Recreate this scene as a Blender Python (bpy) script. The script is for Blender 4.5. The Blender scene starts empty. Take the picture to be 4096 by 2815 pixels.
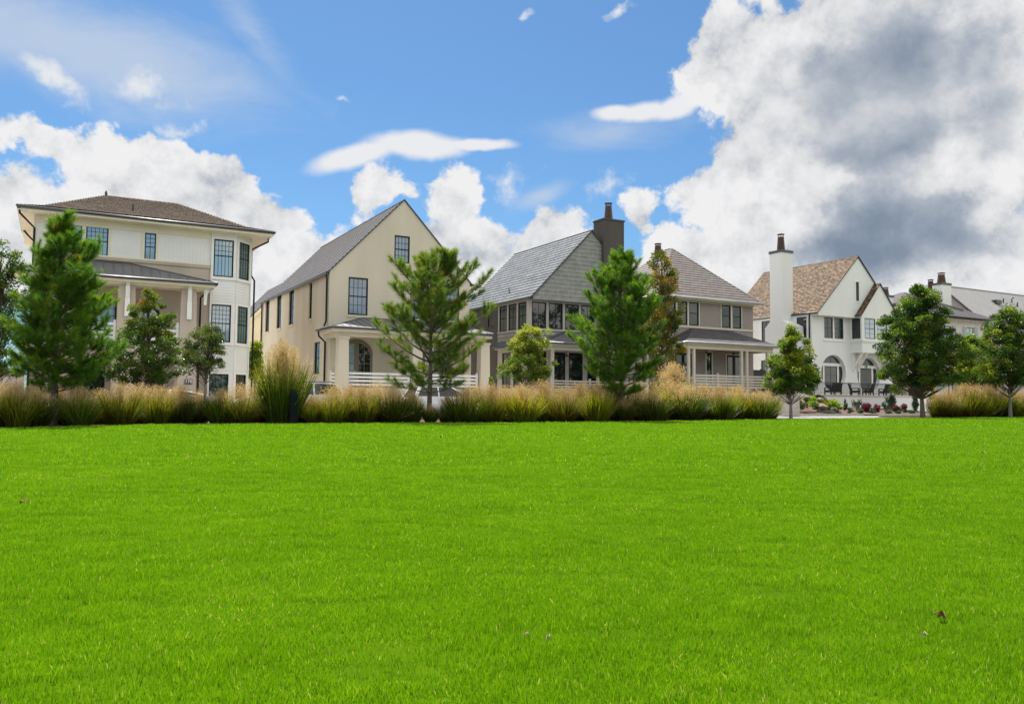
import bpy, math, random
import numpy as np
from mathutils import Vector, Matrix
SC = bpy.context.scene
COL = SC.collection
rad = math.radians
rng = np.random.default_rng(7)
random.seed(7)

# ------------------------------------------------------------------ camera model
FPX = 3250.0
PITCH = math.atan(192.5 / FPX); ROLL = .009; EYE = Vector((0, 0, .85))
Fw = Vector((0, math.cos(PITCH), math.sin(PITCH)))
U0 = Vector((0, -math.sin(PITCH), math.cos(PITCH))); R0 = Vector((1, 0, 0))
Rv = R0 * math.cos(ROLL) + U0 * math.sin(ROLL)
Uv = U0 * math.cos(ROLL) - R0 * math.sin(ROLL)
cam = bpy.data.cameras.new('camera'); cam.sensor_width = 36; cam.lens = 36 * FPX / 4096
cam.clip_start = .05; cam.clip_end = 5000
co = bpy.data.objects.new('camera', cam); COL.objects.link(co)
m = Matrix((Rv, Uv, -Fw)).transposed().to_4x4(); m.translation = EYE
co.matrix_world = m
SC.camera = co

# ------------------------------------------------------------------ survey helpers (photo pixel -> place in the street's own axes)
YAW = rad(29)
rr = Vector((math.cos(YAW), math.sin(YAW), 0)); dd = Vector((-math.sin(YAW), math.cos(YAW), 0))
ORG = Vector((-11.3, 49.8, 0))
def ray(px, py):
    return Fw + Rv * ((px - 2048) / FPX) - Uv * ((py - 1407.5) / FPX)
def fp(px, py, s=0.0):
    q = ray(px, py); L = (ORG.dot(dd) + s) / q.dot(dd); p = EYE + q * L - ORG
    return p.dot(rr), p.z
def sp(px, py, t):
    q = ray(px, py); L = (ORG.dot(rr) + t) / q.dot(rr); p = EYE + q * L - ORG
    return p.dot(dd), p.z
def gp(px, py, z=0.0):
    q = ray(px, py); L = (z - .85) / q.z; return EYE + q * L
def at(px, Y, z=0.0):
    q = ray(px, 1600 + (px - 2048) * .009); return Vector((q.x / q.y * Y, Y, z))
def zat(px, py, Y):
    q = ray(px, py); return .85 + q.z / q.y * Y
def row(t, s, z=0.0):
    return ORG + rr * t + dd * s + Vector((0, 0, z))
def zoom(sc, ox, oy):
    return lambda x, y: (ox + x / sc, oy + y / sc)
zA = zoom(4.56, 800, 900); zB = zoom(4.56, 800, 1200); zC = zoom(4.56, 1200, 1000); zD = zoom(4.56, 1200, 1250)
zE = zoom(4.56, 1880, 1100); zF = zoom(4.56, 3050, 1200); zG = zoom(4.56, 2650, 1350); zH = zoom(3.547, 3650, 1050)
zI = zoom(3.192, 0, 750); zJ = zoom(3.192, 400, 950); zK = zoom(3.3186, 3050, 1450)
z1 = zoom(1.52, 0, 700); z2 = zoom(1.68, 500, 800); z3 = zoom(1.645, 1000, 780); z4 = zoom(1.645, 1850, 780)
z5 = zoom(1.8775, 2400, 900); z6 = zoom(1.994, 2950, 900); z7 = zoom(2.28, 3450, 1000)

# ------------------------------------------------------------------ materials
M = {}
def nt(mat):
    mat.use_nodes = True; t = mat.node_tree; t.nodes.clear()
    return t
def nd(t, typ, **kw):
    n = t.nodes.new(typ)
    for k, v in kw.items():
        if k.startswith('i_'): n.inputs[int(k[2:])].default_value = v
        else: setattr(n, k, v)
    return n
def lk(t, a, b): t.links.new(a, b)
def ramp(t, stops, fac=None):
    n = t.nodes.new('ShaderNodeValToRGB'); e = n.color_ramp.elements
    while len(e) < len(stops): e.new(.5)
    for x, (p, c) in zip(e, stops):
        x.position = p; x.color = (*c, 1) if len(c) == 3 else c
    if fac is not None: lk(t, fac, n.inputs[0])
    return n
def c4(c, k=1.0): return (c[0] * k, c[1] * k, c[2] * k, 1)
def pmat(name, base, rough=.8, var=.12, vs=1.5, bump=0.0, bs=40.0, metal=0.0, spec=.5, ior=1.5, coat=0.0, streak=False):
    m = bpy.data.materials.new(name); t = nt(m)
    out = nd(t, 'ShaderNodeOutputMaterial'); b = nd(t, 'ShaderNodeBsdfPrincipled')
    lk(t, b.outputs[0], out.inputs[0])
    tc = nd(t, 'ShaderNodeTexCoord')
    mp = nd(t, 'ShaderNodeMapping'); lk(t, tc.outputs['Object'], mp.inputs[0])
    if streak: mp.inputs['Scale'].default_value = (1, 1, .18)
    n = nd(t, 'ShaderNodeTexNoise'); n.inputs['Scale'].default_value = vs; n.inputs['Detail'].default_value = 6
    lk(t, mp.outputs[0], n.inputs['Vector'])
    rp = ramp(t, [(.28, c4(base, 1 - var)), (.72, c4(base, 1 + var))], n.outputs[0])
    lk(t, rp.outputs[0], b.inputs['Base Color'])
    b.inputs['Roughness'].default_value = rough; b.inputs['Metallic'].default_value = metal
    b.inputs['Specular IOR Level'].default_value = spec; b.inputs['IOR'].default_value = ior
    b.inputs['Coat Weight'].default_value = coat
    if bump:
        n2 = nd(t, 'ShaderNodeTexNoise'); n2.inputs['Scale'].default_value = bs; n2.inputs['Detail'].default_value = 4
        lk(t, tc.outputs['Object'], n2.inputs['Vector'])
        bp = nd(t, 'ShaderNodeBump'); bp.inputs['Strength'].default_value = bump; bp.inputs['Distance'].default_value = .02
        lk(t, n2.outputs[0], bp.inputs['Height']); lk(t, bp.outputs[0], b.inputs['Normal'])
    M[name] = m
    return m
def tilemat(name, c1, c2, cm, w, h, rough=.6, mortar=.006, off=.5, var=.25, vs=.8, spec=.5, bump=.4, squash=1.0, streak=None):
    """tiles, bricks or shingles laid out in the surface's own metres (UV)"""
    m = bpy.data.materials.new(name); t = nt(m)
    out = nd(t, 'ShaderNodeOutputMaterial'); b = nd(t, 'ShaderNodeBsdfPrincipled'); lk(t, b.outputs[0], out.inputs[0])
    uv = nd(t, 'ShaderNodeUVMap')
    br = nd(t, 'ShaderNodeTexBrick'); br.offset = off
    br.inputs['Color1'].default_value = c4(c1); br.inputs['Color2'].default_value = c4(c2); br.inputs['Mortar'].default_value = c4(cm)
    br.inputs['Scale'].default_value = 1; br.inputs['Mortar Size'].default_value = mortar; br.inputs['Mortar Smooth'].default_value = .1
    br.inputs['Brick Width'].default_value = w; br.inputs['Row Height'].default_value = h
    lk(t, uv.outputs[0], br.inputs['Vector'])
    n = nd(t, 'ShaderNodeTexNoise'); n.inputs['Scale'].default_value = vs; n.inputs['Detail'].default_value = 7; n.inputs['Roughness'].default_value = .65
    if streak:
        mp = nd(t, 'ShaderNodeMapping'); mp.inputs['Scale'].default_value = streak; lk(t, uv.outputs[0], mp.inputs[0]); lk(t, mp.outputs[0], n.inputs['Vector'])
    else: lk(t, uv.outputs[0], n.inputs['Vector'])
    rp = ramp(t, [(.3, (1 - var,) * 3), (.7, (1 + var,) * 3)], n.outputs[0])
    mx = nd(t, 'ShaderNodeMix', data_type='RGBA', blend_type='MULTIPLY'); mx.inputs[0].default_value = 1
    lk(t, br.outputs[0], mx.inputs[6]); lk(t, rp.outputs[0], mx.inputs[7]); lk(t, mx.outputs[2], b.inputs['Base Color'])
    b.inputs['Roughness'].default_value = rough; b.inputs['Specular IOR Level'].default_value = spec
    bp = nd(t, 'ShaderNodeBump'); bp.inputs['Strength'].default_value = bump; bp.inputs['Distance'].default_value = .01; bp.invert = True
    lk(t, br.outputs['Fac'], bp.inputs['Height']); lk(t, bp.outputs[0], b.inputs['Normal'])
    M[name] = m
    return m
def leafmat(name, stops, trans=.35, rough=.5, spec=.3, tcol=(1.25, 1.15, .5), orand=0.0):
    """leaf colour picked per leaf by the 'tint' attribute; light passes through"""
    m = bpy.data.materials.new(name); t = nt(m)
    out = nd(t, 'ShaderNodeOutputMaterial'); b = nd(t, 'ShaderNodeBsdfPrincipled')
    a = nd(t, 'ShaderNodeAttribute', attribute_name='tint')
    oi = nd(t, 'ShaderNodeObjectInfo'); ad = nd(t, 'ShaderNodeMath', operation='MULTIPLY_ADD', use_clamp=True); lk(t, oi.outputs['Random'], ad.inputs[0]); ad.inputs[1].default_value = orand
    sb_ = nd(t, 'ShaderNodeMath', operation='ADD'); lk(t, a.outputs['Fac'], sb_.inputs[0]); sb_.inputs[1].default_value = -orand / 2; lk(t, sb_.outputs[0], ad.inputs[2])
    rp = ramp(t, stops, ad.outputs[0])
    lk(t, rp.outputs[0], b.inputs['Base Color']); b.inputs['Roughness'].default_value = rough; b.inputs['Specular IOR Level'].default_value = spec
    tr = nd(t, 'ShaderNodeBsdfTranslucent')
    mu = nd(t, 'ShaderNodeMix', data_type='RGBA', blend_type='MULTIPLY'); mu.inputs[0].default_value = 1
    lk(t, rp.outputs[0], mu.inputs[6]); mu.inputs[7].default_value = (*tcol, 1); lk(t, mu.outputs[2], tr.inputs[0])
    ms = nd(t, 'ShaderNodeMixShader'); ms.inputs[0].default_value = trans
    lk(t, b.outputs[0], ms.inputs[1]); lk(t, tr.outputs[0], ms.inputs[2]); lk(t, ms.outputs[0], out.inputs[0])
    M[name] = m
    return m

pmat('beige_stucco', (.60, .54, .43), .92, .085, .7, .35, 60, spec=.2, streak=True)
pmat('tan_stucco', (.50, .42, .345), .92, .11, .8, .3, 60, spec=.2, streak=True)
pmat('cream_paint', (.76, .695, .54), .6, .04, 1.2, spec=.35)
pmat('white_siding', (.77, .77, .74), .6, .04, 1.0, spec=.35)
pmat('white_paint', (.80, .79, .75), .5, .04, 2, spec=.35)
pmat('white_brick_paint', (.77, .775, .75), .8, .035, .8, .35, 14, spec=.25, streak=True)
pmat('dark_stucco', (.085, .078, .072), .9, .12, .9, .3, 50, spec=.25, streak=True)
pmat('greige_trim', (.40, .375, .335), .65, .05, 1.5, spec=.3)
pmat('taupe_siding', (.29, .25, .225), .65, .06, 1.0, spec=.3)
pmat('taupe_trim', (.60, .54, .43), .6, .04, 2, spec=.3)
pmat('pale_post', (.56, .52, .45), .6, .05, 2, spec=.3)
pmat('black_frame', (.009, .011, .015), .55, .1, 4, spec=.25)
pmat('bronze_frame', (.035, .032, .03), .4, .1, 4, spec=.5)
pmat('charcoal_metal', (.026, .028, .033), .38, .15, 2, metal=.0, spec=.7)
pmat('porch_metal', (.125, .125, .132), .55, .12, 1.2, spec=.3)
pmat('zinc_metal', (.42, .43, .44), .32, .12, 2, metal=.7)
pmat('grey_seam_metal', (.30, .295, .285), .42, .08, .6, metal=.25, spec=.6)
pmat('copper', (.060, .023, .016), .5, .35, 5, metal=.3)
pmat('dark_wood', (.10, .075, .05), .5, .15, 3)
pmat('olive_door', (.17, .145, .10), .45, .06, 3)
pmat('grey_door', (.115, .112, .11), .5, .05, 3)
pmat('glass_dark', (.010, .014, .017), .02, .3, .6, spec=.7, ior=1.6)
pmat('glass_shade', (.27, .385, .45), .05, .12, .5, spec=1.0, ior=1.75)
pmat('glass_green', (.022, .042, .036), .02, .5, .9, spec=.6, ior=1.55)
pmat('glass_blind', (.15, .225, .31), .05, .25, .9, spec=.8, ior=1.6)
pmat('glass_teal', (.085, .145, .135), .04, .35, .9, spec=.8, ior=1.6)
pmat('concrete', (.50, .47, .42), .9, .12, 3, .3, 80)
pmat('asphalt', (.17, .168, .165), .92, .2, 2.5, .4, 160)
pmat('road_paint', (.7, .69, .65), .7, .1, 6)
pmat('pine_straw', (.085, .040, .024), .95, .45, 5, .8, 60)
pmat('bark_mulch', (.075, .040, .027), .95, .5, 9, .9, 40)
pmat('soil', (.10, .085, .06), .95, .3, 2, .5, 30)
pmat('bark', (.13, .10, .08), .95, .4, 8, 1.0, 30)
pmat('grey_bark', (.22, .20, .17), .9, .3, 8, .6, 30)
pmat('twig', (.10, .07, .045), .9, .3, 8)
pmat('boulder', (.15, .13, .10), .9, .3, 2.5, .9, 8)
pmat('slab_stone', (.22, .205, .18), .9, .2, 2.5, .6, 12)
pmat('car_white', (.72, .73, .75), .25, .02, 1, spec=.5, coat=.6)
pmat('car_silver', (.45, .47, .48), .28, .03, 1, metal=.3, coat=.6)
pmat('tyre', (.02, .02, .02), .85, .2, 6)
pmat('chrome', (.62, .63, .64), .2, .05, 4, metal=.9)
pmat('tail_red', (.35, .02, .015), .2, .1, 4, coat=.5)
pmat('head_lamp', (.6, .62, .64), .1, .05, 4, coat=1)
pmat('wicker', (.012, .011, .011), .8, .4, 60, .8, 90)
pmat('wrought_iron', (.014, .014, .015), .45, .2, 6)
pmat('bollard_green', (.005, .010, .012), .75, .2, 3, spec=.12)
pmat('car_glass', (.018, .022, .024), .06, .2, 2, spec=.5)
pmat('grey_gravel', (.20, .195, .185), .95, .3, 6, .6, 60)
pmat('bounce_pavers', (.42, .39, .34), .9, .12, 2, .3, 60)
pmat('planter_dark', (.03, .035, .04), .6, .2, 4)
pmat('shutter_blue', (.30, .36, .38), .6, .05, 3)
pmat('dark_fence', (.045, .042, .042), .8, .1, 3)
pmat('number_white', (.75, .75, .72), .5, .02, 3)
pmat('tan_cap', (.33, .24, .17), .85, .1, 3)
pmat('dead_leaf', (.22, .09, .05), .8, .3, 20)
pmat('straw_bit', (.40, .32, .20), .8, .2, 20)
pmat('fan_black', (.02, .02, .02), .4, .1, 4)
tilemat('slate_tile', (.068, .062, .067), (.094, .085, .091), (.018, .016, .018), .42, .33, .75, .010, var=.14, vs=1.2)
tilemat('brown_tile', (.115, .097, .094), (.145, .124, .118), (.02, .018, .017), .42, .33, .8, .009, var=.12, vs=1.2)
tilemat('blue_slate', (.110, .121, .136), (.150, .164, .182), (.02, .023, .026), .62, .36, .8, .018, var=.26, vs=1.1, spec=.2)
tilemat('cedar_shake', (.050, .028, .014), (.25, .165, .095), (.022, .013, .009), .16, .2, .85, .012, var=.62, vs=1.6, streak=(.5, 2.4, 1))
tilemat('weathered_shake', (.135, .095, .068), (.27, .208, .158), (.03, .02, .016), .14, .16, .9, .012, var=.45, vs=1.6, streak=(.5, 2.2, 1))
tilemat('grey_shingle', (.235, .24, .222), (.295, .30, .278), (.12, .12, .11), .23, .30, .85, .006, var=.16, vs=1.0)
tilemat('pale_brick', (.52, .46, .41), (.64, .58, .53), (.50, .46, .42), .21, .075, .9, .009, var=.14, vs=1.5)
leafmat('needle', [(0, (.026, .085, .012)), (.35, (.065, .175, .018)), (.75, (.14, .27, .024)), (.93, (.21, .34, .03)), (1, (.28, .19, .05))], .5, .42, .35)
leafmat('needle_light', [(0, (.036, .088, .012)), (.35, (.09, .175, .020)), (.75, (.17, .265, .030)), (.90, (.22, .27, .035)), (1, (.36, .21, .05))], .42, .45, .35)
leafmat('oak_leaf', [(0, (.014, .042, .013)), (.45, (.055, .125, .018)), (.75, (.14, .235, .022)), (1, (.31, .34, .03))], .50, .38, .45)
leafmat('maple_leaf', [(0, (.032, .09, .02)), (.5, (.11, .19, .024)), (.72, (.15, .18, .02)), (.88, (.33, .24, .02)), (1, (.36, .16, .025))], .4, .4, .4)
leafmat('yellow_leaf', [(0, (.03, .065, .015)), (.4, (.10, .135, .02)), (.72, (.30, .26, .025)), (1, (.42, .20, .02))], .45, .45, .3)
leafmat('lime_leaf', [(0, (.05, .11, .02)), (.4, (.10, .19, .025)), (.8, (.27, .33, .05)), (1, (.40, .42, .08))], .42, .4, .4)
leafmat('holly_leaf', [(0, (.028, .065, .014)), (.5, (.10, .165, .025)), (.85, (.21, .26, .04)), (1, (.26, .25, .05))], .25, .18, .8)
leafmat('bright_leaf', [(0, (.08, .17, .015)), (.5, (.17, .32, .02)), (1, (.34, .42, .04))], .4, .4, .4)
leafmat('shrub_leaf', [(0, (.012, .04, .012)), (.6, (.03, .075, .02)), (1, (.08, .13, .04))], .3, .4, .4)
leafmat('magenta_flower', [(0, (.012, .035, .012)), (.42, (.035, .055, .02)), (.5, (.22, .01, .07)), (1, (.40, .025, .15))], .3, .5, .3, (1.1, 1, 1))
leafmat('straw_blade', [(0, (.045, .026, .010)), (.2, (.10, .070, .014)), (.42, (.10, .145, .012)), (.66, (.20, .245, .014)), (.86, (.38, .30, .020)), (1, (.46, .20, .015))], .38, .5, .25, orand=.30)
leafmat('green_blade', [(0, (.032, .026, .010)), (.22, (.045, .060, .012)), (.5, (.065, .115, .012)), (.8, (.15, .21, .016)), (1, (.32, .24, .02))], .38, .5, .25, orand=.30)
leafmat('panicle', [(0, (.30, .20, .09)), (.5, (.48, .36, .17)), (1, (.66, .54, .30))], .4, .7, .1, (1.1, 1, .85), orand=.4)
leafmat('turf', [(0, (.075, .185, .002)), (.45, (.148, .322, .006)), (.8, (.225, .41, .010)), (.92, (.32, .42, .03)), (1, (.62, .55, .27))], .42, .45, .25, (1.1, 1.1, .3))

# turf soil sheet under the blades: green thatch
def turfsheet():
    m = bpy.data.materials.new('turf_thatch'); t = nt(m)
    out = nd(t, 'ShaderNodeOutputMaterial'); b = nd(t, 'ShaderNodeBsdfPrincipled'); lk(t, b.outputs[0], out.inputs[0])
    tc = nd(t, 'ShaderNodeTexCoord')
    n = nd(t, 'ShaderNodeTexNoise'); n.inputs['Scale'].default_value = 1.3; n.inputs['Detail'].default_value = 10; n.inputs['Roughness'].default_value = .7
    lk(t, tc.outputs['Object'], n.inputs['Vector'])
    rp = ramp(t, [(.3, (.030, .066, .002)), (.7, (.060, .12, .003))], n.outputs[0]); lk(t, rp.outputs[0], b.inputs['Base Color'])
    b.inputs['Roughness'].default_value = 1; b.inputs['Specular IOR Level'].default_value = 0
    M['turf_thatch'] = m
turfsheet()

# ------------------------------------------------------------------ objects
def link(name, me, mat, parent=None):
    o = bpy.data.objects.new(name, me); COL.objects.link(o)
    if mat is not None: me.materials.append(M[mat])
    if parent is not None: o.parent = parent
    return o
def tag(o, label=None, cat=None, group=None, kind=None):
    if label: o['label'] = label
    if cat: o['category'] = cat; o['kind'] = 'thing'
    if group: o['group'] = group
    if kind: o['kind'] = kind
    return o
def empty(name, loc, rz=0.0, label=None, cat=None, group=None):
    o = bpy.data.objects.new(name, None); COL.objects.link(o); o.location = loc; o.rotation_euler = (0, 0, rz); o.empty_display_size = .3
    return tag(o, label, cat, group)
def copy_tree(o, parent=None):
    c = o.copy(); COL.objects.link(c); c.parent = parent
    for ch in list(o.children): copy_tree(ch, c)
    return c
class MB:
    def __init__(s): s.v = []; s.f = []; s.uv = []; s.sm = []
    def face(s, pts, uv=None, smooth=False):
        i = len(s.v); s.v += [tuple(p) for p in pts]; s.f.append(tuple(range(i, i + len(pts))))
        s.uv += list(uv) if uv else [(p[0] + p[1], p[2]) for p in pts]; s.sm.append(smooth)
    def box(s, a, b):
        x0, y0, z0 = (min(a[i], b[i]) for i in range(3)); x1, y1, z1 = (max(a[i], b[i]) for i in range(3))
        P = [(x0, y0, z0), (x1, y0, z0), (x1, y1, z0), (x0, y1, z0), (x0, y0, z1), (x1, y0, z1), (x1, y1, z1), (x0, y1, z1)]
        for q in ((3, 2, 1, 0), (4, 5, 6, 7), (0, 1, 5, 4), (1, 2, 6, 5), (2, 3, 7, 6), (3, 0, 4, 7)): s.face([P[k] for k in q])
    def tbox(s, T, u0, u1, v0, v1, w0, w1):
        P = [T(u, v, w) for w in (w0, w1) for (u, v) in ((u0, v0), (u1, v0), (u1, v1), (u0, v1))]
        for q in ((3, 2, 1, 0), (4, 5, 6, 7), (0, 1, 5, 4), (1, 2, 6, 5), (2, 3, 7, 6), (3, 0, 4, 7)): s.face([P[k] for k in q])
    def prism(s, T, poly, w0, w1):
        a = [T(u, v, w0) for u, v in poly]; b = [T(u, v, w1) for u, v in poly]; n = len(poly)
        s.face(b); s.face(a[::-1])
        for i in range(n): s.face([a[i], a[(i + 1) % n], b[(i + 1) % n], b[i]])
    def tube(s, pts, r, n=8, cap=True):
        pts = [Vector(p) for p in pts]; R = r if isinstance(r, (list, tuple)) else [r] * len(pts)
        rings = []; up = None
        for i, p in enumerate(pts):
            dv = (pts[min(i + 1, len(pts) - 1)] - pts[max(i - 1, 0)]).normalized()
            if up is None: up = Vector((0, 0, 1)) if abs(dv.z) < .9 else Vector((1, 0, 0))
            a = dv.cross(up)
            if a.length < 1e-4: a = dv.orthogonal()
            a.normalize(); b = a.cross(dv).normalized(); up = b
            rings.append([p + (a * math.cos(k * 2 * math.pi / n) + b * math.sin(k * 2 * math.pi / n)) * R[i] for k in range(n)])
        base = len(s.v)
        for g in rings: s.v += [tuple(p) for p in g]
        for i in range(len(rings) - 1):
            for k in range(n):
                q = (base + i * n + k, base + i * n + (k + 1) % n, base + (i + 1) * n + (k + 1) % n, base + (i + 1) * n + k)
                s.f.append(q); s.uv += [(0, 0)] * 4; s.sm.append(True)
        if cap:
            s.face(rings[0][::-1]); s.face(rings[-1])
    def lathe(s, c, prof, n=16):
        c = Vector(c); rings = [[c + Vector((r * math.cos(k * 2 * math.pi / n), r * math.sin(k * 2 * math.pi / n), z)) for k in range(n)] for r, z in prof]
        for i in range(len(rings) - 1):
            for k in range(n): s.face([rings[i][k], rings[i][(k + 1) % n], rings[i + 1][(k + 1) % n], rings[i + 1][k]])
        s.face(rings[-1]); s.face(rings[0][::-1])
    def build(s, name, mat, parent=None):
        me = bpy.data.meshes.new(name); me.from_pydata(s.v, [], s.f)
        l = me.uv_layers.new(name='UVMap'); l.data.foreach_set('uv', np.array(s.uv, dtype=np.float32).ravel())
        me.polygons.foreach_set('use_smooth', s.sm); me.update()
        return link(name, me, mat, parent)
def np_mesh(name, V, Fc, mat, tint=None, parent=None, smooth=False):
    V = np.asarray(V, dtype=np.float32); Fc = np.asarray(Fc, dtype=np.int32); k = Fc.shape[1]
    me = bpy.data.meshes.new(name)
    me.vertices.add(len(V)); me.vertices.foreach_set('co', V.ravel())
    me.loops.add(Fc.size); me.loops.foreach_set('vertex_index', Fc.ravel())
    me.polygons.add(len(Fc)); me.polygons.foreach_set('loop_start', np.arange(0, Fc.size, k, dtype=np.int32))
    me.polygons.foreach_set('use_smooth', np.full(len(Fc), smooth))
    if tint is not None:
        a = me.attributes.new('tint', 'FLOAT', 'POINT'); a.data.foreach_set('value', np.asarray(tint, dtype=np.float32))
    me.update(calc_edges=True)
    return link(name, me, mat, parent)

def clip(poly, conv):
    """clip polygon by a convex counter-clockwise outline"""
    out = poly; n = len(conv)
    for i in range(n):
        a, b = conv[i], conv[(i + 1) % n]; inp = out; out = []
        if not inp: break
        sd = lambda p: (b[0] - a[0]) * (p[1] - a[1]) - (b[1] - a[1]) * (p[0] - a[0])
        for j in range(len(inp)):
            p, q = inp[j], inp[(j + 1) % len(inp)]; sp_, sq = sd(p), sd(q)
            if sp_ >= -1e-9: out.append(p)
            if (sp_ > 1e-9 and sq < -1e-9) or (sp_ < -1e-9 and sq > 1e-9):
                k = sp_ / (sp_ - sq); out.append((p[0] + (q[0] - p[0]) * k, p[1] + (q[1] - p[1]) * k))
    return out
def ccw(poly):
    a = sum(p[0] * q[1] - q[0] * p[1] for p, q in zip(poly, poly[1:] + poly[:1]))
    return poly if a > 0 else poly[::-1]
def sheet(mb, T, poly, holes=(), reveal=.1, course=None, lip=.018, v0=None, ureg=None):
    """a wall or roof face with real openings; course = overlapping boards or tiles"""
    poly = ccw(list(poly)); us = sorted({min(p[0] for p in poly), max(p[0] for p in poly), *[h[0] for h in holes], *[h[1] for h in holes]})
    vmin, vmax = min(p[1] for p in poly), max(p[1] for p in poly)
    vs = {vmin, vmax, *[h[2] for h in holes], *[h[3] for h in holes]}
    base = vmin if v0 is None else v0
    if course:
        k = math.ceil((vmin - base) / course - 1e-6)
        while base + k * course < vmax: vs.add(base + k * course); k += 1
    us = [u for u in us]; vs = sorted(vs)
    for i in range(len(us) - 1):
        for j in range(len(vs) - 1):
            a, b, c, e = us[i], us[i + 1], vs[j], vs[j + 1]
            if b - a < 1e-5 or e - c < 1e-5: continue
            cu, cv = (a + b) / 2, (c + e) / 2
            if any(h[0] < cu < h[1] and h[2] < cv < h[3] for h in holes): continue
            pc = clip([(a, c), (b, c), (b, e), (a, e)], poly)
            if len(pc) < 3: continue
            if course:
                r0 = base + math.floor((cv - base) / course) * course
                wf = lambda v: lip * (1 - (v - r0) / course)
                mb.face([T(u, v, wf(v)) for u, v in pc], [(u, v) for u, v in pc])
                if abs(c - r0) < 1e-6:
                    lo = [u for u, v in pc if abs(v - c) < 1e-6]
                    if len(lo) >= 2 and max(lo) - min(lo) > 1e-4:
                        x0, x1 = min(lo), max(lo)
                        mb.face([T(x0, c, 0), T(x1, c, 0), T(x1, c, lip), T(x0, c, lip)], [(x0, c), (x1, c), (x1, c), (x0, c)])
            else:
                mb.face([T(u, v, 0) for u, v in pc], [(u, v) for u, v in pc])
    for h in holes:
        if reveal:
            q = [(h[0], h[2]), (h[1], h[2]), (h[1], h[3]), (h[0], h[3])]
            for k in range(4):
                p, n = q[k], q[(k + 1) % 4]
                mb.face([T(*p, lip if course else 0), T(*n, lip if course else 0), T(*n, -reveal), T(*p, -reveal)], [p, n, n, p])
def roof_face(mb, pts, course, lip=.032):
    """pts: eave-left, eave-right (seen from outside), then the rest"""
    P = [Vector(p) for p in pts]; Ux = (P[1] - P[0]).normalized(); N = Ux.cross(P[2] - P[0]).normalized(); V = N.cross(Ux).normalized()
    if N.z < 0: N = -N
    if V.z < 0: V = -V
    poly = [((p - P[0]).dot(Ux), (p - P[0]).dot(V)) for p in P]
    T = lambda u, v, w: P[0] + Ux * u + V * v + N * w
    sheet(mb, T, poly, course=course, lip=lip)
    return T, poly
class House:
    def __init__(s, name, label, t0, s0=0.0, cat='house'):
        s.t0, s.s0 = t0, s0
        s.o = empty(name, row(t0, s0), YAW, label, cat)
    def L(s, t, q, z): return Vector((t - s.t0, q - s.s0, z))
    def front(s, q): return lambda u, v, w: Vector((u - s.t0, q - s.s0 - w, v))
    def back(s, q): return lambda u, v, w: Vector((u - s.t0, q - s.s0 + w, v))
    def left(s, t): return lambda u, v, w: Vector((t - s.t0 - w, u - s.s0, v))
    def right(s, t): return lambda u, v, w: Vector((t - s.t0 + w, u - s.s0, v))
    def top(s, z): return lambda u, v, w: Vector((u - s.t0, v - s.s0, z + w))
def rect(u0, u1, v0, v1): return [(u0, v0), (u1, v0), (u1, v1), (u0, v1)]
def window(par, T, h, inset=.1, fw=.06, cols=2, rows=(2, 2), split=.5, frame='black_frame', glass='glass_dark', bar=.022, sill=None, sillmat=None, meet=True, label=None, name='window'):
    """h=(u0,u1,v0,v1). frame + glazing bars are one part, each leaf of glass a sub-part"""
    u0, u1, v0, v1 = h; mb = MB(); w0, w1 = -inset - .03, -inset + .045
    mb.tbox(T, u0, u0 + fw, v0, v1, w0, w1); mb.tbox(T, u1 - fw, u1, v0, v1, w0, w1)
    mb.tbox(T, u0 + fw, u1 - fw, v0, v0 + fw, w0, w1); mb.tbox(T, u0 + fw, u1 - fw, v1 - fw, v1, w0, w1)
    a0, a1, b0, b1 = u0 + fw, u1 - fw, v0 + fw, v1 - fw; vm = b0 + (b1 - b0) * split
    secs = [(b0, vm, rows[1]), (vm, b1, rows[0])] if meet else [(b0, b1, rows[0])]
    if meet: mb.tbox(T, a0, a1, vm - fw * .36, vm + fw * .36, w0, w1 - .012)
    for c0, c1, n in secs:
        if n <= 0: continue
        for k in range(1, n): z = c0 + (c1 - c0) * k / n; mb.tbox(T, a0, a1, z - bar / 2, z + bar / 2, -inset - .012, -inset + .014)
        for k in range(1, cols): u = a0 + (a1 - a0) * k / cols; mb.tbox(T, u - bar / 2, u + bar / 2, c0 + .002, c1 - .002, -inset - .011, -inset + .016)
    f = mb.build(name, frame, par)
    if label: f['label'] = label
    g = MB(); gl = glass if isinstance(glass, (list, tuple)) else (glass, glass)
    if meet and gl[0] != gl[1]:
        g.tbox(T, a0, a1, vm, b1, -inset - .02, -inset); g.build('pane', gl[0], f)
        g = MB(); g.tbox(T, a0, a1, b0, vm, -inset - .02, -inset); g.build('pane', gl[1], f)
    else:
        g.tbox(T, a0, a1, b0, b1, -inset - .02, -inset); g.build('pane', gl[0], f)
    if sill:
        q = MB(); q.tbox(T, u0 - .06, u1 + .06, v0 - sill, v0 - .002, -inset, .05); q.build('sill', sillmat, f)
    return f
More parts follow.
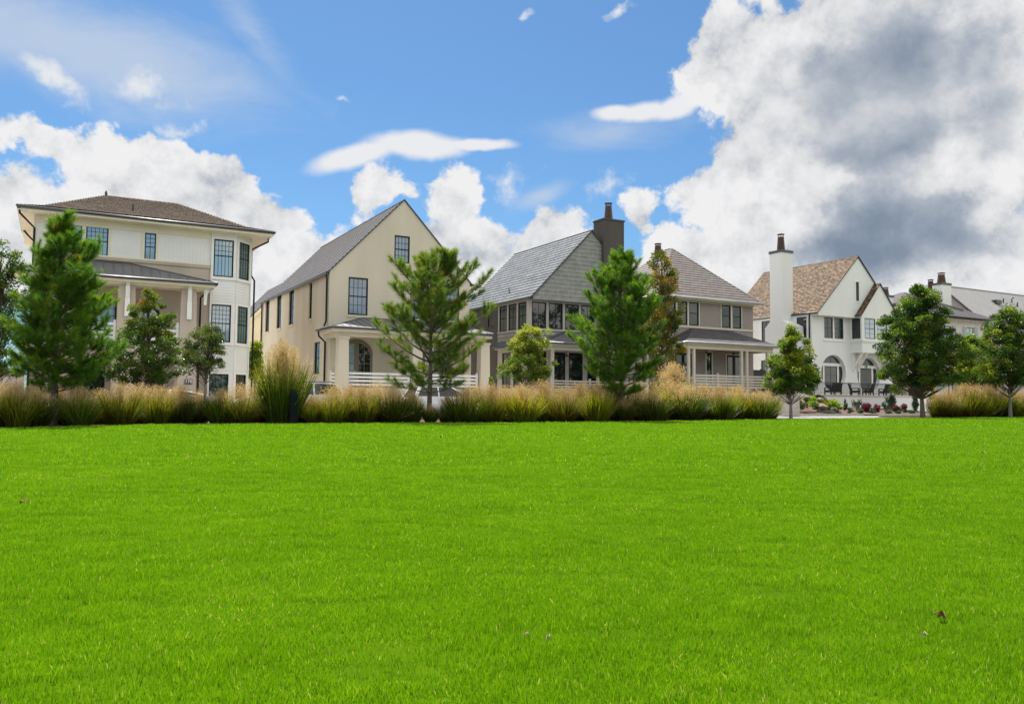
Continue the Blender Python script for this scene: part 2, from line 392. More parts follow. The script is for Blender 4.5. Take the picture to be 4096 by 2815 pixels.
def door(par, T, h, inset=.1, mat='olive_door', leaves=2, glass='glass_dark', cols=2, rows=4, fw=.1, name='door', handle=True):
    u0, u1, v0, v1 = h; mb = MB(); g = MB(); w0, w1 = -inset - .03, -inset + .04
    mb.tbox(T, u0, u1, v1 - .06, v1, w0, w1 + .01)
    n = leaves; wd = (u1 - u0) / n
    for k in range(n):
        a, b = u0 + wd * k + .004, u0 + wd * (k + 1) - .004
        mb.tbox(T, a, a + fw, v0, v1 - .06, w0, w1); mb.tbox(T, b - fw, b, v0, v1 - .06, w0, w1)
        mb.tbox(T, a + fw, b - fw, v0, v0 + .25, w0, w1); mb.tbox(T, a + fw, b - fw, v1 - .16, v1 - .06, w0, w1)
        c0, c1 = v0 + .25, v1 - .16
        for i in range(1, rows): z = c0 + (c1 - c0) * i / rows; mb.tbox(T, a + fw, b - fw, z - .012, z + .012, -inset - .01, -inset + .014)
        for i in range(1, cols): u = a + fw + (wd - 2 * fw) * i / cols; mb.tbox(T, u - .012, u + .012, c0, c1, -inset - .009, -inset + .016)
        g.tbox(T, a + fw, b - fw, c0, c1, -inset - .02, -inset)
    f = mb.build(name, mat, par); g.build('pane', glass, f)
    if handle:
        q = MB(); uc = u0 + wd if n > 1 else u1 - .08
        q.tbox(T, uc - .10, uc - .05, v0 + .95, v0 + 1.25, -inset + .04, -inset + .075); q.build('handle', 'chrome', f)
    return f
def text_part(name, s, size, loc, rz, mat, parent, tilt=True):
    cu = bpy.data.curves.new(name, 'FONT'); cu.body = s; cu.size = size; cu.extrude = .012; cu.align_x = 'CENTER'; cu.align_y = 'CENTER'; cu.offset = size * .012
    tmp = bpy.data.objects.new('tmp_text', cu); COL.objects.link(tmp)
    dg = bpy.context.evaluated_depsgraph_get(); me = bpy.data.meshes.new_from_object(tmp.evaluated_get(dg))
    bpy.data.objects.remove(tmp); me.name = name; me.materials.clear()
    o = link(name, me, mat, parent); o.location = loc; o.rotation_euler = (rad(90), 0, rz)
    return o
def flue(par, c, h=1.0, r0=.26, r1=.19):
    """copper flue: tapered eight-sided pot under a small slatted crown"""
    q = MB(); q.lathe(c, [(r0 + .04, 0), (r0 + .04, .06), (r0, .07), (r1, h * .78)], 8)
    f = q.build('flue', 'copper', par)
    q = MB(); c = Vector(c)
    for k in range(8):
        a = k * math.pi / 4; p = c + Vector((r1 * .9 * math.cos(a), r1 * .9 * math.sin(a), 0)); q.tube([p + Vector((0, 0, h * .75)), p + Vector((0, 0, h * .92))], .018, 5)
    q.lathe(c + Vector((0, 0, h * .92)), [(r1 + .06, 0), (r1 + .07, .03), (r1 * .5, .09)], 8)
    q.build('flue_crown', 'copper', f)
    return f
def pole(par, name, pts, r, mat, n=8):
    q = MB(); q.tube(pts, r, n); return q.build(name, mat, par)
def seam_roof(h, faces, mat, name='porch_roof', gap=.45, par=None):
    q = MB()
    for pts in faces:
        T, poly = roof_face(q, pts, None)
        us = [p[0] for p in poly]; u = min(us) + gap * .5
        pc = ccw(poly)
        while u < max(us):
            st = clip([(u - .012, min(p[1] for p in poly) - 1), (u + .012, min(p[1] for p in poly) - 1), (u + .012, 99), (u - .012, 99)], pc)
            if len(st) >= 3:
                a, b = min(p[1] for p in st), max(p[1] for p in st)
                if b - a > .1: q.tbox(T, u - .012, u + .012, a + .01, b - .01, .001, .035)
            u += gap
    return q.build(name, mat, par if par is not None else h.o)
def hip_caps(mb, a, b, r=.09, step=.3):
    a, b = Vector(a), Vector(b); L = (b - a).length; n = max(1, int(L / step)); dv = (b - a) / n
    sd = dv.normalized().cross(Vector((0, 0, 1))).normalized(); up = sd.cross(dv.normalized())
    for k in range(n):
        p = a + dv * k; e = p + dv * 1.0; lo = .012; hi = .045
        mb.face([p - sd * r + up * (hi - .06), p + up * hi, e + up * lo, e - sd * r + up * (lo - .06)]); mb.face([p + up * hi, p + sd * r + up * (hi - .06), e + sd * r + up * (lo - .06), e + up * lo])
        mb.face([p - sd * r + up * (hi - .1), p + sd * r + up * (hi - .1), p + sd * r + up * (hi - .06), p + up * hi, p - sd * r + up * (hi - .06)])
# ================================================================== HOUSES
def gutter(h, pts, r=.065, mat='charcoal_metal', name='gutter'):
    return pole(h.o, name, pts, r, mat, 8)
def boards_rail(par, T, u0, u1, zt, n=4, bh=.12, gap=.09, mat='white_paint', post=None, w=.03, name='railing'):
    q = MB()
    for k in range(n):
        z1_ = zt - k * (bh + gap); q.tbox(T, u0, u1, z1_ - bh, z1_, -w / 2, w / 2)
    for p in (post or []): q.tbox(T, p - .06, p + .06, zt - n * (bh + gap), zt + .14, -.06, .06)
    return q.build(name, mat, par)
def fan(t, s, z, label):
    f = empty('ceiling_fan', row(t, s, z), YAW, label, 'ceiling fan', 'fans under the porch ceilings')
    q = MB(); q.tube([(0, 0, .45), (0, 0, .1)], .02); q.lathe((0, 0, -.06), [(.05, 0), (.12, .03), (.12, .12), (.06, .17)], 12); q.build('motor', 'fan_black', f)
    for k in range(5):
        a = k * 2 * math.pi / 5 + .3; ca, sa = math.cos(a), math.sin(a); q = MB()
        q.face([(ca * .1 - sa * .04, sa * .1 + ca * .04, .02), (ca * .1 + sa * .04, sa * .1 - ca * .04, .03), (ca * .75 + sa * .08, sa * .75 - ca * .08, .035), (ca * .75 - sa * .08, sa * .75 + ca * .08, .015)])
        q.face([(ca * .1 - sa * .04, sa * .1 + ca * .04, .012), (ca * .75 - sa * .08, sa * .75 + ca * .08, .007), (ca * .75 + sa * .08, sa * .75 - ca * .08, .027), (ca * .1 + sa * .04, sa * .1 - ca * .04, .022)])
        q.build('blade', 'fan_black', f)
def arch_pts(cu, hw, z0, zs, n=14):
    """rectangle up to zs topped by a half ellipse of rise = hw*.9"""
    return [(cu - hw, z0), (cu + hw, z0)] + [(cu + hw * math.cos(a), zs + hw * .9 * math.sin(a)) for a in np.linspace(0, math.pi, n)]

# ---------------------------------------------------------------- 1  three-storey house on the left
h = House('tall_house', 'tall cream and tan three storey house with brown shake hip roof and corner bay', -15.8)
tL, tB, tC = -15.8, -6.97, -5.57; k = .97; tR = tC + k; D1 = 10.2; zt = 10.36
F0 = h.front(0)
q = MB(); sheet(q, F0, rect(tL, tB, 8.36, zt), holes=[(-14.65, -13.57, 8.47, 10.04), (-13.37, -12.29, 8.47, 10.04), (-10.47, -9.9, 8.43, 9.95)], reveal=.08, course=None)
u = tL + .3
grooves = MB()
while u < tB - .1:
    if not any(a - .08 < u < b + .08 for a, b in ((-14.65, -13.57), (-13.37, -12.29), (-10.47, -9.9))): q.tbox(F0, u - .012, u + .012, 8.52, 9.95, .001, .012)
    u += .21
q.build('upper_wall', 'white_siding', h.o)
q = MB(); q.tbox(F0, tL, tB, 9.97, zt, .002, .04); q.tbox(F0, tL, tB, 8.40, 8.50, .002, .04)
for u in (-15.75, -14.72, -12.2, -10.58, -9.82): q.tbox(F0, u - .05, u + .05, 8.50, 9.97, .003, .028)
q.build('trim', 'cream_paint', h.o)
q = MB(); sheet(q, F0, rect(tL, tB, 0, 8.36), holes=[(-14.9, -13.75, .1, 2.75), (-13.5, -12.2, .1, 2.75), (-12.9, -11.75, 3.7, 6.1)], reveal=.15)
q.tbox(F0, tL - .02, tB, 8.24, 8.37, .002, .06)
sheet(q, h.left(tL), rect(0, D1, 0, zt)); sheet(q, h.right(tR), rect(k, D1, 0, zt)); sheet(q, h.back(D1), rect(tL, tR, 0, zt))
q.build('wall', 'tan_stucco', h.o)
for a, b in ((-14.65, -13.57), (-13.37, -12.29)): window(h.o, F0, (a, b, 8.47, 10.04), .06, .06, 5, (3, 1), .5, glass=('glass_shade', 'glass_shade'))
window(h.o, F0, (-10.47, -9.9, 8.43, 9.95), .06, .055, 2, (3, 1), .5, glass='glass_shade')
window(h.o, F0, (-14.9, -13.75, .1, 2.75), .12, .07, 2, (3, 1), glass='glass_dark', meet=False)
window(h.o, F0, (-13.5, -12.2, .1, 2.75), .12, .07, 2, (3, 1), glass='glass_dark', meet=False)
window(h.o, F0, (-12.9, -11.75, 3.7, 6.1), .12, .07, 3, (4, 1), .3, glass='glass_shade')
# bay: flat front, then a 45 degree chamfer; lapped boards between the window bands
S2 = math.sqrt(.5)
FB = h.front(-.06)
CH = lambda u, v, w: h.L(tC, -.06, 0) + Vector((u * S2 + w * S2, u * S2 - w * S2, v))
uC = (k + .06) / S2
fw_ = [(-6.83, -5.73, 7.81, 9.98), (-6.87, -5.78, 4.03, 6.2), (-6.9, -5.82, .7, 2.2)]
cw_ = [(.22, uC - .2, 7.81, 9.98), (.22, uC - .2, 4.03, 6.2), (.22, uC - .2, .7, 2.2)]
q = MB(); sheet(q, FB, rect(tB, tC, .0, zt), holes=fw_, reveal=.1, course=.16, lip=.024); sheet(q, CH, rect(0, uC, .0, zt), holes=cw_, reveal=.1, course=.16, lip=.024)
q.tbox(h.left(tB), -.06, .0, 0, zt, 0, .01)
q.build('bay_siding', 'white_siding', h.o)
q = MB()
for T, a, b, ws in ((FB, tB, tC, fw_), (CH, 0, uC, cw_)):
    w0, w1 = .0242, .045
    for wn in ws:
        q.tbox(T, a, wn[0], wn[2] - .12, wn[3] + .14, w0, w1); q.tbox(T, wn[1], b, wn[2] - .12, wn[3] + .14, w0, w1)
        q.tbox(T, wn[0], wn[1], wn[3], wn[3] + .14, w0, w1); q.tbox(T, wn[0], wn[1], wn[2] - .12, wn[2], w0, w1)
        q.tbox(T, a, b, wn[2] - .17, wn[2] - .12, w0, w1 + .04)
    q.tbox(T, a, b, wn[3] + 8, zt, w0, w1 + .002) if False else None
    q.tbox(T, a, a + .09, 0, zt, w1 + .001, w1 + .012) if T is FB else q.tbox(T, b - .1, b, 0, zt, w1 + .001, w1 + .012)
q.build('bay_trim', 'white_paint', h.o)
for i, (a, b) in enumerate(zip(fw_, cw_)):
    sp_ = (.57, .5, .5)[i]; rw = ((3, 1), (4, 1), (2, 1))[i]
    window(h.o, FB, a, .05, .07, 5 if i < 2 else 3, rw, sp_, glass=('glass_shade' if i < 2 else 'glass_green'), meet=i < 2)
    window(h.o, CH, b, .05, .06, 4 if i < 2 else 2, rw, sp_, glass='glass_teal' if i < 2 else 'glass_green', meet=i < 2, bar=.018)
# roof: bell-cast hip
ov = .8; ze = 10.62; e0, e1, f0, f1 = -16.55, -3.62, -ov, D1 + ov
ra, rb = fp(424, 782, 5.0), fp(708, 815, 5.0); zr = (ra[1] + rb[1]) / 2; R1, R2 = h.L(ra[0], 5.0, zr), h.L(rb[0], 5.0, zr)
E_ = [h.L(e0, f0, ze), h.L(e1, f0, ze), h.L(e1, f1, ze), h.L(e0, f1, ze)]
zi = ze + .33
I_ = []
for e, r_ in zip(E_, (R1, R2, R2, R1)):
    p = e.lerp(r_, .26); p.z = zi + .05; I_.append(p)
q = MB()
for a, b in ((0, 1), (1, 2), (2, 3), (3, 0)): roof_face(q, [E_[a], E_[b], I_[b], I_[a]], .16, .026)
roof_face(q, [I_[0], I_[1], R2, R1], .16, .026); roof_face(q, [I_[2], I_[3], R1, R2], .16, .026)
roof_face(q, [I_[1], I_[2], R2], .16, .026); roof_face(q, [I_[3], I_[0], R1], .16, .026)
rf = q.build('roof', 'weathered_shake', h.o)
q = MB()
for e, i_, r_ in zip(E_, I_, (R1, R2, R2, R1)): hip_caps(q, e, i_, .1, .24); hip_caps(q, i_, r_, .1, .24)
hip_caps(q, R1, R2, .1, .24); q.build('ridge_caps', 'cedar_shake', rf)
q = MB(); q.tube([R1 + Vector((0, 0, 0)), R1 + Vector((0, 0, .12)), R1 + Vector((0, 0, .3))], [.05, .09, .02]); q.build('finial', 'charcoal_metal', rf)
q = MB(); p = h.L(-9.9, 2.2, fp(*zJ(-1, -1))[1]) ; p = R1.lerp(E_[1], .0); p = h.L(-11.0, 2.0, ze + (zr - ze) * .47); q.tube([p - Vector((0, 0, .1)), p + Vector((0, 0, .22))], .06); q.build('roof_vent', 'charcoal_metal', rf)
q = MB(); c = h.L(-7.6, 7.2, 0); zc = fp(*z2(628, 88), 7.2)[1]
q.box(c + Vector((-.55, -.5, ze)), c + Vector((.55, .5, zc - .35)))
q.prism(lambda u, v, w: c + Vector((u, w, v)), [(-.55, zc - .349), (.55, zc - .349), (.08, zc), (-.08, zc)], -.5, .5); q.build('chimney', 'tan_cap', rf)
q = MB(); q.box(h.L(e0, f0, ze - .26), h.L(e1, f1, ze - .20))
q.box(h.L(e0 + .02, f0 + .02, ze - .20), h.L(e1 - .02, f0 + .06, ze - .03)); q.box(h.L(e0 + .02, f0 + .06, ze - .20), h.L(e0 + .06, f1 - .02, ze - .03)); q.box(h.L(e1 - .06, f0 + .06, ze - .20), h.L(e1 - .02, f1 - .02, ze - .03))
q.build('soffit', 'cream_paint', h.o)
gutter(h, [h.L(e0, f1 - 4, ze - .07), h.L(e0, f0 - .05, ze - .07), h.L(e1 + .05, f0 - .05, ze - .07), h.L(e1 + .05, f1 - 4, ze - .07)], .075)
pole(h.o, 'downpipe', [h.L(e1 - .1, f0 + 1.0, ze - .2), h.L(e1 - .1, f0 + 1.0, ze - .45), h.L(tR + .12, k + .15, ze - .85), h.L(tR + .12, k + .15, 8.2), h.L(tR + .32, k + .15, 7.9), h.L(tR + .32, k + .15, .1)], .055, 'black_frame')
pole(h.o, 'downpipe', [h.L(e0 + .1, f0 + .05, ze - .15), h.L(e0 + .12, f0 + .1, ze - .4), h.L(tL + .03, -.08, ze - 1.0), h.L(tL + .03, -.08, .1)], .055, 'black_frame')
pole(h.o, 'downpipe', [h.L(e0 + .05, 5.2, ze - .2), h.L(e0 + .3, 5.2, ze - .5), h.L(tL - .07, 5.2, ze - .9), h.L(tL - .07, 5.2, .1)], .055, 'black_frame')
# porch over the garden storey
sg = -2.75; zg = fp(868, 1132, sg)[1]; pe0, pe1 = -16.75, fp(868, 1132, sg)[0]
T1 = fp(524, 1056, -.02); T0 = fp(385, 1044, -.02); ztp = (T1[1] + T0[1]) / 2
A_, B_, C_, D_ = h.L(pe0, sg, zg), h.L(pe1, sg, zg), h.L(pe1, 0, zg), h.L(pe0, 0, zg); P0, P1 = h.L(T0[0], -.02, ztp), h.L(T1[0], -.02, ztp)
seam_roof(h, [[A_, B_, P1, P0], [B_, C_, P1], [D_, A_, P0]], 'porch_metal')
q = MB(); q.tube([B_, P1], .05); q.tube([A_, P0], .05); q.tube([P0, P1], .06); q.build('hip_flashing', 'charcoal_metal', h.o)
gutter(h, [h.L(pe0, -.05, zg - .06), h.L(pe0, sg - .05, zg - .06), h.L(pe1 + .04, sg - .05, zg - .06), h.L(pe1 + .04, -.1, zg - .06)], .07)
q = MB(); q.box(h.L(pe0 + .05, sg + .05, zg - .24), h.L(pe1 - .05, -.01, zg - .12))
sb = sg + .62; q.box(h.L(pe0 + .55, sb, 6.72), h.L(pe1 - .5, sb + .5, zg - .241)); q.box(h.L(pe1 - .95, sb + .5, 6.85), h.L(pe1 - .5, -.01, zg - .241)); q.box(h.L(pe0 + .55, sb + .5, 6.85), h.L(pe0 + .95, -.01, zg - .241))
q.build('porch_beam', 'cream_paint', h.o)
q = MB(); pl = []
for x0, x1 in ((727, 787), (475, 542)):
    a, b = fp(x0, 1166, sb - .02)[0], fp(x1, 1166, sb - .02)[0]; pl.append((a, b))
pl.append((pl[1][0] * 2 - pl[0][0], pl[1][1] * 2 - pl[0][1] + .02))
for a, b in pl:
    q = MB(); g = .12
    lo = [h.L(a - g, sb - .1, 0), h.L(b + g, sb - .1, 0), h.L(b + g, sb + .66, 0), h.L(a - g, sb + .66, 0)]; hi = [h.L(a, sb - .02, 6.72), h.L(b, sb - .02, 6.72), h.L(b, sb + .56, 6.72), h.L(a, sb + .56, 6.72)]
    for i in range(4): q.face([lo[i], lo[(i + 1) % 4], hi[(i + 1) % 4], hi[i]])
    q.build('pillar', 'tan_stucco', h.o)
    cb = (a + b) / 2 + .02; q = MB(); T = h.front(sb - .1)
    q.tbox(T, cb - .12, cb + .12, 5.05, 6.0, -.02, .07)
    q.prism(h.left(cb + .10), [(sb - .16, 6.0), (sb - .02, 6.0), (sb - .02, zg - .25), (sb - .55, zg - .25), (sb - .42, 7.0), (sb - .24, 6.6)], 0, .2); q.build('bracket', 'white_paint', h.o)
q = MB(); q.prism(h.front(sb + .2), [(pe1 - .55, zg - .25), (pe1 - .03, zg - .25), (pe1 - .25, 6.9), (pe1 - .38, 6.5), (pe1 - .42, 5.9), (pe1 - .55, 5.9)], 0, .2); q.build('bracket', 'white_paint', h.o)
q = MB(); q.box(h.L(pe0 + .6, sb + .02, 3.3), h.L(pe1 - .45, -.01, 3.62)); q.build('porch_floor', 'white_paint', h.o)
T = h.front(sb + .25)
for i in range(2): boards_rail(h.o, T, pl[i + 1][1] + .02, pl[i][0] - .02, 4.72, 4, .14, .1, post=[pl[i + 1][1] + .12, pl[i][0] - .12])
q = MB(); sheet(q, h.front(sb + .1), rect(pl[2][0], pl[0][1], 0, 3.29), holes=[(pl[1][1] + .2, pl[0][0] - .2, 0, 2.7), (pl[2][1] + .2, pl[1][0] - .2, 0, 2.7)], reveal=.3); q.build('arcade_wall', 'tan_stucco', h.o)
q = MB(); cu = fp(600, 1215, 0)[0] - .15; q.prism(F0, arch_pts(cu, .72, 3.63, 5.3), .003, .09); f = q.build('door', 'black_frame', h.o)
q = MB(); q.prism(F0, arch_pts(cu, .52, 3.95, 5.32), .091, .1); q.build('pane', 'glass_shade', f)
q = MB()
ap, bp = arch_pts(cu, .72, 3.63, 5.3), arch_pts(cu, .92, 3.63, 5.3)
for i in range(1, len(ap) - 1):
    q.face([F0(*ap[i], .12), F0(*ap[i + 1], .12), F0(*bp[i + 1], .12), F0(*bp[i], .12)]); q.face([F0(*bp[i], .12), F0(*bp[i + 1], .12), F0(*bp[i + 1], 0), F0(*bp[i], 0)]); q.face([F0(*ap[i], 0), F0(*ap[i + 1], 0), F0(*ap[i + 1], .12), F0(*ap[i], .12)])
q.build('door_surround', 'tan_stucco', f)
pole(h.o, 'downpipe', [h.L(pe1 - .1, -.5, zg - .15), h.L(pe1 - .35, -.3, zg - .45), h.L(pe1 - .45, -.12, 6.5), h.L(pe1 - .45, -.12, .1)], .05, 'black_frame')
n170 = fp(754, 1526, sb - .14); q = MB(); T = h.front(sb - .1); q.tbox(T, n170[0] - .19, n170[0] + .19, n170[1] - .13, n170[1] + .13, .0, .04); f = q.build('number_plaque', 'bronze_frame', h.o)
text_part('house_number', '170', .24, h.L(n170[0], sb - .155, n170[1]), 0, 'number_white', f)

# ---------------------------------------------------------------- 2  beige stucco gable house
h = House('stucco_house', 'beige stucco house with steep dark tiled gable and arched porch doors', 0)
W, Dp, ze = 9.62, 19.0, 8.72; za = 13.72; mid = 4.81
F0 = h.front(0)
fw = [(1.21, 2.48, 6.08, 8.44), (5.34, 6.6, 6.08, 8.44), (7.58, 8.84, 6.08, 8.44), (4.2, 5.25, 9.62, 11.4)]
fd = [(.8, 2.8, 1.55, 4.65), (6.3, 8.3, 1.55, 4.65)]
q = MB(); sheet(q, F0, [(0, 0), (W, 0), (W, ze), (mid, za), (0, ze)], holes=fw, reveal=.11)
lw = [(16.5, 17.9, 6.12, 8.7), (12.5, 13.95, 6.12, 8.68), (8.75, 10.15, 6.1, 8.6), (3.95, 4.72, 6.1, 8.52), (1.8, 3.2, 2.4, 4.45)]
sheet(q, h.left(0), rect(0, Dp, 0, ze), holes=lw, reveal=.16); sheet(q, h.right(W), rect(0, Dp, 0, ze)); sheet(q, h.back(Dp), [(0, 0), (W, 0), (W, ze), (mid, za), (0, ze)])
q.build('wall', 'beige_stucco', h.o)
for i, a in enumerate(fw): window(h.o, F0, a, .07, .085, 4, (2, 2), .5, glass='glass_blind', sill=.16, sillmat='beige_stucco')
for i, a in enumerate(lw): window(h.o, h.left(0), a, .12, .07, 2 if i != 3 else 1, (2, 1) if i != 3 else (1, 1), .5, glass='glass_dark', sill=.17, sillmat='beige_stucco')
q = MB(); roof_face(q, [h.L(-.12, Dp + .1, ze - .12), h.L(-.12, -.06, ze - .12), h.L(mid, -.06, za + .04), h.L(mid, Dp + .1, za + .04)], .33, .034)
roof_face(q, [h.L(W + .12, -.06, ze - .12), h.L(W + .12, Dp + .1, ze - .12), h.L(mid, Dp + .1, za + .04), h.L(mid, -.06, za + .04)], .33, .034); rf = q.build('roof', 'slate_tile', h.o)
q = MB(); hip_caps(q, h.L(mid, Dp + .1, za + .03), h.L(mid, -.06, za + .03), .12, .33); q.build('ridge_caps', 'slate_tile', rf)
q = MB()
for x0, x1 in ((-.16, mid), (W + .16, mid)):
    a, b = h.L(x0, -.07, ze - .18), h.L(x1, -.07, za - .0); q.face([a, b, b + Vector((0, 0, .10)), a + Vector((0, 0, .10))]); q.face([a, b, b + Vector((0, .08, 0)), a + Vector((0, .08, 0))]); q.face([a + Vector((0, 0, .10)), b + Vector((0, 0, .10)), b + Vector((0, .08, .10)), a + Vector((0, .08, .10))])
q.build('rake_edge', 'bronze_frame', rf)
gutter(h, [h.L(-.17, Dp, ze - .14), h.L(-.17, -.04, ze - .14)], .085); gutter(h, [h.L(W + .17, Dp, ze - .14), h.L(W + .2, -.04, ze - .14)], .085)
pole(h.o, 'downpipe', [h.L(-.14, .22, ze - .2), h.L(-.1, .22, ze - .5), h.L(-.1, .22, 5.6), h.L(-.25, .1, 5.3)], .06, 'black_frame'); pole(h.o, 'downpipe', [h.L(-.1, Dp - .2, ze - .2), h.L(-.1, Dp - .2, .1)], .06, 'black_frame')
sg = -3.0; g0, g1 = fp(*zD(600, 245), sg), fp(*z3(1600, 912), sg); zg = (g0[1] + g1[1]) / 2; x0, x1 = g0[0], g1[0]; tp = fp(*zD(1138, 103), -.02)
A_, B_, C_, D_ = h.L(x0, sg, zg), h.L(x1, sg, zg), h.L(x1, 0, zg), h.L(x0, 0, zg); P0, P1 = h.L(tp[0], -.02, tp[1]), h.L(W - tp[0], -.02, tp[1])
seam_roof(h, [[A_, B_, P1, P0], [B_, C_, P1], [D_, A_, P0]], 'porch_metal')
q = MB(); q.tube([B_, P1], .05); q.tube([A_, P0], .05); q.tube([P0, P1], .06); q.build('hip_flashing', 'charcoal_metal', h.o)
gutter(h, [h.L(x0 - .04, .4, zg - .06), h.L(x0 - .04, sg - .05, zg - .06), h.L(x1 + .04, sg - .05, zg - .06), h.L(x1 + .04, -.05, zg - .06)], .07)
pole(h.o, 'downpipe', [h.L(x0 + .0, .0, zg - .12), h.L(x0 + .02, .0, zg - .4), h.L(-.12, .25, zg - .75), h.L(-.12, .25, .1)], .06, 'black_frame')
q = MB(); q.box(h.L(x0 + .04, sg + .04, zg - .30), h.L(x1 - .04, -.01, zg - .12)); sb = sg + .4
for a, b, c, e in ((x0 + .35, sb, x1 - .35, sb + .42), (x0 + .35, sb + .42, x0 + .75, -.01), (x1 - .75, sb + .42, x1 - .35, -.01)): q.box(h.L(a, b, zg - .56), h.L(c, e, zg - .301))
q.build('porch_beam', 'beige_stucco', h.o)
pc = [fp(1356, 1326, sb)[0], 4.55, fp(1924, 1449, sb)[0]]
for a in pc:
    q = MB(); g = .07; lo = [h.L(a - g, sb - .07, 0), h.L(a + .6 + g, sb - .07, 0), h.L(a + .6 + g, sb + .6, 0), h.L(a - g, sb + .6, 0)]; hi = [h.L(a, sb - .02, zg - .56), h.L(a + .6, sb - .02, zg - .56), h.L(a + .6, sb + .55, zg - .56), h.L(a, sb + .55, zg - .56)]
    for i in range(4): q.face([lo[i], lo[(i + 1) % 4], hi[(i + 1) % 4], hi[i]])
    q.box(h.L(a - .05, sb - .07, zg - .68), h.L(a + .65, sb + .6, zg - .56)); q.build('pillar', 'beige_stucco', h.o)
for a, b in ((.02, .5), (W - .5, W - .02)): q = MB(); q.box(h.L(a, -.35, 0), h.L(b, -.002, zg - .57)); q.build('pilaster', 'beige_stucco', h.o)
q = MB(); q.box(h.L(pc[0] - .05, sb + .02, 0), h.L(pc[2] + .65, -.01, 1.5)); q.build('porch_floor', 'beige_stucco', h.o)
T = h.front(sb + .25)
for a, b in ((pc[0] + .66, pc[1] - .08), (pc[1] + .66, pc[2] - .08)): boards_rail(h.o, T, a, b, 2.42, 4, .13, .09, post=[b - .1])
boards_rail(h.o, h.left(pc[0] + .2), sb + .6, -.4, 2.42, 4, .13, .09, post=[-.5])
for cu in (1.8, 7.3):
    q = MB(); q.prism(F0, arch_pts(cu, 1.05, 1.51, 3.62), .002, .05); f = q.build('door', 'olive_door', h.o)
    for sgn in (-1, 1):
        q = MB(); pts = [(cu + sgn * .16, 1.8), (cu + sgn * .88, 1.8), (cu + sgn * .88, 3.62), (cu + sgn * .7, 4.0), (cu + sgn * .42, 4.22), (cu + sgn * .16, 4.3)]
        q.prism(F0, pts, .051, .056); q.build('pane', 'glass_dark' if sgn > 0 else 'glass_shade', f)
    q = MB()
    for sgn in (-1, 1):
        q.tbox(F0, cu + sgn * .50 - .02, cu + sgn * .50 + .02, 1.8, 4.2, .057, .075)
        for z in (2.4, 3.05, 3.65): q.tbox(F0, min(cu + sgn * .16, cu + sgn * .88), max(cu + sgn * .16, cu + sgn * .88), z - .02, z + .02, .057, .07)
    q.build('glazing_bars', 'olive_door', f)
    q = MB(); q.tbox(F0, cu - .11, cu - .05, 2.5, 2.62, .051, .1); q.tbox(F0, cu - .1, cu - .06, 2.2, 2.42, .051, .11); q.build('handle', 'chrome', f)

# ---------------------------------------------------------------- small siding-clad outbuilding seen in the gap
a, b = fp(1003, 1262, 22), fp(1044, 1223, 22); sl = (b[1] - a[1]) / (b[0] - a[0]); e0 = a[0] - .3; wd = 6.4; zE0 = a[1] - .3 * sl
h = House('garage_house', 'small cream clapboard gabled building behind the gap beside the stucco house', e0 + .25, 22)
x0, x1 = e0 + .25, e0 + wd - .25; zE1 = zE0 + .25 * sl; zA_ = zE0 + wd / 2 * sl
q = MB(); sheet(q, h.front(22), [(x0, 0), (x1, 0), (x1, zE1), ((x0 + x1) / 2, zA_), (x0, zE1)], course=.2); sheet(q, h.left(x0), rect(22, 29, 0, zE1), course=.2); sheet(q, h.right(x1), rect(22, 29, 0, zE1)); q.build('wall', 'cream_paint', h.o)
q = MB(); mx = (x0 + x1) / 2; roof_face(q, [h.L(e0, 29.2, zE0), h.L(e0, 21.7, zE0), h.L(mx, 21.7, zA_ + .05), h.L(mx, 29.2, zA_ + .05)], .33); roof_face(q, [h.L(e0 + wd, 21.7, zE0), h.L(e0 + wd, 29.2, zE0), h.L(mx, 29.2, zA_ + .05), h.L(mx, 21.7, zA_ + .05)], .33); q.build('roof', 'slate_tile', h.o)
q = MB()
for xa in (e0, e0 + wd):
    a_, b_ = h.L(xa, 21.69, zE0 - .02), h.L(mx, 21.69, zA_ + .03)
    q.face([a_, b_, b_ - Vector((0, 0, .08)), a_ - Vector((0, 0, .08))])
q.build('rake_edge', 'bronze_frame', h.o)
q = MB()
for xa in (e0 + .1, e0 + wd - .1):
    a_, b_ = h.L(xa, 21.75, zE0 - .03), h.L(mx, 21.75, zA_ - .06); q.face([a_, b_, b_ - Vector((0, 0, .35)), a_ - Vector((0, 0, .35))])
q.build('bargeboard', 'cream_paint', h.o)

# ---------------------------------------------------------------- 3  dark grey shingled house
h = House('shingle_house', 'dark grey house with blue slate gable roof, shingled gable and charcoal chimney', 14.2)
t0, t1 = 14.2, 24.2; ze, za = 8.15, 13.25; g0, g1 = 14.25, 24.15; mid = 19.2; Dp = max(7.5, sp(2064, 1014, mid)[0])
F0 = h.front(0)
fw = [(14.49, 15.67, 5.93, 7.79), (15.88, 17.06, 5.93, 7.79), (17.26, 18.45, 5.93, 7.79), (18.65, 19.82, 5.93, 7.79), (22.2, 23.4, 5.93, 7.79)]
lf = [(14.7, 15.7, 1.7, 4.3), (16.1, 17.3, 1.7, 4.3), (17.6, 18.8, 1.7, 4.3), (19.2, 20.4, 1.7, 4.3), (20.8, 22.0, 1.7, 4.3)]
lw = [(.27, 1.47, 5.9, 7.81), (1.7, 2.9, 5.9, 7.81), (3.12, 4.3, 5.9, 7.81)]
lw2 = [(.9, 2.1, 1.7, 4.3), (2.5, 3.8, 1.7, 4.3)]
q = MB(); sheet(q, F0, rect(t0, t1, 5.86, 8.0), holes=fw, reveal=.1); sheet(q, h.left(t0), rect(0, 4.55, 5.86, ze), holes=lw, reveal=.1)
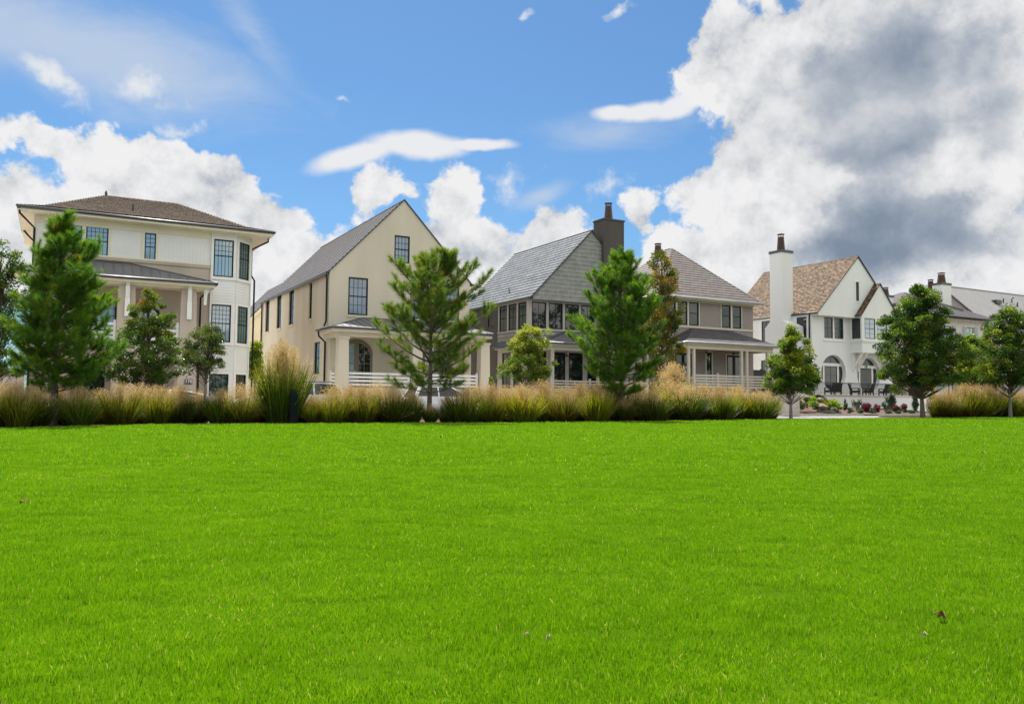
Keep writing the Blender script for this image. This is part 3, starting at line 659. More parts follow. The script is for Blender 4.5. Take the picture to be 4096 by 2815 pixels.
for T, a, b in ((F0, t0 - .03, t1), (h.left(t0), -.03, 4.55)): q.tbox(T, a, b, 5.78, 5.86, 0, .06)
sheet(q, F0, rect(t0, t1, 0, 4.85), holes=lf, reveal=.1); sheet(q, h.left(t0), rect(0, 4.55, 0, 4.85), holes=lw2, reveal=.1)
q.build('window_wall', 'greige_trim', h.o)
q = MB(); sheet(q, F0, rect(t0, t1, 4.86, 5.78), course=.3, lip=.034); sheet(q, h.left(t0), rect(0, 4.55, 4.86, 5.78), course=.3, lip=.034)
FG = h.front(-.5); sheet(q, FG, [(g0, 7.95), (g1, 7.95), (g1, ze + .05), (mid, za - .05), (g0, ze + .05)], course=.3, lip=.034)
q.tbox(FG, g0, g1, 7.9, 7.949, -.5, .03); q.build('shingle_wall', 'grey_shingle', h.o)
q = MB(); sm = (5.28, 6.1, 6.4, 7.88); sheet(q, h.left(t0 - .03), rect(4.55, Dp, 0, ze), holes=[sm], reveal=.1); sheet(q, h.right(t1), rect(0, Dp, 0, ze)); sheet(q, h.back(Dp), [(t0, 0), (t1, 0), (t1, ze), (mid, za), (t0, ze)]); q.build('stucco_wall', 'dark_stucco', h.o)
for i, a in enumerate(fw): window(h.o, F0, a, .06, .07, 2, (1, 1), .5, glass='glass_dark')
for a in lf: window(h.o, F0, a, .06, .08, 2, (1, 1), .45, glass='glass_dark')
for a in lw: window(h.o, h.left(t0), a, .06, .07, 2, (1, 1), .5, glass='glass_green')
for a in lw2: window(h.o, h.left(t0), a, .06, .07, 2, (1, 1), .5, glass='glass_green')
window(h.o, h.left(t0 - .03), sm, .06, .06, 2, (1, 1), .5, sill=.12, sillmat='dark_stucco')
q = MB(); fo = -.62
roof_face(q, [h.L(g0 - .2, Dp + .2, ze - .1), h.L(g0 - .2, fo, ze - .1), h.L(mid, fo, za + .05), h.L(mid, Dp + .2, za + .05)], .36, .034); roof_face(q, [h.L(g1 + .2, fo, ze - .1), h.L(g1 + .2, Dp + .2, ze - .1), h.L(mid, Dp + .2, za + .05), h.L(mid, fo, za + .05)], .36, .034); rf = q.build('roof', 'blue_slate', h.o)
q = MB(); hip_caps(q, h.L(mid, Dp + .2, za + .04), h.L(mid, fo, za + .04), .12, .36); q.build('ridge_caps', 'slate_tile', rf)
q = MB()
for xa in (g0 - .2, g1 + .2):
    a, b = h.L(xa, fo - .01, ze - .22), h.L(mid, fo - .01, za - .07); q.face([a, b, b + Vector((0, 0, .13)), a + Vector((0, 0, .13))]); q.face([a, b, b + Vector((0, .12, 0)), a + Vector((0, .12, 0))])
q.build('rake_edge', 'bronze_frame', rf)
q = MB(); v_ = h.L(14.9, 4.0, ze + .75); q.tube([v_, v_ + Vector((-.1, 0, .35))], .07); q.build('roof_vent', 'zinc_metal', rf)
gutter(h, [h.L(g0 - .26, Dp, ze - .14), h.L(g0 - .26, fo, ze - .14)], .08)
c0, c1, cs0, cs1, cz = 20.06, 21.86, -.85, .5, (fp(2417, 871, -.85)[1] + fp(2496, 883, -.85)[1]) / 2
q = MB(); q.box(h.L(c0, cs0, 0), h.L(c1, cs1, cz - .12)); q.box(h.L(c0 - .05, cs0 - .05, cz - .12), h.L(c1 + .05, cs1 + .05, cz)); ch = q.build('chimney', 'dark_stucco', h.o)
fz = fp(*z4(958, 48), -.2)[1]; flue(ch, h.L((c0 + c1) / 2 - .05, -.2, cz), fz - cz, .33, .24)
sg = -3.0; gc = fp(*zE(1380, 1210), sg); zg = gc[1]; x0, x1 = gc[0], 23.5; tp = fp(*zE(1745, 1035), -.02)
A_, B_, C_ = h.L(x0, sg, zg), h.L(x1, sg, zg), h.L(x1, 0, zg); P0, P1 = h.L(tp[0], -.02, tp[1]), h.L(x1 - 2.5, -.02, tp[1])
Q0, Q1 = h.L(x0, 4.5, zg), h.L(t0 - .03, 4.5, zg + .35); Q2 = h.L(t0 - .03, .0, zg + .35)
seam_roof(h, [[A_, B_, P1, P0], [B_, C_, P1], [h.L(x0, 0, zg), A_, P0, Q2], [Q0, h.L(x0, 0, zg), Q2, Q1]], 'porch_metal', gap=.33)
q = MB(); q.tube([A_, P0], .06); q.tube([P0, P1], .06); q.build('hip_flashing', 'charcoal_metal', h.o)
gutter(h, [h.L(x0 - .04, 4.5, zg - .06), h.L(x0 - .04, sg - .05, zg - .06), h.L(x1, sg - .05, zg - .06)], .07)
q = MB(); q.box(h.L(x0 + .05, sg + .05, zg - .22), h.L(x1, -.01, zg - .12)); q.box(h.L(x0 + .05, -.01, zg - .22), h.L(t0 - .04, 4.4, zg - .12)); q.box(h.L(x0 + .4, sg + .4, zg - .5), h.L(x1, sg + .62, zg - .221)); q.box(h.L(x0 + .4, sg + .62, zg - .5), h.L(x0 + .62, -.01, zg - .221)); q.build('porch_beam', 'greige_trim', h.o)
for a in (fp(2206, 1388, sg + .5)[0], 18.3, 22.6):
    q = MB(); q.box(h.L(a, sg + .41, 0), h.L(a + .17, sg + .6, zg - .5)); q.build('post', 'greige_trim', h.o)
q = MB(); q.box(h.L(x0 + .3, sg + .3, 0), h.L(x1, -.01, 1.2)); q.build('porch_floor', 'greige_trim', h.o)
boards_rail(h.o, h.front(sg + .5), 14.7, 18.3, 2.22, 4, .1, .08, 'greige_trim', post=[17.7]); boards_rail(h.o, h.front(sg + .5), 18.5, 22.6, 2.22, 4, .1, .08, 'greige_trim')
fan(16.4, -1.5, 3.95, 'black ceiling fan under the porch of the dark grey shingled house')

# ---------------------------------------------------------------- 4  taupe house with hip roof
h = House('taupe_house', 'taupe lap sided house with grey tiled hip roof and pale posted porch', 26.0)
t0, t1, Dp = 26.0, 35.74, 9.4; F0 = h.front(0)
fw = [(26.48, 27.48, 6.88, 8.7), (27.66, 28.66, 6.88, 8.7), (28.81, 29.83, 6.88, 8.7), (32.24, 33.24, 6.87, 8.69), (33.43, 34.41, 6.87, 8.69)]
nw = (30.62, 31.16, 2.0, 4.78); dw = [(27.4, 29.1, 1.6, 4.65), (32.78, 34.45, 1.6, 4.65)]
q = MB(); sheet(q, F0, rect(t0, t1, 0, 8.95), holes=fw + [nw] + dw, reveal=.08, course=.17, lip=.024); sheet(q, h.left(t0), rect(0, Dp, 0, 8.95), course=.17, lip=.024); sheet(q, h.right(t1), rect(0, Dp, 0, 8.95), course=.17, lip=.024); sheet(q, h.back(Dp), rect(t0, t1, 0, 8.95)); q.build('wall', 'taupe_siding', h.o)
q = MB(); q.tbox(F0, t0 - .02, t1 + .02, 8.72, 9.0, .0243, .055); q.tbox(F0, t0 - .02, t1 + .02, 6.66, 6.80, .0243, .07)
for w_ in fw:
    q.tbox(F0, w_[0] - .1, w_[0], 6.81, 8.719, .0243, .048); q.tbox(F0, w_[1], w_[1] + .08, 6.81, 8.719, .0243, .049)
for w_ in [nw] + dw:
    q.tbox(F0, w_[0] - .12, w_[0], 1.5, w_[3] + .12, .0243, .048); q.tbox(F0, w_[1], w_[1] + .12, 1.5, w_[3] + .12, .0243, .048); q.tbox(F0, w_[0], w_[1], w_[3], w_[3] + .12, .0243, .048)
q.build('trim', 'taupe_trim', h.o)
for a in fw: window(h.o, F0, a, .04, .075, 1, (1, 1), .53, glass='glass_green')
window(h.o, F0, nw, .04, .06, 2, (4, 1), .5, glass=('glass_green', 'glass_shade'))
for a in dw: door(h.o, F0, a, .03, 'black_frame', 2, 'glass_green', 1, 1, .12, handle=False)
ov = .6; ze = 9.02; e0, e1, f0, f1 = t0 - ov, t1 + .45, -ov, Dp + ov; mid = (t0 + t1) / 2
zap = fp(2688, 993, 4.46)[1]; R1, R2 = h.L(mid, 4.46, zap), h.L(mid, Dp - 4.2, zap)
E_ = [h.L(e0, f0, ze), h.L(e1, f0, ze), h.L(e1, f1, ze), h.L(e0, f1, ze)]
q = MB(); roof_face(q, [E_[0], E_[1], R1], .33); roof_face(q, [E_[1], E_[2], R2, R1], .33); roof_face(q, [E_[2], E_[3], R2], .33); roof_face(q, [E_[3], E_[0], R1, R2], .33); rf = q.build('roof', 'brown_tile', h.o)
q = MB()
for e, r_ in zip(E_, (R1, R1, R2, R2)): hip_caps(q, e, r_, .13, .36)
hip_caps(q, R2, R1, .13, .36); q.build('ridge_caps', 'brown_tile', rf)
q = MB(); q.box(h.L(e0, f0, ze - .2), h.L(e1, f1, ze - .12)); q.box(h.L(e0 + .03, f0 + .03, ze - .12), h.L(e1 - .03, f1 - .03, ze - .02)); q.build('soffit', 'taupe_trim', h.o)
gutter(h, [h.L(e0 - .05, f1, ze - .06), h.L(e0 - .05, f0 - .05, ze - .06), h.L(e1 + .05, f0 - .05, ze - .06), h.L(e1 + .05, f1, ze - .06)], .07, 'zinc_metal')
fl = row(mid - .2, Dp - 3.6); pf_ = at(2633, fl.y); zt_, zb_ = zat(2633, 973, fl.y), zat(2633, 1012, fl.y); pr = pf_ - ORG; flue(rf, h.L(pr.dot(rr), pr.dot(dd), zb_ - .15), zt_ - zb_ + .15, .33, .26)
sg = -2.95; ga, gb = fp(*zG(470, 50), sg), fp(*zG(2130, 165), sg); zg = (ga[1] + gb[1]) / 2; x0, x1 = ga[0] - .05, gb[0]; ta, tb_ = fp(*z5(690, 770), -.02), fp(*z5(945, 790), -.02); zt_ = (ta[1] + tb_[1]) / 2
A_, B_, C_, D_ = h.L(x0, sg, zg), h.L(x1, sg, zg), h.L(x1, -.01, zg), h.L(x0 - 2.2, sg + 4.0, zg); P0, P1 = h.L(ta[0], -.02, zt_), h.L(tb_[0], -.02, zt_)
G0 = h.L(x0, 3.0, zg); G1 = h.L(t0 - .03, 3.0, zg + .4); G2 = h.L(t0 - .03, -.02, zg + .4)
q = MB(); roof_face(q, [A_, B_, P1, P0], .3); roof_face(q, [B_, C_, P1], .3); roof_face(q, [h.L(x0, -.02, zg), A_, P0], .3); pr_ = q.build('porch_roof', 'slate_tile', h.o)
q = MB(); hip_caps(q, A_, P0, .1, .3); hip_caps(q, B_, P1, .1, .3); q.build('ridge_caps', 'slate_tile', pr_)
gutter(h, [h.L(x0 - .04, -.02, zg - .05), h.L(x0 - .04, sg - .05, zg - .05), h.L(x1 + .04, sg - .05, zg - .05), h.L(x1 + .04, -.02, zg - .05)], .065, 'zinc_metal')
q = MB(); q.box(h.L(x0 + .05, sg + .05, zg - .2), h.L(x1 - .05, -.03, zg - .11)); sb = sg + .33
for a, b, c, e in ((x0 + .2, sb, x1 - .35, sb + .25), (x0 + .2, sb + .25, x0 + .45, -.03), (x1 - .6, sb + .25, x1 - .35, -.03)): q.box(h.L(a, b, zg - .52), h.L(c, e, zg - .201))
q.build('porch_beam', 'taupe_trim', h.o)
for px in (2755, 2776, 2967, 2988, 3071, 3090):
    a = fp(px, 1395, sb)[0]; q = MB(); q.box(h.L(a - .04, sb + .01, 0), h.L(a + .15, sb + .2, zg - .52)); q.build('post', 'pale_post', h.o)
q = MB(); q.box(h.L(x0 + .25, sb - .02, 0), h.L(x1 - .3, -.03, 1.55)); q.build('porch_floor', 'pale_post', h.o)
pts_ = [fp(px, 1395, sb)[0] for px in (2776, 2967, 2988, 3071)]
for a, b, ps_ in ((pts_[0] + .16, pts_[1] - .05, [fp(2874, 1500, sb)[0]]), (pts_[1] + .16, pts_[2] - .05, []), (pts_[2] + .16, pts_[3] - .05, [])): boards_rail(h.o, h.front(sb + .1), a, b, 2.9, 5, .13, .08, 'pale_post', post=ps_)
pole(h.o, 'downpipe', [h.L(x0 + .05, sg + .05, zg - .1), h.L(x0 + .12, sg + .2, zg - .35), h.L(x0 + .2, sb - .03, zg - .6), h.L(x0 + .2, sb - .03, 1.2)], .05, 'zinc_metal')
pole(h.o, 'downpipe', [h.L(t0 - .1, .1, ze - .2), h.L(t0 - .1, .1, zg + .3)], .05, 'zinc_metal')
fan(29.3, -1.5, zg - .7, 'black ceiling fan on the taupe porch, over the narrow window'); fan(32.2, -1.4, zg - .7, 'black ceiling fan on the taupe porch, in front of the double door')

# ---------------------------------------------------------------- 5  white gabled house with round openings
h = House('white_house', 'white painted house with cedar roof, tall chimney and round entrance openings', 42.75)
t0, t1, Dp = 42.75, 53.4, 9.0; F0 = h.front(0); ze = 8.75; FG = h.front(-.6)
ap = fp(3430, 1029, -.6); mid, za = ap[0], ap[1]; g0 = fp(3271, 1246, -.6)[0]; g1 = 2 * mid - g0
Dp = max(8.0, sp(3058, 1092, mid)[0])
wa = [(44.3, 45.44, 6.56, 8.4), (45.63, 46.81, 6.56, 8.4)]
circ = [(45.48, 3.5, 1.6), (50.17, 3.42, 1.58)]
sq = [(c[0] - c[2] - .08, c[0] + c[2] + .08, max(1.5, c[1] - c[2] - .08), c[1] + c[2] + .08) for c in circ]
q = MB(); sheet(q, F0, rect(t0, t1, 0, 8.7), holes=wa + sq, reveal=.0)
for w_ in wa:
    for a, b in (((w_[0], w_[2]), (w_[1], w_[2])), ((w_[1], w_[2]), (w_[1], w_[3])), ((w_[1], w_[3]), (w_[0], w_[3])), ((w_[0], w_[3]), (w_[0], w_[2]))): q.face([F0(*a, 0), F0(*b, 0), F0(*b, -.1), F0(*a, -.1)])
for (cu, cv, R), s_ in zip(circ, sq):
    n = 64
    def sqp(a):
        dx, dz = math.cos(a), math.sin(a); kx = ((s_[1] - cu) if dx > 0 else (s_[0] - cu)) / dx if abs(dx) > 1e-6 else 9e9; kz = ((s_[3] - cv) if dz > 0 else (s_[2] - cv)) / dz if abs(dz) > 1e-6 else 9e9
        k_ = min(kx, kz); return cu + dx * k_, cv + dz * k_
    angs = sorted(set([i * 2 * math.pi / n for i in range(n)] + [math.atan2(z - cv, u - cu) % (2 * math.pi) for u in s_[:2] for z in s_[2:]]))
    for i in range(len(angs)):
        a, b = angs[i], angs[(i + 1) % len(angs)]
        ca = lambda x: (cu + R * math.cos(x), max(1.5, cv + R * math.sin(x)))
        q.face([F0(*ca(a), 0), F0(*sqp(a), 0), F0(*sqp(b), 0), F0(*ca(b), 0)]); q.face([F0(*ca(a), 0), F0(*ca(b), 0), F0(*ca(b), -.38), F0(*ca(a), -.38)], smooth=True)
lwn = [(.56, 1.65, 6.55, 8.4), (4.75, 5.8, 6.5, 8.4), (5.0, 5.9, 3.0, 4.75), (.6, 1.5, 2.9, 4.3)]
sheet(q, h.left(t0), rect(0, Dp, 0, ze), holes=lwn, reveal=.12); sheet(q, h.right(t1), rect(0, Dp, 0, ze)); sheet(q, h.back(Dp), [(t0, 0), (t1, 0), (t1, ze), (mid, za), (t0, ze)])
sheet(q, FG, [(g0, 8.72), (g1, 8.72), (g1, ze + .1), (mid, za), (g0, ze + .1)], holes=[(fp(3421, 1128, -.6)[0] + .02, fp(3436, 1208, -.6)[0], 10.0, 11.72)], reveal=.1)
q.tbox(FG, g0, g1, 8.46, 8.72, -.6, .02); q.box(h.L(t0 - .02, -.6, 8.46), h.L(t0 + .0, Dp, 8.74)); q.build('wall', 'white_brick_paint', h.o)
sw = (fp(3421, 1128, -.6)[0] + .02, fp(3436, 1208, -.6)[0], 10.0, 11.72); window(h.o, FG, sw, .06, .05, 2, (5, 1), meet=False, frame='bronze_frame', glass='glass_green')
q = MB()
for a, b, c, e in ((sw[0] - .13, sw[0], sw[2] - .13, sw[3] + .13), (sw[1], sw[1] + .13, sw[2] - .13, sw[3] + .13), (sw[0], sw[1], sw[3], sw[3] + .13), (sw[0], sw[1], sw[2] - .13, sw[2])): q.tbox(FG, a, b, c, e, .001, .04)
q.build('trim', 'white_paint', h.o); q = MB()
q.tbox(F0, 44.18, 44.3, 6.43, 8.5, .001, .03); q.tbox(F0, 46.81, 46.93, 6.43, 8.5, .001, .03); q.tbox(F0, 45.44, 45.63, 6.44, 8.5, .001, .025); q.tbox(F0, 44.15, 46.96, 6.3, 6.43, .001, .07); q.build('trim', 'white_paint', h.o)
for a in wa: window(h.o, F0, a, .06, .065, 2, (2, 2), .5, frame='bronze_frame', glass='glass_green')
for a in lwn: window(h.o, h.left(t0), a, .08, .07, 2, (2, 2), .5, frame='bronze_frame', glass='glass_dark', sill=.1, sillmat='white_paint')
for i, (cu, cv, R) in enumerate(circ):
    T = h.front(.36); q = MB(); zl, zh = cv + .62, cv + .88; mw = .82 if i == 0 else .78
    dz = lambda x: math.sqrt(max(0, R * R - (x - cu) ** 2)); bw = .2
    hx = lambda z: math.sqrt(max(0, R * R - (z - cv) ** 2))
    q.tbox(T, cu - hx(zl), cu + hx(zl), zl, zh, 0, .06)
    for sgn in (-1, 1):
        a, b = sorted((cu + sgn * mw, cu + sgn * (mw + bw))); q.tbox(T, a, b, 1.5, zl, 0, .058)
    for j in range(48):
        a, b = j * 2 * math.pi / 48, (j + 1) * 2 * math.pi / 48; R2_ = R - .06
        P = lambda r_, x: (cu + r_ * math.cos(x), max(1.5, cv + r_ * math.sin(x)))
        q.face([T(*P(R, a), .05), T(*P(R, b), .05), T(*P(R2_, b), .05), T(*P(R2_, a), .05)])
    f = q.build('round_window' if i == 0 else 'round_entrance', 'white_paint', h.o)
    q = MB(); up = [(cu + hx(zh) * math.cos(0), zh)] + [(cu + R * math.cos(a), cv + R * math.sin(a)) for a in np.linspace(math.asin(.88 / R), math.pi - math.asin(.88 / R), 14)]; q.prism(T, up[1:], -.02, .02); q.build('pane', 'glass_green', f)
    for sgn in (-1, 1):
        xs = np.linspace(mw + bw, R - .02, 8); tops = [(cu + sgn * x, min(zl, cv + dz(cu + x))) for x in xs]; bots = [(cu + sgn * x, max(1.5, cv - dz(cu + x))) for x in xs[::-1]]
        q = MB(); q.prism(T, tops + bots, -.02, .02); q.build('pane', 'glass_dark', f)
    bars = MB(); bars.tbox(T, cu - .012, cu + .012, zh, cv + R - .03, .021, .035)
    for sgn in (-1, 1): a, b = sorted((cu + sgn * (mw + bw), cu + sgn * (R - .05))); bars.tbox(T, a, b, cv - .2, cv - .17, .021, .035)
    if i == 0:
        q = MB(); q.tbox(T, cu - mw, cu + mw, 1.5, zl, -.02, .02); q.build('pane', 'glass_green', f); bars.tbox(T, cu - .015, cu + .015, 1.5, zl, .021, .036)
        for a, b, c, e in ((cu - mw, cu + mw, zl - .07, zl), (cu - mw, cu - mw + .06, 1.5, zl - .07), (cu + mw - .06, cu + mw, 1.5, zl - .07)): bars.tbox(T, a, b, c, e, .021, .05)
        bars.tbox(T, cu - mw + .06, cu + mw - .06, cv - .2, cv - .17, .021, .035)
    else:
        q = MB(); q.tbox(T, cu - mw, cu + mw, 1.5, zl - .08, -.02, .03)
        for x in np.linspace(cu - mw + .3, cu + mw - .3, 4): q.tbox(T, x - .006, x + .006, 1.55, zl - .12, .0301, .036)
        dr = q.build('door', 'grey_door', f); q = MB(); q.lathe(Vector(T(cu + .02, 3.05, .05)), [(.03, 0), (.05, .03), (.03, .06)], 8); q.build('knocker', 'wrought_iron', dr)
        text_part('house_number', '130', .27, T(cu - .0, (zl + zh) / 2, .07), 0, 'black_frame', f)
    bars.build('glazing_bars', 'bronze_frame', f)
# bay on braces
FBY = h.front(-1.15); sB = -1.15
tt = lambda px, py: fp(px, py, sB)[0]
b0, b1 = tt(3448, 1361), tt(3590, 1231); zb0, zb1 = 5.38, 8.8; bp = fp(3527, 1136, sB - .1); bm = (b0 + b1) / 2; zbp = bp[1]
bw = [(tt(3458, 1271), tt(3502, 1357), 6.6, 8.45), (tt(3507, 1276), tt(3549, 1361), 6.6, 8.45), (tt(3555, 1286), b1 - .22, 6.6, 8.45)]
sdw = (-1.0, -.12, 6.6, 8.45)
q = MB(); sheet(q, FBY, [(b0, zb0), (b1, zb0), (b1, zb1), (bm, zbp), (b0, zb1)], holes=bw, reveal=.08); sheet(q, h.left(b0), rect(sB, -.002, zb0, zb1 + .1), holes=[sdw], reveal=.08); sheet(q, h.right(b1), rect(sB, -.002, zb0, zb1 + .1)); q.box(h.L(b0, sB, zb0 - .04), h.L(b1, -.002, zb0 - .001))
q.tbox(FBY, b0 - .06, b1 + .06, 6.36, 6.50, .001, .09); q.tbox(FBY, b0 - .03, b1 + .03, 6.26, 6.36, .001, .05); q.tbox(h.left(b0), sB - .09, -.01, 6.36, 6.5, .001, .09); q.tbox(h.left(b0), sB - .05, -.01, 6.26, 6.36, .001, .05); q.build('bay', 'white_brick_paint', h.o)
for a in bw: window(h.o, FBY, a, .05, .065, 2, (2, 2), .5, frame='bronze_frame', glass='glass_shade')
window(h.o, h.left(b0), sdw, .05, .065, 2, (2, 2), .5, frame='bronze_frame', glass='glass_dark')
for x in (b0 + .12, b0 + .75, b1 - .9, b1 - .27):
    q = MB(); T = h.left(x); q.prism(T, [(-.16, 3.75), (-.002, 3.75), (-.002, 5.33), (-.16, 5.33)], -.16, 0); q.prism(T, [(-.165, 3.95), (-.165, 4.25), (sB + .18, 5.33), (sB + .0, 5.33)], -.155, -.005); q.build('brace', 'white_paint', h.o)
q = MB(); fo = -.72
roof_face(q, [h.L(g0 - .12, Dp + .1, ze - .05), h.L(g0 - .12, fo, ze - .05), h.L(mid, fo, za + .09), h.L(mid, Dp + .1, za + .09)], .2, .035); roof_face(q, [h.L(g1 + .12, fo, ze - .05), h.L(g1 + .12, Dp + .1, ze - .05), h.L(mid, Dp + .1, za + .09), h.L(mid, fo, za + .09)], .2, .035)
bf = sB - .12; dep = 3.2
roof_face(q, [h.L(b0 - .14, dep, zb1 - .1), h.L(b0 - .14, bf, zb1 - .1), h.L(bm, bf, zbp + .06), h.L(bm, dep, zbp + .06)], .2, .035); roof_face(q, [h.L(b1 + .14, bf, zb1 - .1), h.L(b1 + .14, dep, zb1 - .1), h.L(bm, dep, zbp + .06), h.L(bm, bf, zbp + .06)], .2, .035)
rf = q.build('roof', 'cedar_shake', h.o)
q = MB(); hip_caps(q, h.L(mid, Dp + .1, za + .08), h.L(mid, fo, za + .08), .1, .22); q.build('ridge_caps', 'cedar_shake', rf); q = MB(); hip_caps(q, h.L(bm, dep, zbp + .05), h.L(bm, bf, zbp + .05), .1, .22); q.build('ridge_caps', 'cedar_shake', rf)
q = MB()
for xa, xm, s_, z0_, z1_ in ((g0 - .12, mid, fo - .01, ze - .12, za + .02), (g1 + .12, mid, fo - .01, ze - .12, za + .02), (b0 - .14, bm, bf - .01, zb1 - .17, zbp - .01), (b1 + .14, bm, bf - .01, zb1 - .17, zbp - .01)):
    a, b = h.L(xa, s_, z0_), h.L(xm, s_, z1_); q.face([a, b, b + Vector((0, 0, .05)), a + Vector((0, 0, .05))]); q.face([a, b, b + Vector((0, .1, 0)), a + Vector((0, .1, 0))])
q.build('rake_edge', 'bronze_frame', rf)
gutter(h, [h.L(g0 - .18, Dp, ze - .1), h.L(g0 - .18, fo, ze - .1)], .08); gutter(h, [h.L(b0 - .2, -.6, zb1 - .14), h.L(b0 - .2, bf, zb1 - .14)], .08)
pole(h.o, 'downpipe', [h.L(g0 - .1, .2, ze - .15), h.L(t0 - .08, .2, 8.2), h.L(t0 - .08, .2, .6)], .06, 'black_frame')
c0, c1, s0_, s1_ = 41.5, 42.86, 2.13, 3.55; cz = fp(3128, 998, 2.13)[1]
q = MB(); b_ = [(.89, 4.17), (s0_, s1_)]; zs0, zs1 = 7.55, 8.12
q.box(h.L(c0, .89, 0), h.L(t0 - .001, 4.17, zs0)); q.prism(h.left(c0), [(.89, zs0), (4.17, zs0), (s1_, zs1), (s0_, zs1)], 0, -(t0 - c0 - .001)); q.box(h.L(c0, s0_, zs1), h.L(c1, s1_, cz - .22)); ch = q.build('chimney', 'white_brick_paint', h.o)
q = MB(); q.box(h.L(c0 - .06, s0_ - .06, cz - .22), h.L(c1 + .06, s1_ + .06, cz)); cp = q.build('chimney_cap', 'charcoal_metal', ch)
fz = fp(*z6(345, 73), 2.8)[1]; flue(cp, h.L(42.2, 2.85, cz), fz - cz + .1, .36, .27)

# ---------------------------------------------------------------- 6  pale brick house, 7 grey metal-roofed house
h = House('brick_house', 'pale brick house with grey tiled hip roof and blue grey shutters', 57.5)
t0, t1, Dp = 57.5, 68.8, 11.0; F0 = h.front(0); zw = 9.35
ws = [(65.16, 66.35, 6.82, 8.55), (61.5, 62.7, 6.82, 8.55), (58.3, 59.5, 6.82, 8.55), (65.0, 66.3, 2.4, 4.5), (58.6, 60.0, 2.4, 4.5)]
q = MB(); sheet(q, F0, rect(t0, t1, 0, zw), holes=ws, reveal=.12); sheet(q, h.left(t0), rect(0, Dp, 0, zw)); sheet(q, h.right(t1), rect(0, Dp, 0, zw)); sheet(q, h.back(Dp), rect(t0, t1, 0, zw))
q.tbox(F0, t0, t1, zw - .55, zw - .47, .001, .05); q.tbox(F0, t0, t1, zw - .14, zw, .001, .07); u = t0 + .1
while u < t1: q.tbox(F0, u, u + .1, zw - .40, zw - .2, .001, .05); u += .22
q.build('wall', 'pale_brick', h.o)
for a in ws:
    window(h.o, F0, a, .08, .07, 2, (2, 2), .5, frame='bronze_frame', glass='glass_shade', sill=.08, sillmat='concrete')
    for x in (a[0] - .64, a[1] + .1):
        q = MB(); q.tbox(F0, x, x + .54, a[2], a[3] + .05, .01, .05); q.build('shutter', 'shutter_blue', h.o)
ze = 9.55; e0, e1, f0, f1 = t0 - .5, t1 + .55, -.5, Dp + .5; mid = (t0 + t1) / 2; zap = fp(3588, 1168, 5.7)[1]; R1, R2 = h.L(mid, 5.4, zap), h.L(mid, 5.8, zap)
E_ = [h.L(e0, f0, ze), h.L(e1, f0, ze), h.L(e1, f1, ze), h.L(e0, f1, ze)]
q = MB(); roof_face(q, [E_[0], E_[1], R1], .33); roof_face(q, [E_[1], E_[2], R2, R1], .33); roof_face(q, [E_[2], E_[3], R2], .33); roof_face(q, [E_[3], E_[0], R1, R2], .33); rf = q.build('roof', 'slate_tile', h.o)
q = MB()
for e, r_ in zip(E_, (R1, R1, R2, R2)): hip_caps(q, e, r_, .13, .36)
q.build('ridge_caps', 'slate_tile', rf)
q = MB(); q.box(h.L(e0, f0, ze - .12), h.L(e1, f1, ze - .03)); q.build('soffit', 'charcoal_metal', h.o); gutter(h, [h.L(e0, f0 - .05, ze - .05), h.L(e1 + .05, f0 - .05, ze - .05), h.L(e1 + .05, f1, ze - .05)], .08)
cn = fp(3808, 1382, -1.2); q = MB(); A_, B_, C_, D_ = h.L(cn[0] - 1.8, -1.3, 6.0), h.L(cn[0] + 1.8, -1.3, 6.0), h.L(cn[0] + 1.2, -.01, 6.75), h.L(cn[0] - 1.2, -.01, 6.75)
seam_roof(h, [[A_, B_, C_, D_], [B_, h.L(cn[0] + 1.8, -.01, 6.0), C_], [h.L(cn[0] - 1.8, -.01, 6.0), A_, D_]], 'charcoal_metal', 'canopy')
q = MB(); q.tbox(F0, 62.5, 64.3, 1.5, 4.4, .002, .05); q.build('door', 'grey_door', h.o)
def rear_chimney(h, par, px, py_top, py_box, py_eave, Y, w, r, boxmat='white_brick_paint'):
    p = at(px, Y) - ORG; c = (p.dot(rr), p.dot(dd)); zb, zt_, ze_ = zat(px, py_box, Y), zat(px, py_top, Y), zat(px, py_eave, Y)
    q = MB(); q.box(h.L(c[0] - w, c[1] - w * .7, ze_ - 1.5), h.L(c[0] + w, c[1] + w * .7, zb - .22)); f = q.build('chimney', boxmat, par)
    q = MB(); q.box(h.L(c[0] - w - .05, c[1] - w * .7 - .05, zb - .22), h.L(c[0] + w + .05, c[1] + w * .7 + .05, zb)); k_ = q.build('chimney_cap', 'charcoal_metal', f); flue(f, h.L(c[0], c[1], zb), zt_ - zb, r, r * .74)
rear_chimney(h, h.o, 3552, 1149, 1182, 1240, 83, .6, .3); rear_chimney(h, h.o, 3733, 1117, 1158, 1230, 86, .65, .34)
h = House('metal_roof_house', 'grey house with long standing seam metal roof beyond the pale brick house', 72.2)
t0, t1 = 72.2, 100; se, sr = 1.0, 7.0; za = fp(3770, 1143, 7)[1]; z_e = za - (sr - se) * .92
q = MB(); sheet(q, h.left(t0), [(se + .3, 0), (13 - .3, 0), (12.7, z_e + .25), (sr, za - .15), (se + .3, z_e + .25)], course=.2); sheet(q, h.front(se + .3), rect(t0, t1, 0, z_e + .3), course=.2); sheet(q, h.right(t1), rect(se, 13, 0, z_e)); q.build('wall', 'greige_trim', h.o)
seam_roof(h, [[h.L(t0 - .35, se - .3, z_e - .27), h.L(t1, se - .3, z_e - .27), h.L(t1, sr, za), h.L(t0 - .35, sr, za)], [h.L(t1, 13.3, z_e - .27), h.L(t0 - .35, 13.3, z_e - .27), h.L(t0 - .35, sr, za), h.L(t1, sr, za)]], 'grey_seam_metal', 'roof', .5)
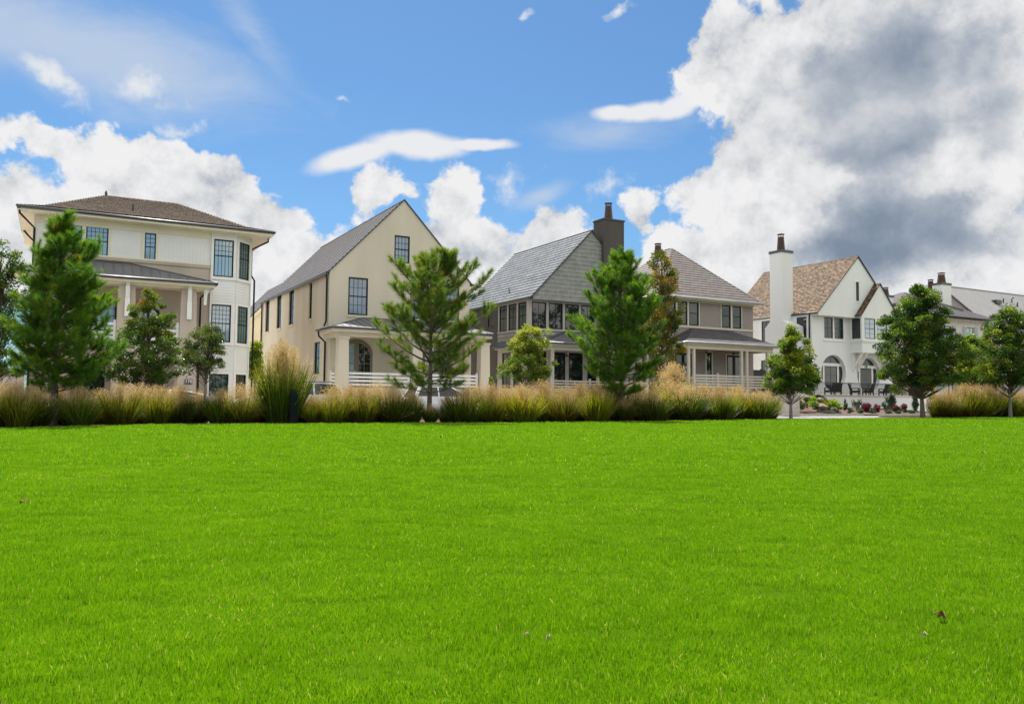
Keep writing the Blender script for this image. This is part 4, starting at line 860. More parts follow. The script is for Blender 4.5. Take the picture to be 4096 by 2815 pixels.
q = MB()
for s_ in (se - .3, 13.3):
    a, b = h.L(t0 - .36, s_, z_e - .30), h.L(t0 - .36, sr, za - .02); q.face([a, b, b - Vector((0, 0, .3)), a - Vector((0, 0, .3))]); q.face([a - Vector((0, 0, .3)), b - Vector((0, 0, .3)), b + Vector((.3, 0, -.3)), a + Vector((.3, 0, -.3))])
q.build('rake_edge', 'charcoal_metal', h.o)
q = MB(); q.tube([h.L(t0 - .3, sr, za + .03), h.L(t1, sr, za + .03)], .07); q.build('ridge_caps', 'grey_seam_metal', h.o)
def on_roof(px, py):
    best = None
    for s_ in np.linspace(se, sr, 60):
        t_, z_ = fp(px, py, s_); zz = z_e - .27 + (s_ - se + .3) / (sr - se + .3) * (za - z_e + .27)
        if best is None or abs(z_ - zz) < best[0]: best = (abs(z_ - zz), t_, s_, zz)
    return h.L(*best[1:])
for x, y, kd in ((1290, 572, 0), (1410, 565, 1), (1490, 625, 0)):
    p = on_roof(*zH(x, y)); q = MB(); q.tube([p, p + Vector((0, 0, .5))] if kd == 0 else [p, p + Vector((0, 0, .45)), p + Vector((.12, 0, .6)), p + Vector((.35, 0, .55))], .08); q.build('roof_vent', 'charcoal_metal', h.o)
p = on_roof(*zH(1195, 575)); q = MB(); q.box(p + Vector((-.5, -.3, -.1)), p + Vector((.5, .3, .35))); q.build('roof_hatch', 'charcoal_metal', h.o)
rear_chimney(h, h.o, 3777, 1090, 1134, 1180, 85, .78, .44)
# ================================================================== GROUND, STREET
EDGE_PX = [(0, 1714), (600, 1697), (1172, 1694), (2048, 1690), (2600, 1685), (3100, 1677), (3700, 1671), (4096, 1667)]
edge = [gp(*p) for p in EDGE_PX]
edge = [edge[0] + (edge[0] - edge[1]) * 3.0] + edge + [edge[-1] + (edge[-1] - edge[-2]) * 2.0]
def rw(p): q = p - ORG; return q.dot(rr), q.dot(dd)
def edge_s(t):
    R = [rw(p) for p in edge]
    for a, b in zip(R, R[1:]):
        if a[0] <= t <= b[0]: return a[1] + (b[1] - a[1]) * (t - a[0]) / (b[0] - a[0])
    return R[0][1] if t < R[0][0] else R[-1][1]
def ground_sheet(name, pts, mat, kind='structure'):
    q = MB(); q.face(pts); return tag(q.build(name, mat), kind=kind)
q = MB(); n = 600
q.face([(-900, -400, -.08), (900, -400, -.08), (900, 1200, -.08), (-900, 1200, -.08)]); tag(q.build('ground', 'soil'), kind='structure')
ground_sheet('lawn', [(-60, -14, 0), (60, -14, 0)] + [(p.x, p.y, 0) for p in edge[::-1]], 'turf_thatch')
# planting bed behind the lawn edge, street, far pavement
def near_kerb(t): return -17.3 if t < 17 else (-18.2 if t < 31 else -15.2)
ts = [-60, -40, -25, -20, -12, -6, 0, 8, 16.9]
bed = [row(t, edge_s(t) - .25, -.012) for t in ts] + [row(t, -17.45, -.012) for t in ts[::-1]]
ground_sheet('planting_bed', bed, 'pine_straw')
ts = [31.1, 36, 42, 50, 60]
ground_sheet('planting_bed', [row(t, edge_s(t) - .25, -.012) for t in ts] + [row(t, -15.35, -.012) for t in ts[::-1]], 'bark_mulch')
ground_sheet('street', [row(-80, -18.6, -.03), row(140, -18.6, -.03), row(140, -8.7, -.03), row(-80, -8.7, -.03)], 'asphalt')
def kerb(a, b, s, wd=.15, z=.1):
    q = MB(); q.tbox(lambda u, v, w: row(u, v, w), a, b, s - wd, s, -.06, z); return tag(q.build('kerb', 'concrete'), kind='structure')
kerb(-80, 17, -17.3); kerb(31, 140, -15.2); kerb(-80, 20.0, -8.55, .15); kerb(27, 34.5, -10.55); kerb(38, 140, -10.55)
ground_sheet('pavement', [row(-80, -8.55, .05), row(140, -8.55, .05), row(140, -5.6, .05), row(-80, -5.6, .05)], 'grey_gravel')
ground_sheet('kerb_island', [row(26.5, -10.55, .06), row(140, -10.55, .06), row(140, -8.56, .06), row(26.5, -8.56, .06)], 'bark_mulch')
ground_sheet('yard', [row(-80, -5.6, .03), row(140, -5.6, .03), row(140, 40, .03), row(-80, 40, .03)], 'bounce_pavers')  # mostly hidden yards: pale paving added to bounce light onto the walls
ground_sheet('kerb_ramp', [row(17.1, edge_s(17.2) + .25, .012), row(20.6, edge_s(20.6) + .2, .012), row(20.2, -17.6, .012), row(17.1, -17.3, .012)], 'bark_mulch')
q = MB(); T = lambda u, v, w: row(u, v, w)
q.tbox(T, 34.6, 37.9, -10.7, -10.5, -.02, .105); q.build('drain_inlet', 'tail_red') if False else None
g = MB(); g.tbox(T, 34.6, 37.9, -10.72, -10.5, -.055, .098); g.tbox(T, 35.4, 37.1, -10.735, -10.72, -.02, .07); o = g.build('storm_drain', 'concrete'); tag(o, 'concrete storm drain inlet in the far kerb before the white house', 'drain')
gg = MB(); gg.tbox(T, 35.5, 37.0, -10.75, -10.736, -.01, .06); gg.build('grate', 'copper', o)

# ---- turf blades over the lawn
def vnoise(x, y, cell, seed):
    g = np.random.default_rng(seed).uniform(0, 1, (256, 256)); u, v = x / cell + 1000, y / cell + 1000; i, j = np.floor(u).astype(int), np.floor(v).astype(int); a, b = u - i, v - j; a, b = a * a * (3 - 2 * a), b * b * (3 - 2 * b)
    q = lambda m, k: g[m % 256, k % 256]
    return (q(i, j) * (1 - a) + q(i + 1, j) * a) * (1 - b) + (q(i, j + 1) * (1 - a) + q(i + 1, j + 1) * a) * b
def turf():
    V = []; TT = []
    def zone(y0, y1, dens, hgt, wid):
        A = (y1 - y0) * (.72 * (y0 + y1) + 10.0); n = int(A * dens)
        y = rng.uniform(y0, y1, n * 2); x = rng.uniform(-1, 1, n * 2) * (.72 * y1 + 5.0)
        k = np.abs(x) < .72 * y + 5.0; x, y = x[k][:n], y[k][:n]
        # keep to the lawn: test against the edge in street axes
        px, py = x - ORG.x, y - ORG.y; t = px * rr.x + py * rr.y; s = px * dd.x + py * dd.y
        R = [rw(p) for p in edge]; es = np.interp(t, [r[0] for r in R], [r[1] for r in R]); k = s < es - .02; x, y = x[k], y[k]; n = len(x)
        # clumpy height and lean fields
        cl = .6 * vnoise(x, y, .16, 1) + .4 * vnoise(x, y, .07, 2); cl2 = 2 * (.6 * vnoise(x, y, 1.1, 3) + .4 * vnoise(x, y, .4, 4)) - 1
        h = hgt * rng.uniform(.45, 1.1, n) * (.42 + 1.1 * cl + .06 * cl2); h = np.maximum(h, .010)
        gap = np.clip((vnoise(x * .5, y, .20, 12) * .7 + vnoise(x, y, .09, 13) * .3 - .44) / -.20, 0, 1); h = np.maximum(h * (1 - .55 * gap), .008)
        keep = rng.uniform(0, 1, n) < (1 - .72 * gap) * np.clip(.10 + 1.9 * cl, .18, 1); x, y, h, cl, cl2 = x[keep], y[keep], h[keep], cl[keep], cl2[keep]; n = len(x)
        a = rng.uniform(0, 2 * np.pi, n); ln = rng.uniform(.1, 1.0, n) * h; bx, by = np.cos(a) * ln, np.sin(a) * ln
        f = rng.uniform(0, 2 * np.pi, n); w = wid * rng.uniform(.6, 1.25, n) / 2; wx, wy = np.cos(f) * w, np.sin(f) * w
        z0 = .014 * vnoise(x, y, .45, 9) + .010 * vnoise(x, y, .2, 10); h = h + z0; z0 = z0 * 0
        v = np.stack([np.stack([x - wx, y - wy, z0], 1), np.stack([x + wx, y + wy, z0], 1), np.stack([x + bx, y + by, h], 1), np.stack([x + bx * .35 - wx * .8, y + by * .35 - wy * .8, h * .6], 1)], 1)
        tn = np.clip(rng.normal(.46, .17, n) + .34 * (cl - .5) + .075 * cl2 - .16 * gap[keep], 0, .9); dry = rng.uniform(0, 1, n) < .018 + .05 * np.clip(cl2 - .25, 0, 1); tn[dry] = rng.uniform(.92, 1, dry.sum())
        V.append(v.reshape(-1, 3)); TT.append(np.repeat(tn, 4))
    zone(1.2, 3.6, 26000, .015, .0032); zone(3.6, 6, 15500, .017, .0040); zone(6, 10, 6500, .020, .0060); zone(10, 17, 1700, .032, .012); zone(17, 30, 520, .036, .026); zone(30, 62, 110, .045, .055)
    V = np.concatenate(V); TT = np.concatenate(TT); nb = len(V) // 4
    F5 = np.arange(nb * 4).reshape(nb, 4)
    o = np_mesh('grass', V, F5, 'turf', TT); tag(o, kind='stuff'); print('blades', nb)
turf()

# ================================================================== PLANT BUILDERS
def unit(n, g=None):
    g = g or rng; v = g.normal(size=(n, 3)); return v / np.linalg.norm(v, axis=1, keepdims=True)
def leaves(C, size, up=.3, asp=.55, g=None, fold=.18, dirs=None):
    """one folded diamond leaf at every centre"""
    g = g or rng; n = len(C); d = unit(n, g) if dirs is None else dirs + unit(n, g) * .55
    d[:, 2] -= .1; d /= np.linalg.norm(d, axis=1, keepdims=True)
    nr = unit(n, g); nr[:, 2] = np.abs(nr[:, 2]) + up; s = np.cross(d, nr); s /= np.maximum(np.linalg.norm(s, axis=1, keepdims=True), 1e-6); nr = np.cross(s, d)
    L = (size * g.uniform(.6, 1.25, n))[:, None]; W = L * asp
    a = C - d * L * .5; b = C + s * W * .5 + nr * L * fold; c = C + d * L * .5; e = C - s * W * .5 + nr * L * fold
    V = np.stack([a, b, c, e], 1).reshape(-1, 3); i = np.arange(n) * 4
    F3 = np.concatenate([np.stack([i, i + 1, i + 2], 1), np.stack([i, i + 2, i + 3], 1)])
    return V, F3
def prof(P, z):
    zs = [p[0] for p in P]; return np.interp(z, zs, [p[1] for p in P]), np.interp(z, zs, [p[-1] for p in P])
def tree(name, label, cat, base, H, P, leaf, trunk_r=.07, trunk_h=None, clumps=90, per=70, size=.12, clr=.32, seed=1, group=None, tint=(.45, .22), asp=.55, bark='bark', topshift=0, inner=.35, tint_top=0.0, up=.3, clear=0.0):
    """broadleaf tree: tapered trunk, limbs to every leaf clump, crown outline P = [(z, left radius, right radius), ...]"""
    g = np.random.default_rng(seed); r_ = random.Random(seed)
    root = empty(name, base, 0, label, cat, group)
    z0 = P[0][0]; z1 = P[-1][0]; wood = MB(); nT = 7
    tr = [Vector((g.normal() * .012 * H * (i / nT), g.normal() * .012 * H * (i / nT), H * .93 * i / nT)) for i in range(nT + 1)]; tr[0] = Vector((0, 0, -.05))
    wood.tube(tr, [trunk_r * (1.25 if i == 0 else 1) * (1 - .86 * i / nT) for i in range(nT + 1)], 9)
    tk = wood.build('trunk', bark, root)
    limbs = MB(); Vs = []; Fs = []; Ts = []; off = 0
    for k in range(clumps):
        for _ in range(40):
            z = z0 + (z1 - z0) * g.uniform(0, 1); l, r = prof(P, z)
            if g.uniform(0, 1) * max(p_[1] + p_[2] for p_ in P) < l + r: break
        a = g.uniform(0, 2 * np.pi); rx = l if math.cos(a) < 0 else r; ry = (l + r) / 2
        q = (1 - (g.uniform(0, 1) ** 2) * (1 - inner)) if k % 4 else g.uniform(.1, .7); q *= g.uniform(.9, 1.2)
        c = np.array([math.cos(a) * rx * q, math.sin(a) * ry * q, z])
        zb = max(z0 * .55, z - .25 - .55 * math.hypot(c[0], c[1]) - g.uniform(0, .2)); i = min(nT - 1, max(0, zb / (H * .93) * nT)); p0 = tr[int(i)].lerp(tr[int(i) + 1], i - int(i))
        mid_ = p0.lerp(Vector(c), .55) + Vector((0, 0, -.06)); lr = trunk_r * .22
        limbs.tube([p0, mid_, Vector(c)], [lr, lr * .6, lr * .22], 4, cap=False)
        n = int(per * g.uniform(.55, 1.3)); cr = clr * g.uniform(.65, 1.25)
        o = unit(n, g) * (g.uniform(0, 1, n) ** .45)[:, None] * cr; o[:, 2] *= .72
        C = c + o; dirs = o / cr + np.array([c[0], c[1], .2 * cr]) / (np.hypot(c[0], c[1]) + .3) * .5
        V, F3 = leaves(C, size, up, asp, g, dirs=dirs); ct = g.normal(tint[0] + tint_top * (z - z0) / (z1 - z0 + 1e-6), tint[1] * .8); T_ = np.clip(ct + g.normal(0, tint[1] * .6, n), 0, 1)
        Vs.append(V); Fs.append(F3 + off); Ts.append(np.repeat(T_, 4)); off += len(V)
    limbs.build('limbs', 'twig', root)
    np_mesh('crown', np.concatenate(Vs), np.concatenate(Fs), leaf, np.concatenate(Ts), root)
    return root
def pine(name, label, base, H, P, seed, dens=1.0, mat='needle', trunk_r=.1, nl=.19, whorls=15, per=5, lean=0.0, clear=.9, rf_=(.60, 1.0)):
    """young pine: whorls of upswept branches, every shoot end a brush of long needles"""
    H *= .965; g = np.random.default_rng(seed); root = empty(name, base, 0, label, 'pine tree', 'young pines in the bed behind the lawn')
    wood = MB(); nT = 10; tr = [Vector((lean * (i / nT) ** 2 + g.normal() * .02, g.normal() * .02, H * .97 * i / nT)) for i in range(nT + 1)]; tr[0] = Vector((0, 0, -.05))
    wood.tube(tr, [trunk_r * (1.2 if i == 0 else 1) * (1 - .9 * i / nT) + .008 for i in range(nT + 1)], 10); wood.build('trunk', 'bark', root)
    TP = lambda z: tr[int(min(nT - 1, z / (H * .97) * nT))].lerp(tr[int(min(nT - 1, z / (H * .97) * nT)) + 1], z / (H * .97) * nT - int(min(nT - 1, z / (H * .97) * nT)))
    br = MB(); shoots = []
    def shoot(p, d, L): shoots.append((np.array(p), np.array(d), L))
    for w in range(whorls):
        f = w / (whorls - 1); zb = clear + (H * .95 - clear) * f ** 1.0; nb = per + (1 if g.uniform() < .4 else 0); a0 = g.uniform(0, 6.28)
        for k in range(nb):
            a = a0 + k * 2 * math.pi / nb + g.normal() * .25; el = .22 + .75 * f + g.normal() * .12
            zt = min(H * .99, zb + .15 * H * (.25 + f)); l, r = prof(P, zt); R = (l if math.cos(a) < 0 else r) * (.5 + .5 * abs(math.cos(a))) + (l + r) / 2 * (.5 - .5 * abs(math.cos(a)))
            R *= g.uniform(*rf_); L = R / max(.35, math.cos(el)); L = min(L, 2.6)
            if L < .12: continue
            p = TP(zb + g.normal() * .06); pts = [p]; n = max(3, int(L / .22)); d = Vector((math.cos(a) * math.cos(el * .55), math.sin(a) * math.cos(el * .55), math.sin(el * .55)))
            for i in range(n):
                d = (d + Vector((g.normal() * .05, g.normal() * .05, .07 + g.normal() * .03))).normalized(); pts.append(pts[-1] + d * (L / n))
            rh = math.hypot(pts[-1].x - p.x, pts[-1].y - p.y); kx = min(1.6, R / max(rh, .05)); pts = [Vector((p.x + (v.x - p.x) * kx, p.y + (v.y - p.y) * kx, v.z)) for v in pts]; kz = min(1, max(.05, (H * .93 - p.z) / max(.05, pts[-1].z - p.z))); pts = [Vector((v.x, v.y, p.z + (v.z - p.z) * kz)) for v in pts]
            r0 = max(.010, .030 * L / 1.8); br.tube(pts, [r0 * (1 - .8 * i / n) + .004 for i in range(n + 1)], 5, cap=False)
            shoot(pts[-1], d, .32)
            for i in range(1, n + 1):
                if i / n < .22: continue
                for sgn in (-1, 1):
                    if g.uniform() > .92 * dens: continue
                    sd = d.cross(Vector((0, 0, 1))).normalized() * sgn; d2 = (d * .65 + sd * g.uniform(.45, .9) + Vector((0, 0, g.uniform(.15, .6)))).normalized(); L2 = g.uniform(.2, .66) * (1.15 - .55 * i / n) * (.5 + .5 * min(1, L / 1.2)); p2 = pts[i] + d2 * L2
                    br.tube([pts[i], p2], [.008, .004], 4, cap=False); shoot(p2, d2, .28)
                    for q3 in range(2 if L2 > .3 else 1 if L2 > .2 else 0):
                        if g.uniform() > .75 * dens: continue
                        d3 = (d2 + Vector((g.normal() * .6, g.normal() * .6, .3))).normalized(); f3 = g.uniform(.35, .75); p3 = pts[i] + d2 * L2 * f3 + d3 * .22; br.tube([pts[i] + d2 * L2 * f3, p3], [.006, .004], 3, cap=False); shoot(p3, d3, .25)
    shoot(TP(H * .96), (0, 0, 1), .4); [shoot(TP(H * k_), (g.normal() * .25, g.normal() * .25, 1), .4) for k_ in (.92, .885, .85, .81, .77)]
    br.build('branches', 'bark', root)
    Vs, Ts = [], []
    for p, d, L in shoots:
        n = int(150 * g.uniform(.8, 1.2)); d = d / np.linalg.norm(d); u = np.cross(d, [0.3, .2, 1]); u /= np.linalg.norm(u); v = np.cross(d, u); s = g.uniform(0, 1, n) ** .7; ph = g.uniform(0, 6.283, n); th = .34 + (1 - s) * .85 + g.normal(0, .20, n)
        rd = np.cos(ph)[:, None] * u + np.sin(ph)[:, None] * v; nd_ = d * np.cos(th)[:, None] + rd * np.sin(th)[:, None]; nd_[:, 2] -= .10; ln = (nl * g.uniform(.75, 1.15, n))[:, None]
        b = p - d * ((1 - s) * L)[:, None]; w = np.cross(nd_, unit(n, g)); w /= np.linalg.norm(w, axis=1, keepdims=True); w *= .0030
        Vs.append(np.stack([b - w, b + w, b + nd_ * ln], 1).reshape(-1, 3)); base_t = g.normal(.42, .18); Ts.append(np.repeat(np.clip(base_t + g.normal(0, .12, n) + .12 * s + (.55 if g.uniform() < .015 else 0), 0, 1), 3))
    V = np.concatenate(Vs); print('shoots', len(shoots)); np_mesh('needles', V, np.arange(len(V)).reshape(-1, 3), mat, np.concatenate(Ts), root)
    return root
# ornamental grass: a few clumps are built, the rest are copies
def grass_proto(seed, leaf='straw_blade', fine=1.0, tall=False):
    g = np.random.default_rng(seed); n = 700 if not tall else 900
    a = g.uniform(0, 6.283, n); rb = .25 * np.sqrt(g.uniform(0, 1, n)); tilt = np.abs(g.normal(.0, .24, n)) + .03 + rb * 1.1; h = g.uniform(.55, .92, n) * (1 - .25 * tilt)
    droop = g.uniform(0, .35, n) * (g.uniform(0, 1, n) < .4); S = 5; V = []; T = []
    w = g.uniform(.010, .021, n) / 2; ph = a + g.normal(0, .5, n); sx, sy = -np.sin(ph + g.uniform(0, 3, n)), np.cos(ph)
    dirx, diry = np.cos(ph), np.sin(ph); bt = g.beta(1.1, 1.2, n)
    ring = []
    for i in range(S):
        f = i / (S - 1); out = rb + h * (np.sin(tilt) * f + .5 * droop * f ** 2.5); z = h * (np.cos(tilt) * f - droop * .45 * f ** 3); ww = w * (1 - f ** 2) + .0006
        x, y = np.cos(a) * rb + dirx * (out - rb), np.sin(a) * rb + diry * (out - rb)
        ring.append((np.stack([x - sx * ww, y - sy * ww, z], 1), np.stack([x + sx * ww, y + sy * ww, z], 1)))
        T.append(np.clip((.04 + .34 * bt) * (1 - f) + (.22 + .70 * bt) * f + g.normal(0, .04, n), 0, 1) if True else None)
    Vv = np.stack([k for r in ring for k in r], 1); T_ = np.repeat(np.stack(T, 1), 2, axis=1)
    i = np.arange(n)[:, None] * (2 * S); Fq = np.concatenate([i + np.array([[2 * k, 2 * k + 1, 2 * k + 3, 2 * k + 2]]) for k in range(S - 1)])
    me_b = (Vv.reshape(-1, 3), Fq, T_.reshape(-1))
    m = int((130 if not tall else 300) * fine); a = g.uniform(0, 6.283, m); tl = np.abs(g.normal(0, .30, m)) + .03; hh = g.uniform(.84, 1.02, m) * (1 - .15 * tl); Vs = []; Ts = []
    for k in range(m):
        d = np.array([math.cos(a[k]) * math.sin(tl[k]), math.sin(a[k]) * math.sin(tl[k]), math.cos(tl[k])]); top = d * hh[k]; c = 34; s = g.uniform(0, 1, c); L = .36
        o = unit(c, g) * (s[:, None] * .14) * (1 - s[:, None] * .3); C = top - d * (s * L)[:, None] + o; dr = o / (np.linalg.norm(o, axis=1, keepdims=True) + 1e-5) + d * .8; dr /= np.linalg.norm(dr, axis=1, keepdims=True); ln = g.uniform(.016, .036, c)[:, None]; sd = np.cross(dr, unit(c, g)); sd /= np.linalg.norm(sd, axis=1, keepdims=True); sd *= .0042
        Vs.append(np.stack([C - sd, C + sd, C + dr * ln], 1).reshape(-1, 3)); Ts.append(np.repeat(np.clip(g.normal(.45, .22) + g.normal(0, .12, c), 0, 1), 3))
        sx_ = np.cross(d, [1, .3, 0]); sx_ /= np.linalg.norm(sx_); Vs.append(np.stack([d * .3 - sx_ * .003, d * .3 + sx_ * .003, top])); Ts.append(np.full(3, .3))
    Vp = np.concatenate(Vs); return me_b, (Vp, np.arange(len(Vp)).reshape(-1, 3), np.concatenate(Ts)), leaf
PROTO = []
def make_clump(idx, base, H, wide, label, group, rz):
    o = empty('ornamental_grass', base, rz, label, 'ornamental grass', group)
    if PROTO[idx][0] is None:
        (bv, bf_, bt), (pv, pf2, pt), leaf = PROTO[idx][1]
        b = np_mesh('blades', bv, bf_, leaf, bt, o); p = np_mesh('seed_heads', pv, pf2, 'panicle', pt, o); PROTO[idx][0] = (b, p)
    else:
        for s_ in PROTO[idx][0]:
            c = s_.copy(); COL.objects.link(c); c.parent = o
    o.scale = (H * wide, H * wide, H)
    return o
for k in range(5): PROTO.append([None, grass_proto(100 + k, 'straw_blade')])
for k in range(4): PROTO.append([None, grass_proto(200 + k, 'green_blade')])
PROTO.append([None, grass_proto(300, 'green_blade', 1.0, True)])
def edge_y(px): return float(np.interp(px, [p[0] for p in EDGE_PX], [p[1] for p in EDGE_PX]))
def bedpoint(px, back):
    b = gp(px, edge_y(px)); return Vector((b.x, b.y, 0)) * (1 + back / b.y)
def clump(px, top, back, wide, kind, label, seed, grp='ornamental grasses along the lawn edge'):
    top += random.Random(seed).uniform(-14, 16)
    p = bedpoint(px, back); H = zat(px, top, p.y) * 1.05; make_clump(kind, p, H, wide, label, grp, seed * 1.7)
    return p
# front row, left to right: (px, top px, metres behind the edge, spread, kind, label)
FR = [
 (-40, 1535, .5, 1.0, 0, 'tan seeded grass clump cut by the left picture edge, under the oak'),
 (62, 1535, .45, .95, 1, 'yellow bladed grass clump left of the dense pine with a broken seed head'),
 (140, 1530, .4, .95, 5, 'green spiky grass clump directly before the trunk of the dense pine'),
 (310, 1545, .4, 1.1, 6, 'wide olive grass clump just right of the dense pine trunk'),
 (480, 1535, .4, 1.0, 0, 'gold tinged grass clump under the left half of the rusty topped maple'),
 (625, 1535, .4, 1.05, 1, 'gold green grass clump under the right half of the rusty topped maple'),
 (790, 1550, .9, 1.0, 7, 'dark thin grass clump directly behind the trunk of the clipped holly'),
 (720, 1545, .5, 1.0, 8, 'dark green grass clump between the maple and the clipped holly trunk'),
 (880, 1560, .5, .95, 5, 'green grass clump just right of the clipped holly trunk'),
 (958, 1535, .4, 1.05, 2, 'arching gold and green grass clump before the bay of the tall house'),
 (1250, 1585, .5, .9, 4, 'low gold grass clump squeezed between the green bollard and the rusty clump'),
 (1330, 1540, .4, 1.0, 3, 'rusty brown grass clump right of the green bollard'),
 (1448, 1540, .4, 1.05, 4, 'gold green grass clump under the left porch pillar of the stucco house'),
 (1562, 1545, .5, 1.05, 8, 'shaded dark grass clump left of the white hatchback'),
 (1645, 1575, .6, .95, 6, 'shaded grass clump left of the open pine foot, before the hatchback tail light'),
 (1722, 1600, .35, .95, 8, 'low sparse grass clump round the foot of the open pine'),
 (1790, 1585, .6, .95, 8, 'sparse grass clump right of the open pine foot, before the hatchback door'),
 (1862, 1545, .4, 1.25, 7, 'broad dark green grass clump right of the open pine and white hatchback'),
 (1965, 1540, .5, 1.0, 2, 'gold grass clump below the right porch pillar of the stucco house'),
 (2090, 1530, .4, 1.15, 0, 'gold green grass clump beside the bare pale patch, under the lime leaved tree'),
 (2255, 1535, .4, 1.1, 1, 'round grass clump before the porch post of the dark grey house'),
 (2385, 1540, .4, 1.0, 3, 'gold grass clump left of the bushy pine trunk'),
 (2500, 1575, .45, .9, 6, 'low green grass clump at the foot of the bushy pine'),
 (2610, 1545, .4, 1.15, 8, 'dark olive grass clump right of the bushy pine trunk'),
 (2745, 1530, .4, 1.2, 7, 'dark feathery grass clump below the silver downpipe of the taupe porch'),
 (2880, 1545, .4, 1.2, 5, 'bright green grass clump below the middle of the taupe porch rail'),
 (3035, 1550, .4, 1.25, 6, 'large leaning grass clump at the right end of the long grass row'),
 (3800, 1555, .4, 1.1, 3, 'grass clump with bleached blades, first right of the big oak trunk'),
 (3915, 1545, .4, 1.1, 1, 'olive grass clump in the middle of the right hand grass row'),
 (4010, 1550, .4, 1.05, 6, 'green grass clump below the grey barked street tree'),
 (4100, 1560, .4, 1.05, 8, 'dark grass clump cut by the right picture edge'),
]
for i, (px, top, back, wide, kd, lb) in enumerate(FR): clump(px, top, back, wide * 1.02, kd, lb, i)
BK = [
 (20, 1530, 1.9, 1.1, 2, 'tan haze grass clump in the back row behind the yellow bladed clump'),
 (225, 1545, 1.9, 1.0, 4, 'tan grass clump in the back row behind the dense pine trunk'),
 (400, 1540, 1.8, 1.1, 3, 'tan grass clump in the back row between the olive and gold tinged clumps'),
 (555, 1530, 1.8, 1.1, 2, 'tan grass clump in the back row behind the rusty topped maple'),
 (700, 1535, 1.8, 1.1, 4, 'tan grass clump in the back row below the 170 number plaque'),
 (1040, 1545, 1.7, 1.0, 3, 'brown grass clump in the back row over the front wheel of the white estate car'),
 (1255, 1575, 1.5, 1.0, 0, 'low brown grass clump in the back row behind the green bollard'),
 (1190, 1570, 1.2, 1.0, 4, 'brown grass clump in the back row at the foot of the tall plumed clump'),
 (1395, 1535, 1.8, 1.1, 0, 'tan grass clump in the back row under the corner of the stucco porch'),
 (1510, 1535, 1.8, 1.1, 1, 'tan grass clump in the back row below the stucco porch rail'),
 (1640, 1570, 2.2, .9, 3, 'sparse grass clump in the back row at the tail of the white hatchback'),
 (1905, 1540, 2.0, 1.1, 4, 'tan grass clump in the back row at the nose of the white hatchback'),
 (2025, 1530, 2.0, 1.2, 2, 'tan haze grass clump in the back row left of the lime leaved tree'),
 (2170, 1522, 2.0, 1.2, 3, 'tan haze grass clump in the back row right below the lime leaved tree'),
 (2320, 1530, 2.0, 1.2, 4, 'tan haze grass clump in the back row before the dark grey porch rail'),
 (2440, 1535, 2.0, 1.1, 0, 'tan haze grass clump in the back row behind the bushy pine'),
 (2550, 1535, 2.0, 1.1, 2, 'tan haze grass clump in the back row right of the bushy pine'),
 (2680, 1530, 2.0, 1.2, 1, 'tan haze grass clump in the back row at the left corner of the taupe porch'),
 (2815, 1530, 2.0, 1.2, 3, 'tan haze grass clump in the back row below the taupe rail post'),
 (2950, 1535, 2.0, 1.2, 4, 'tan haze grass clump in the back row below the paired taupe posts'),
 (3070, 1550, 1.6, 1.0, 2, 'tan haze grass clump in the back row at the right corner of the taupe porch'),
 (3755, 1570, 1.2, .9, 2, 'tan haze grass clump behind the bleached clump, right of the big oak trunk'),
 (3860, 1545, 1.2, 1.1, 4, 'tan haze grass clump in the back of the right hand grass row'),
 (3960, 1545, 1.2, 1.1, 0, 'tan haze grass clump in the back row left of the grey barked street tree'),
 (4060, 1550, 1.2, 1.1, 3, 'tan haze grass clump in the back row right of the grey barked street tree'),
]
for i, (px, top, back, wide, kd, lb) in enumerate(BK): clump(px, top, back, wide * 1.06, kd, lb, i + 50)
clump(1128, 1385, .75, .66, 9, 'tall green grass clump with a high tan seed plume beside the bollard', 91)
p = at(2690, 40); make_clump(9, Vector((p.x, p.y, 0)), zat(2690, 1445, 40), .8, 'tall pale seeded grass mound behind the bushy pine, by the taupe porch corner', 'ornamental grasses along the lawn edge', 2.2)

# ---- trees
def px2(P, Y, trunk_px, base_z=0):
    """outline read off the photo: (y px, left edge px, right edge px) -> heights and radii in metres"""
    out = []
    for y, a, b in sorted(P, key=lambda q: -q[0]):
        out.append((zat(trunk_px, y, Y), max(.05, (trunk_px - a) * Y / FPX), max(.05, (b - trunk_px) * Y / FPX)))
    return out
b = bedpoint(212, 1.3); Y = b.y
pine('pine_tree', 'tallest dense dark pine, in front of the tall cream house', b, zat(212, 836, Y), px2([(1560, 130, 300), (1500, 60, 430), (1440, 5, 470), (1380, 20, 420), (1300, 40, 425), (1180, 60, 430), (1100, 90, 400), (1020, 110, 385), (960, 140, 350), (900, 175, 270), (860, 195, 230), (836, 208, 216)], Y, 212), 11, 1.05, 'needle', .105, .20, 18, 6, clear=1.0)
b = bedpoint(1717, 1.1); Y = b.y
pine('pine_tree', 'open branched lighter pine, in front of the beige stucco house', b, zat(1717, 1000, Y), px2([(1560, 1600, 1850), (1500, 1500, 1880), (1440, 1450, 1960), (1380, 1455, 2000), (1320, 1500, 1990), (1260, 1520, 1900), (1200, 1520, 1935), (1130, 1545, 1900), (1080, 1600, 1870), (1020, 1660, 1830), (980, 1690, 1770), (957, 1708, 1735)], Y, 1717), 23, .82, 'needle_light', .095, .24, 14, 4, clear=1.1, rf_=(.68, 1.04))
b = bedpoint(2485, 1.3); Y = b.y
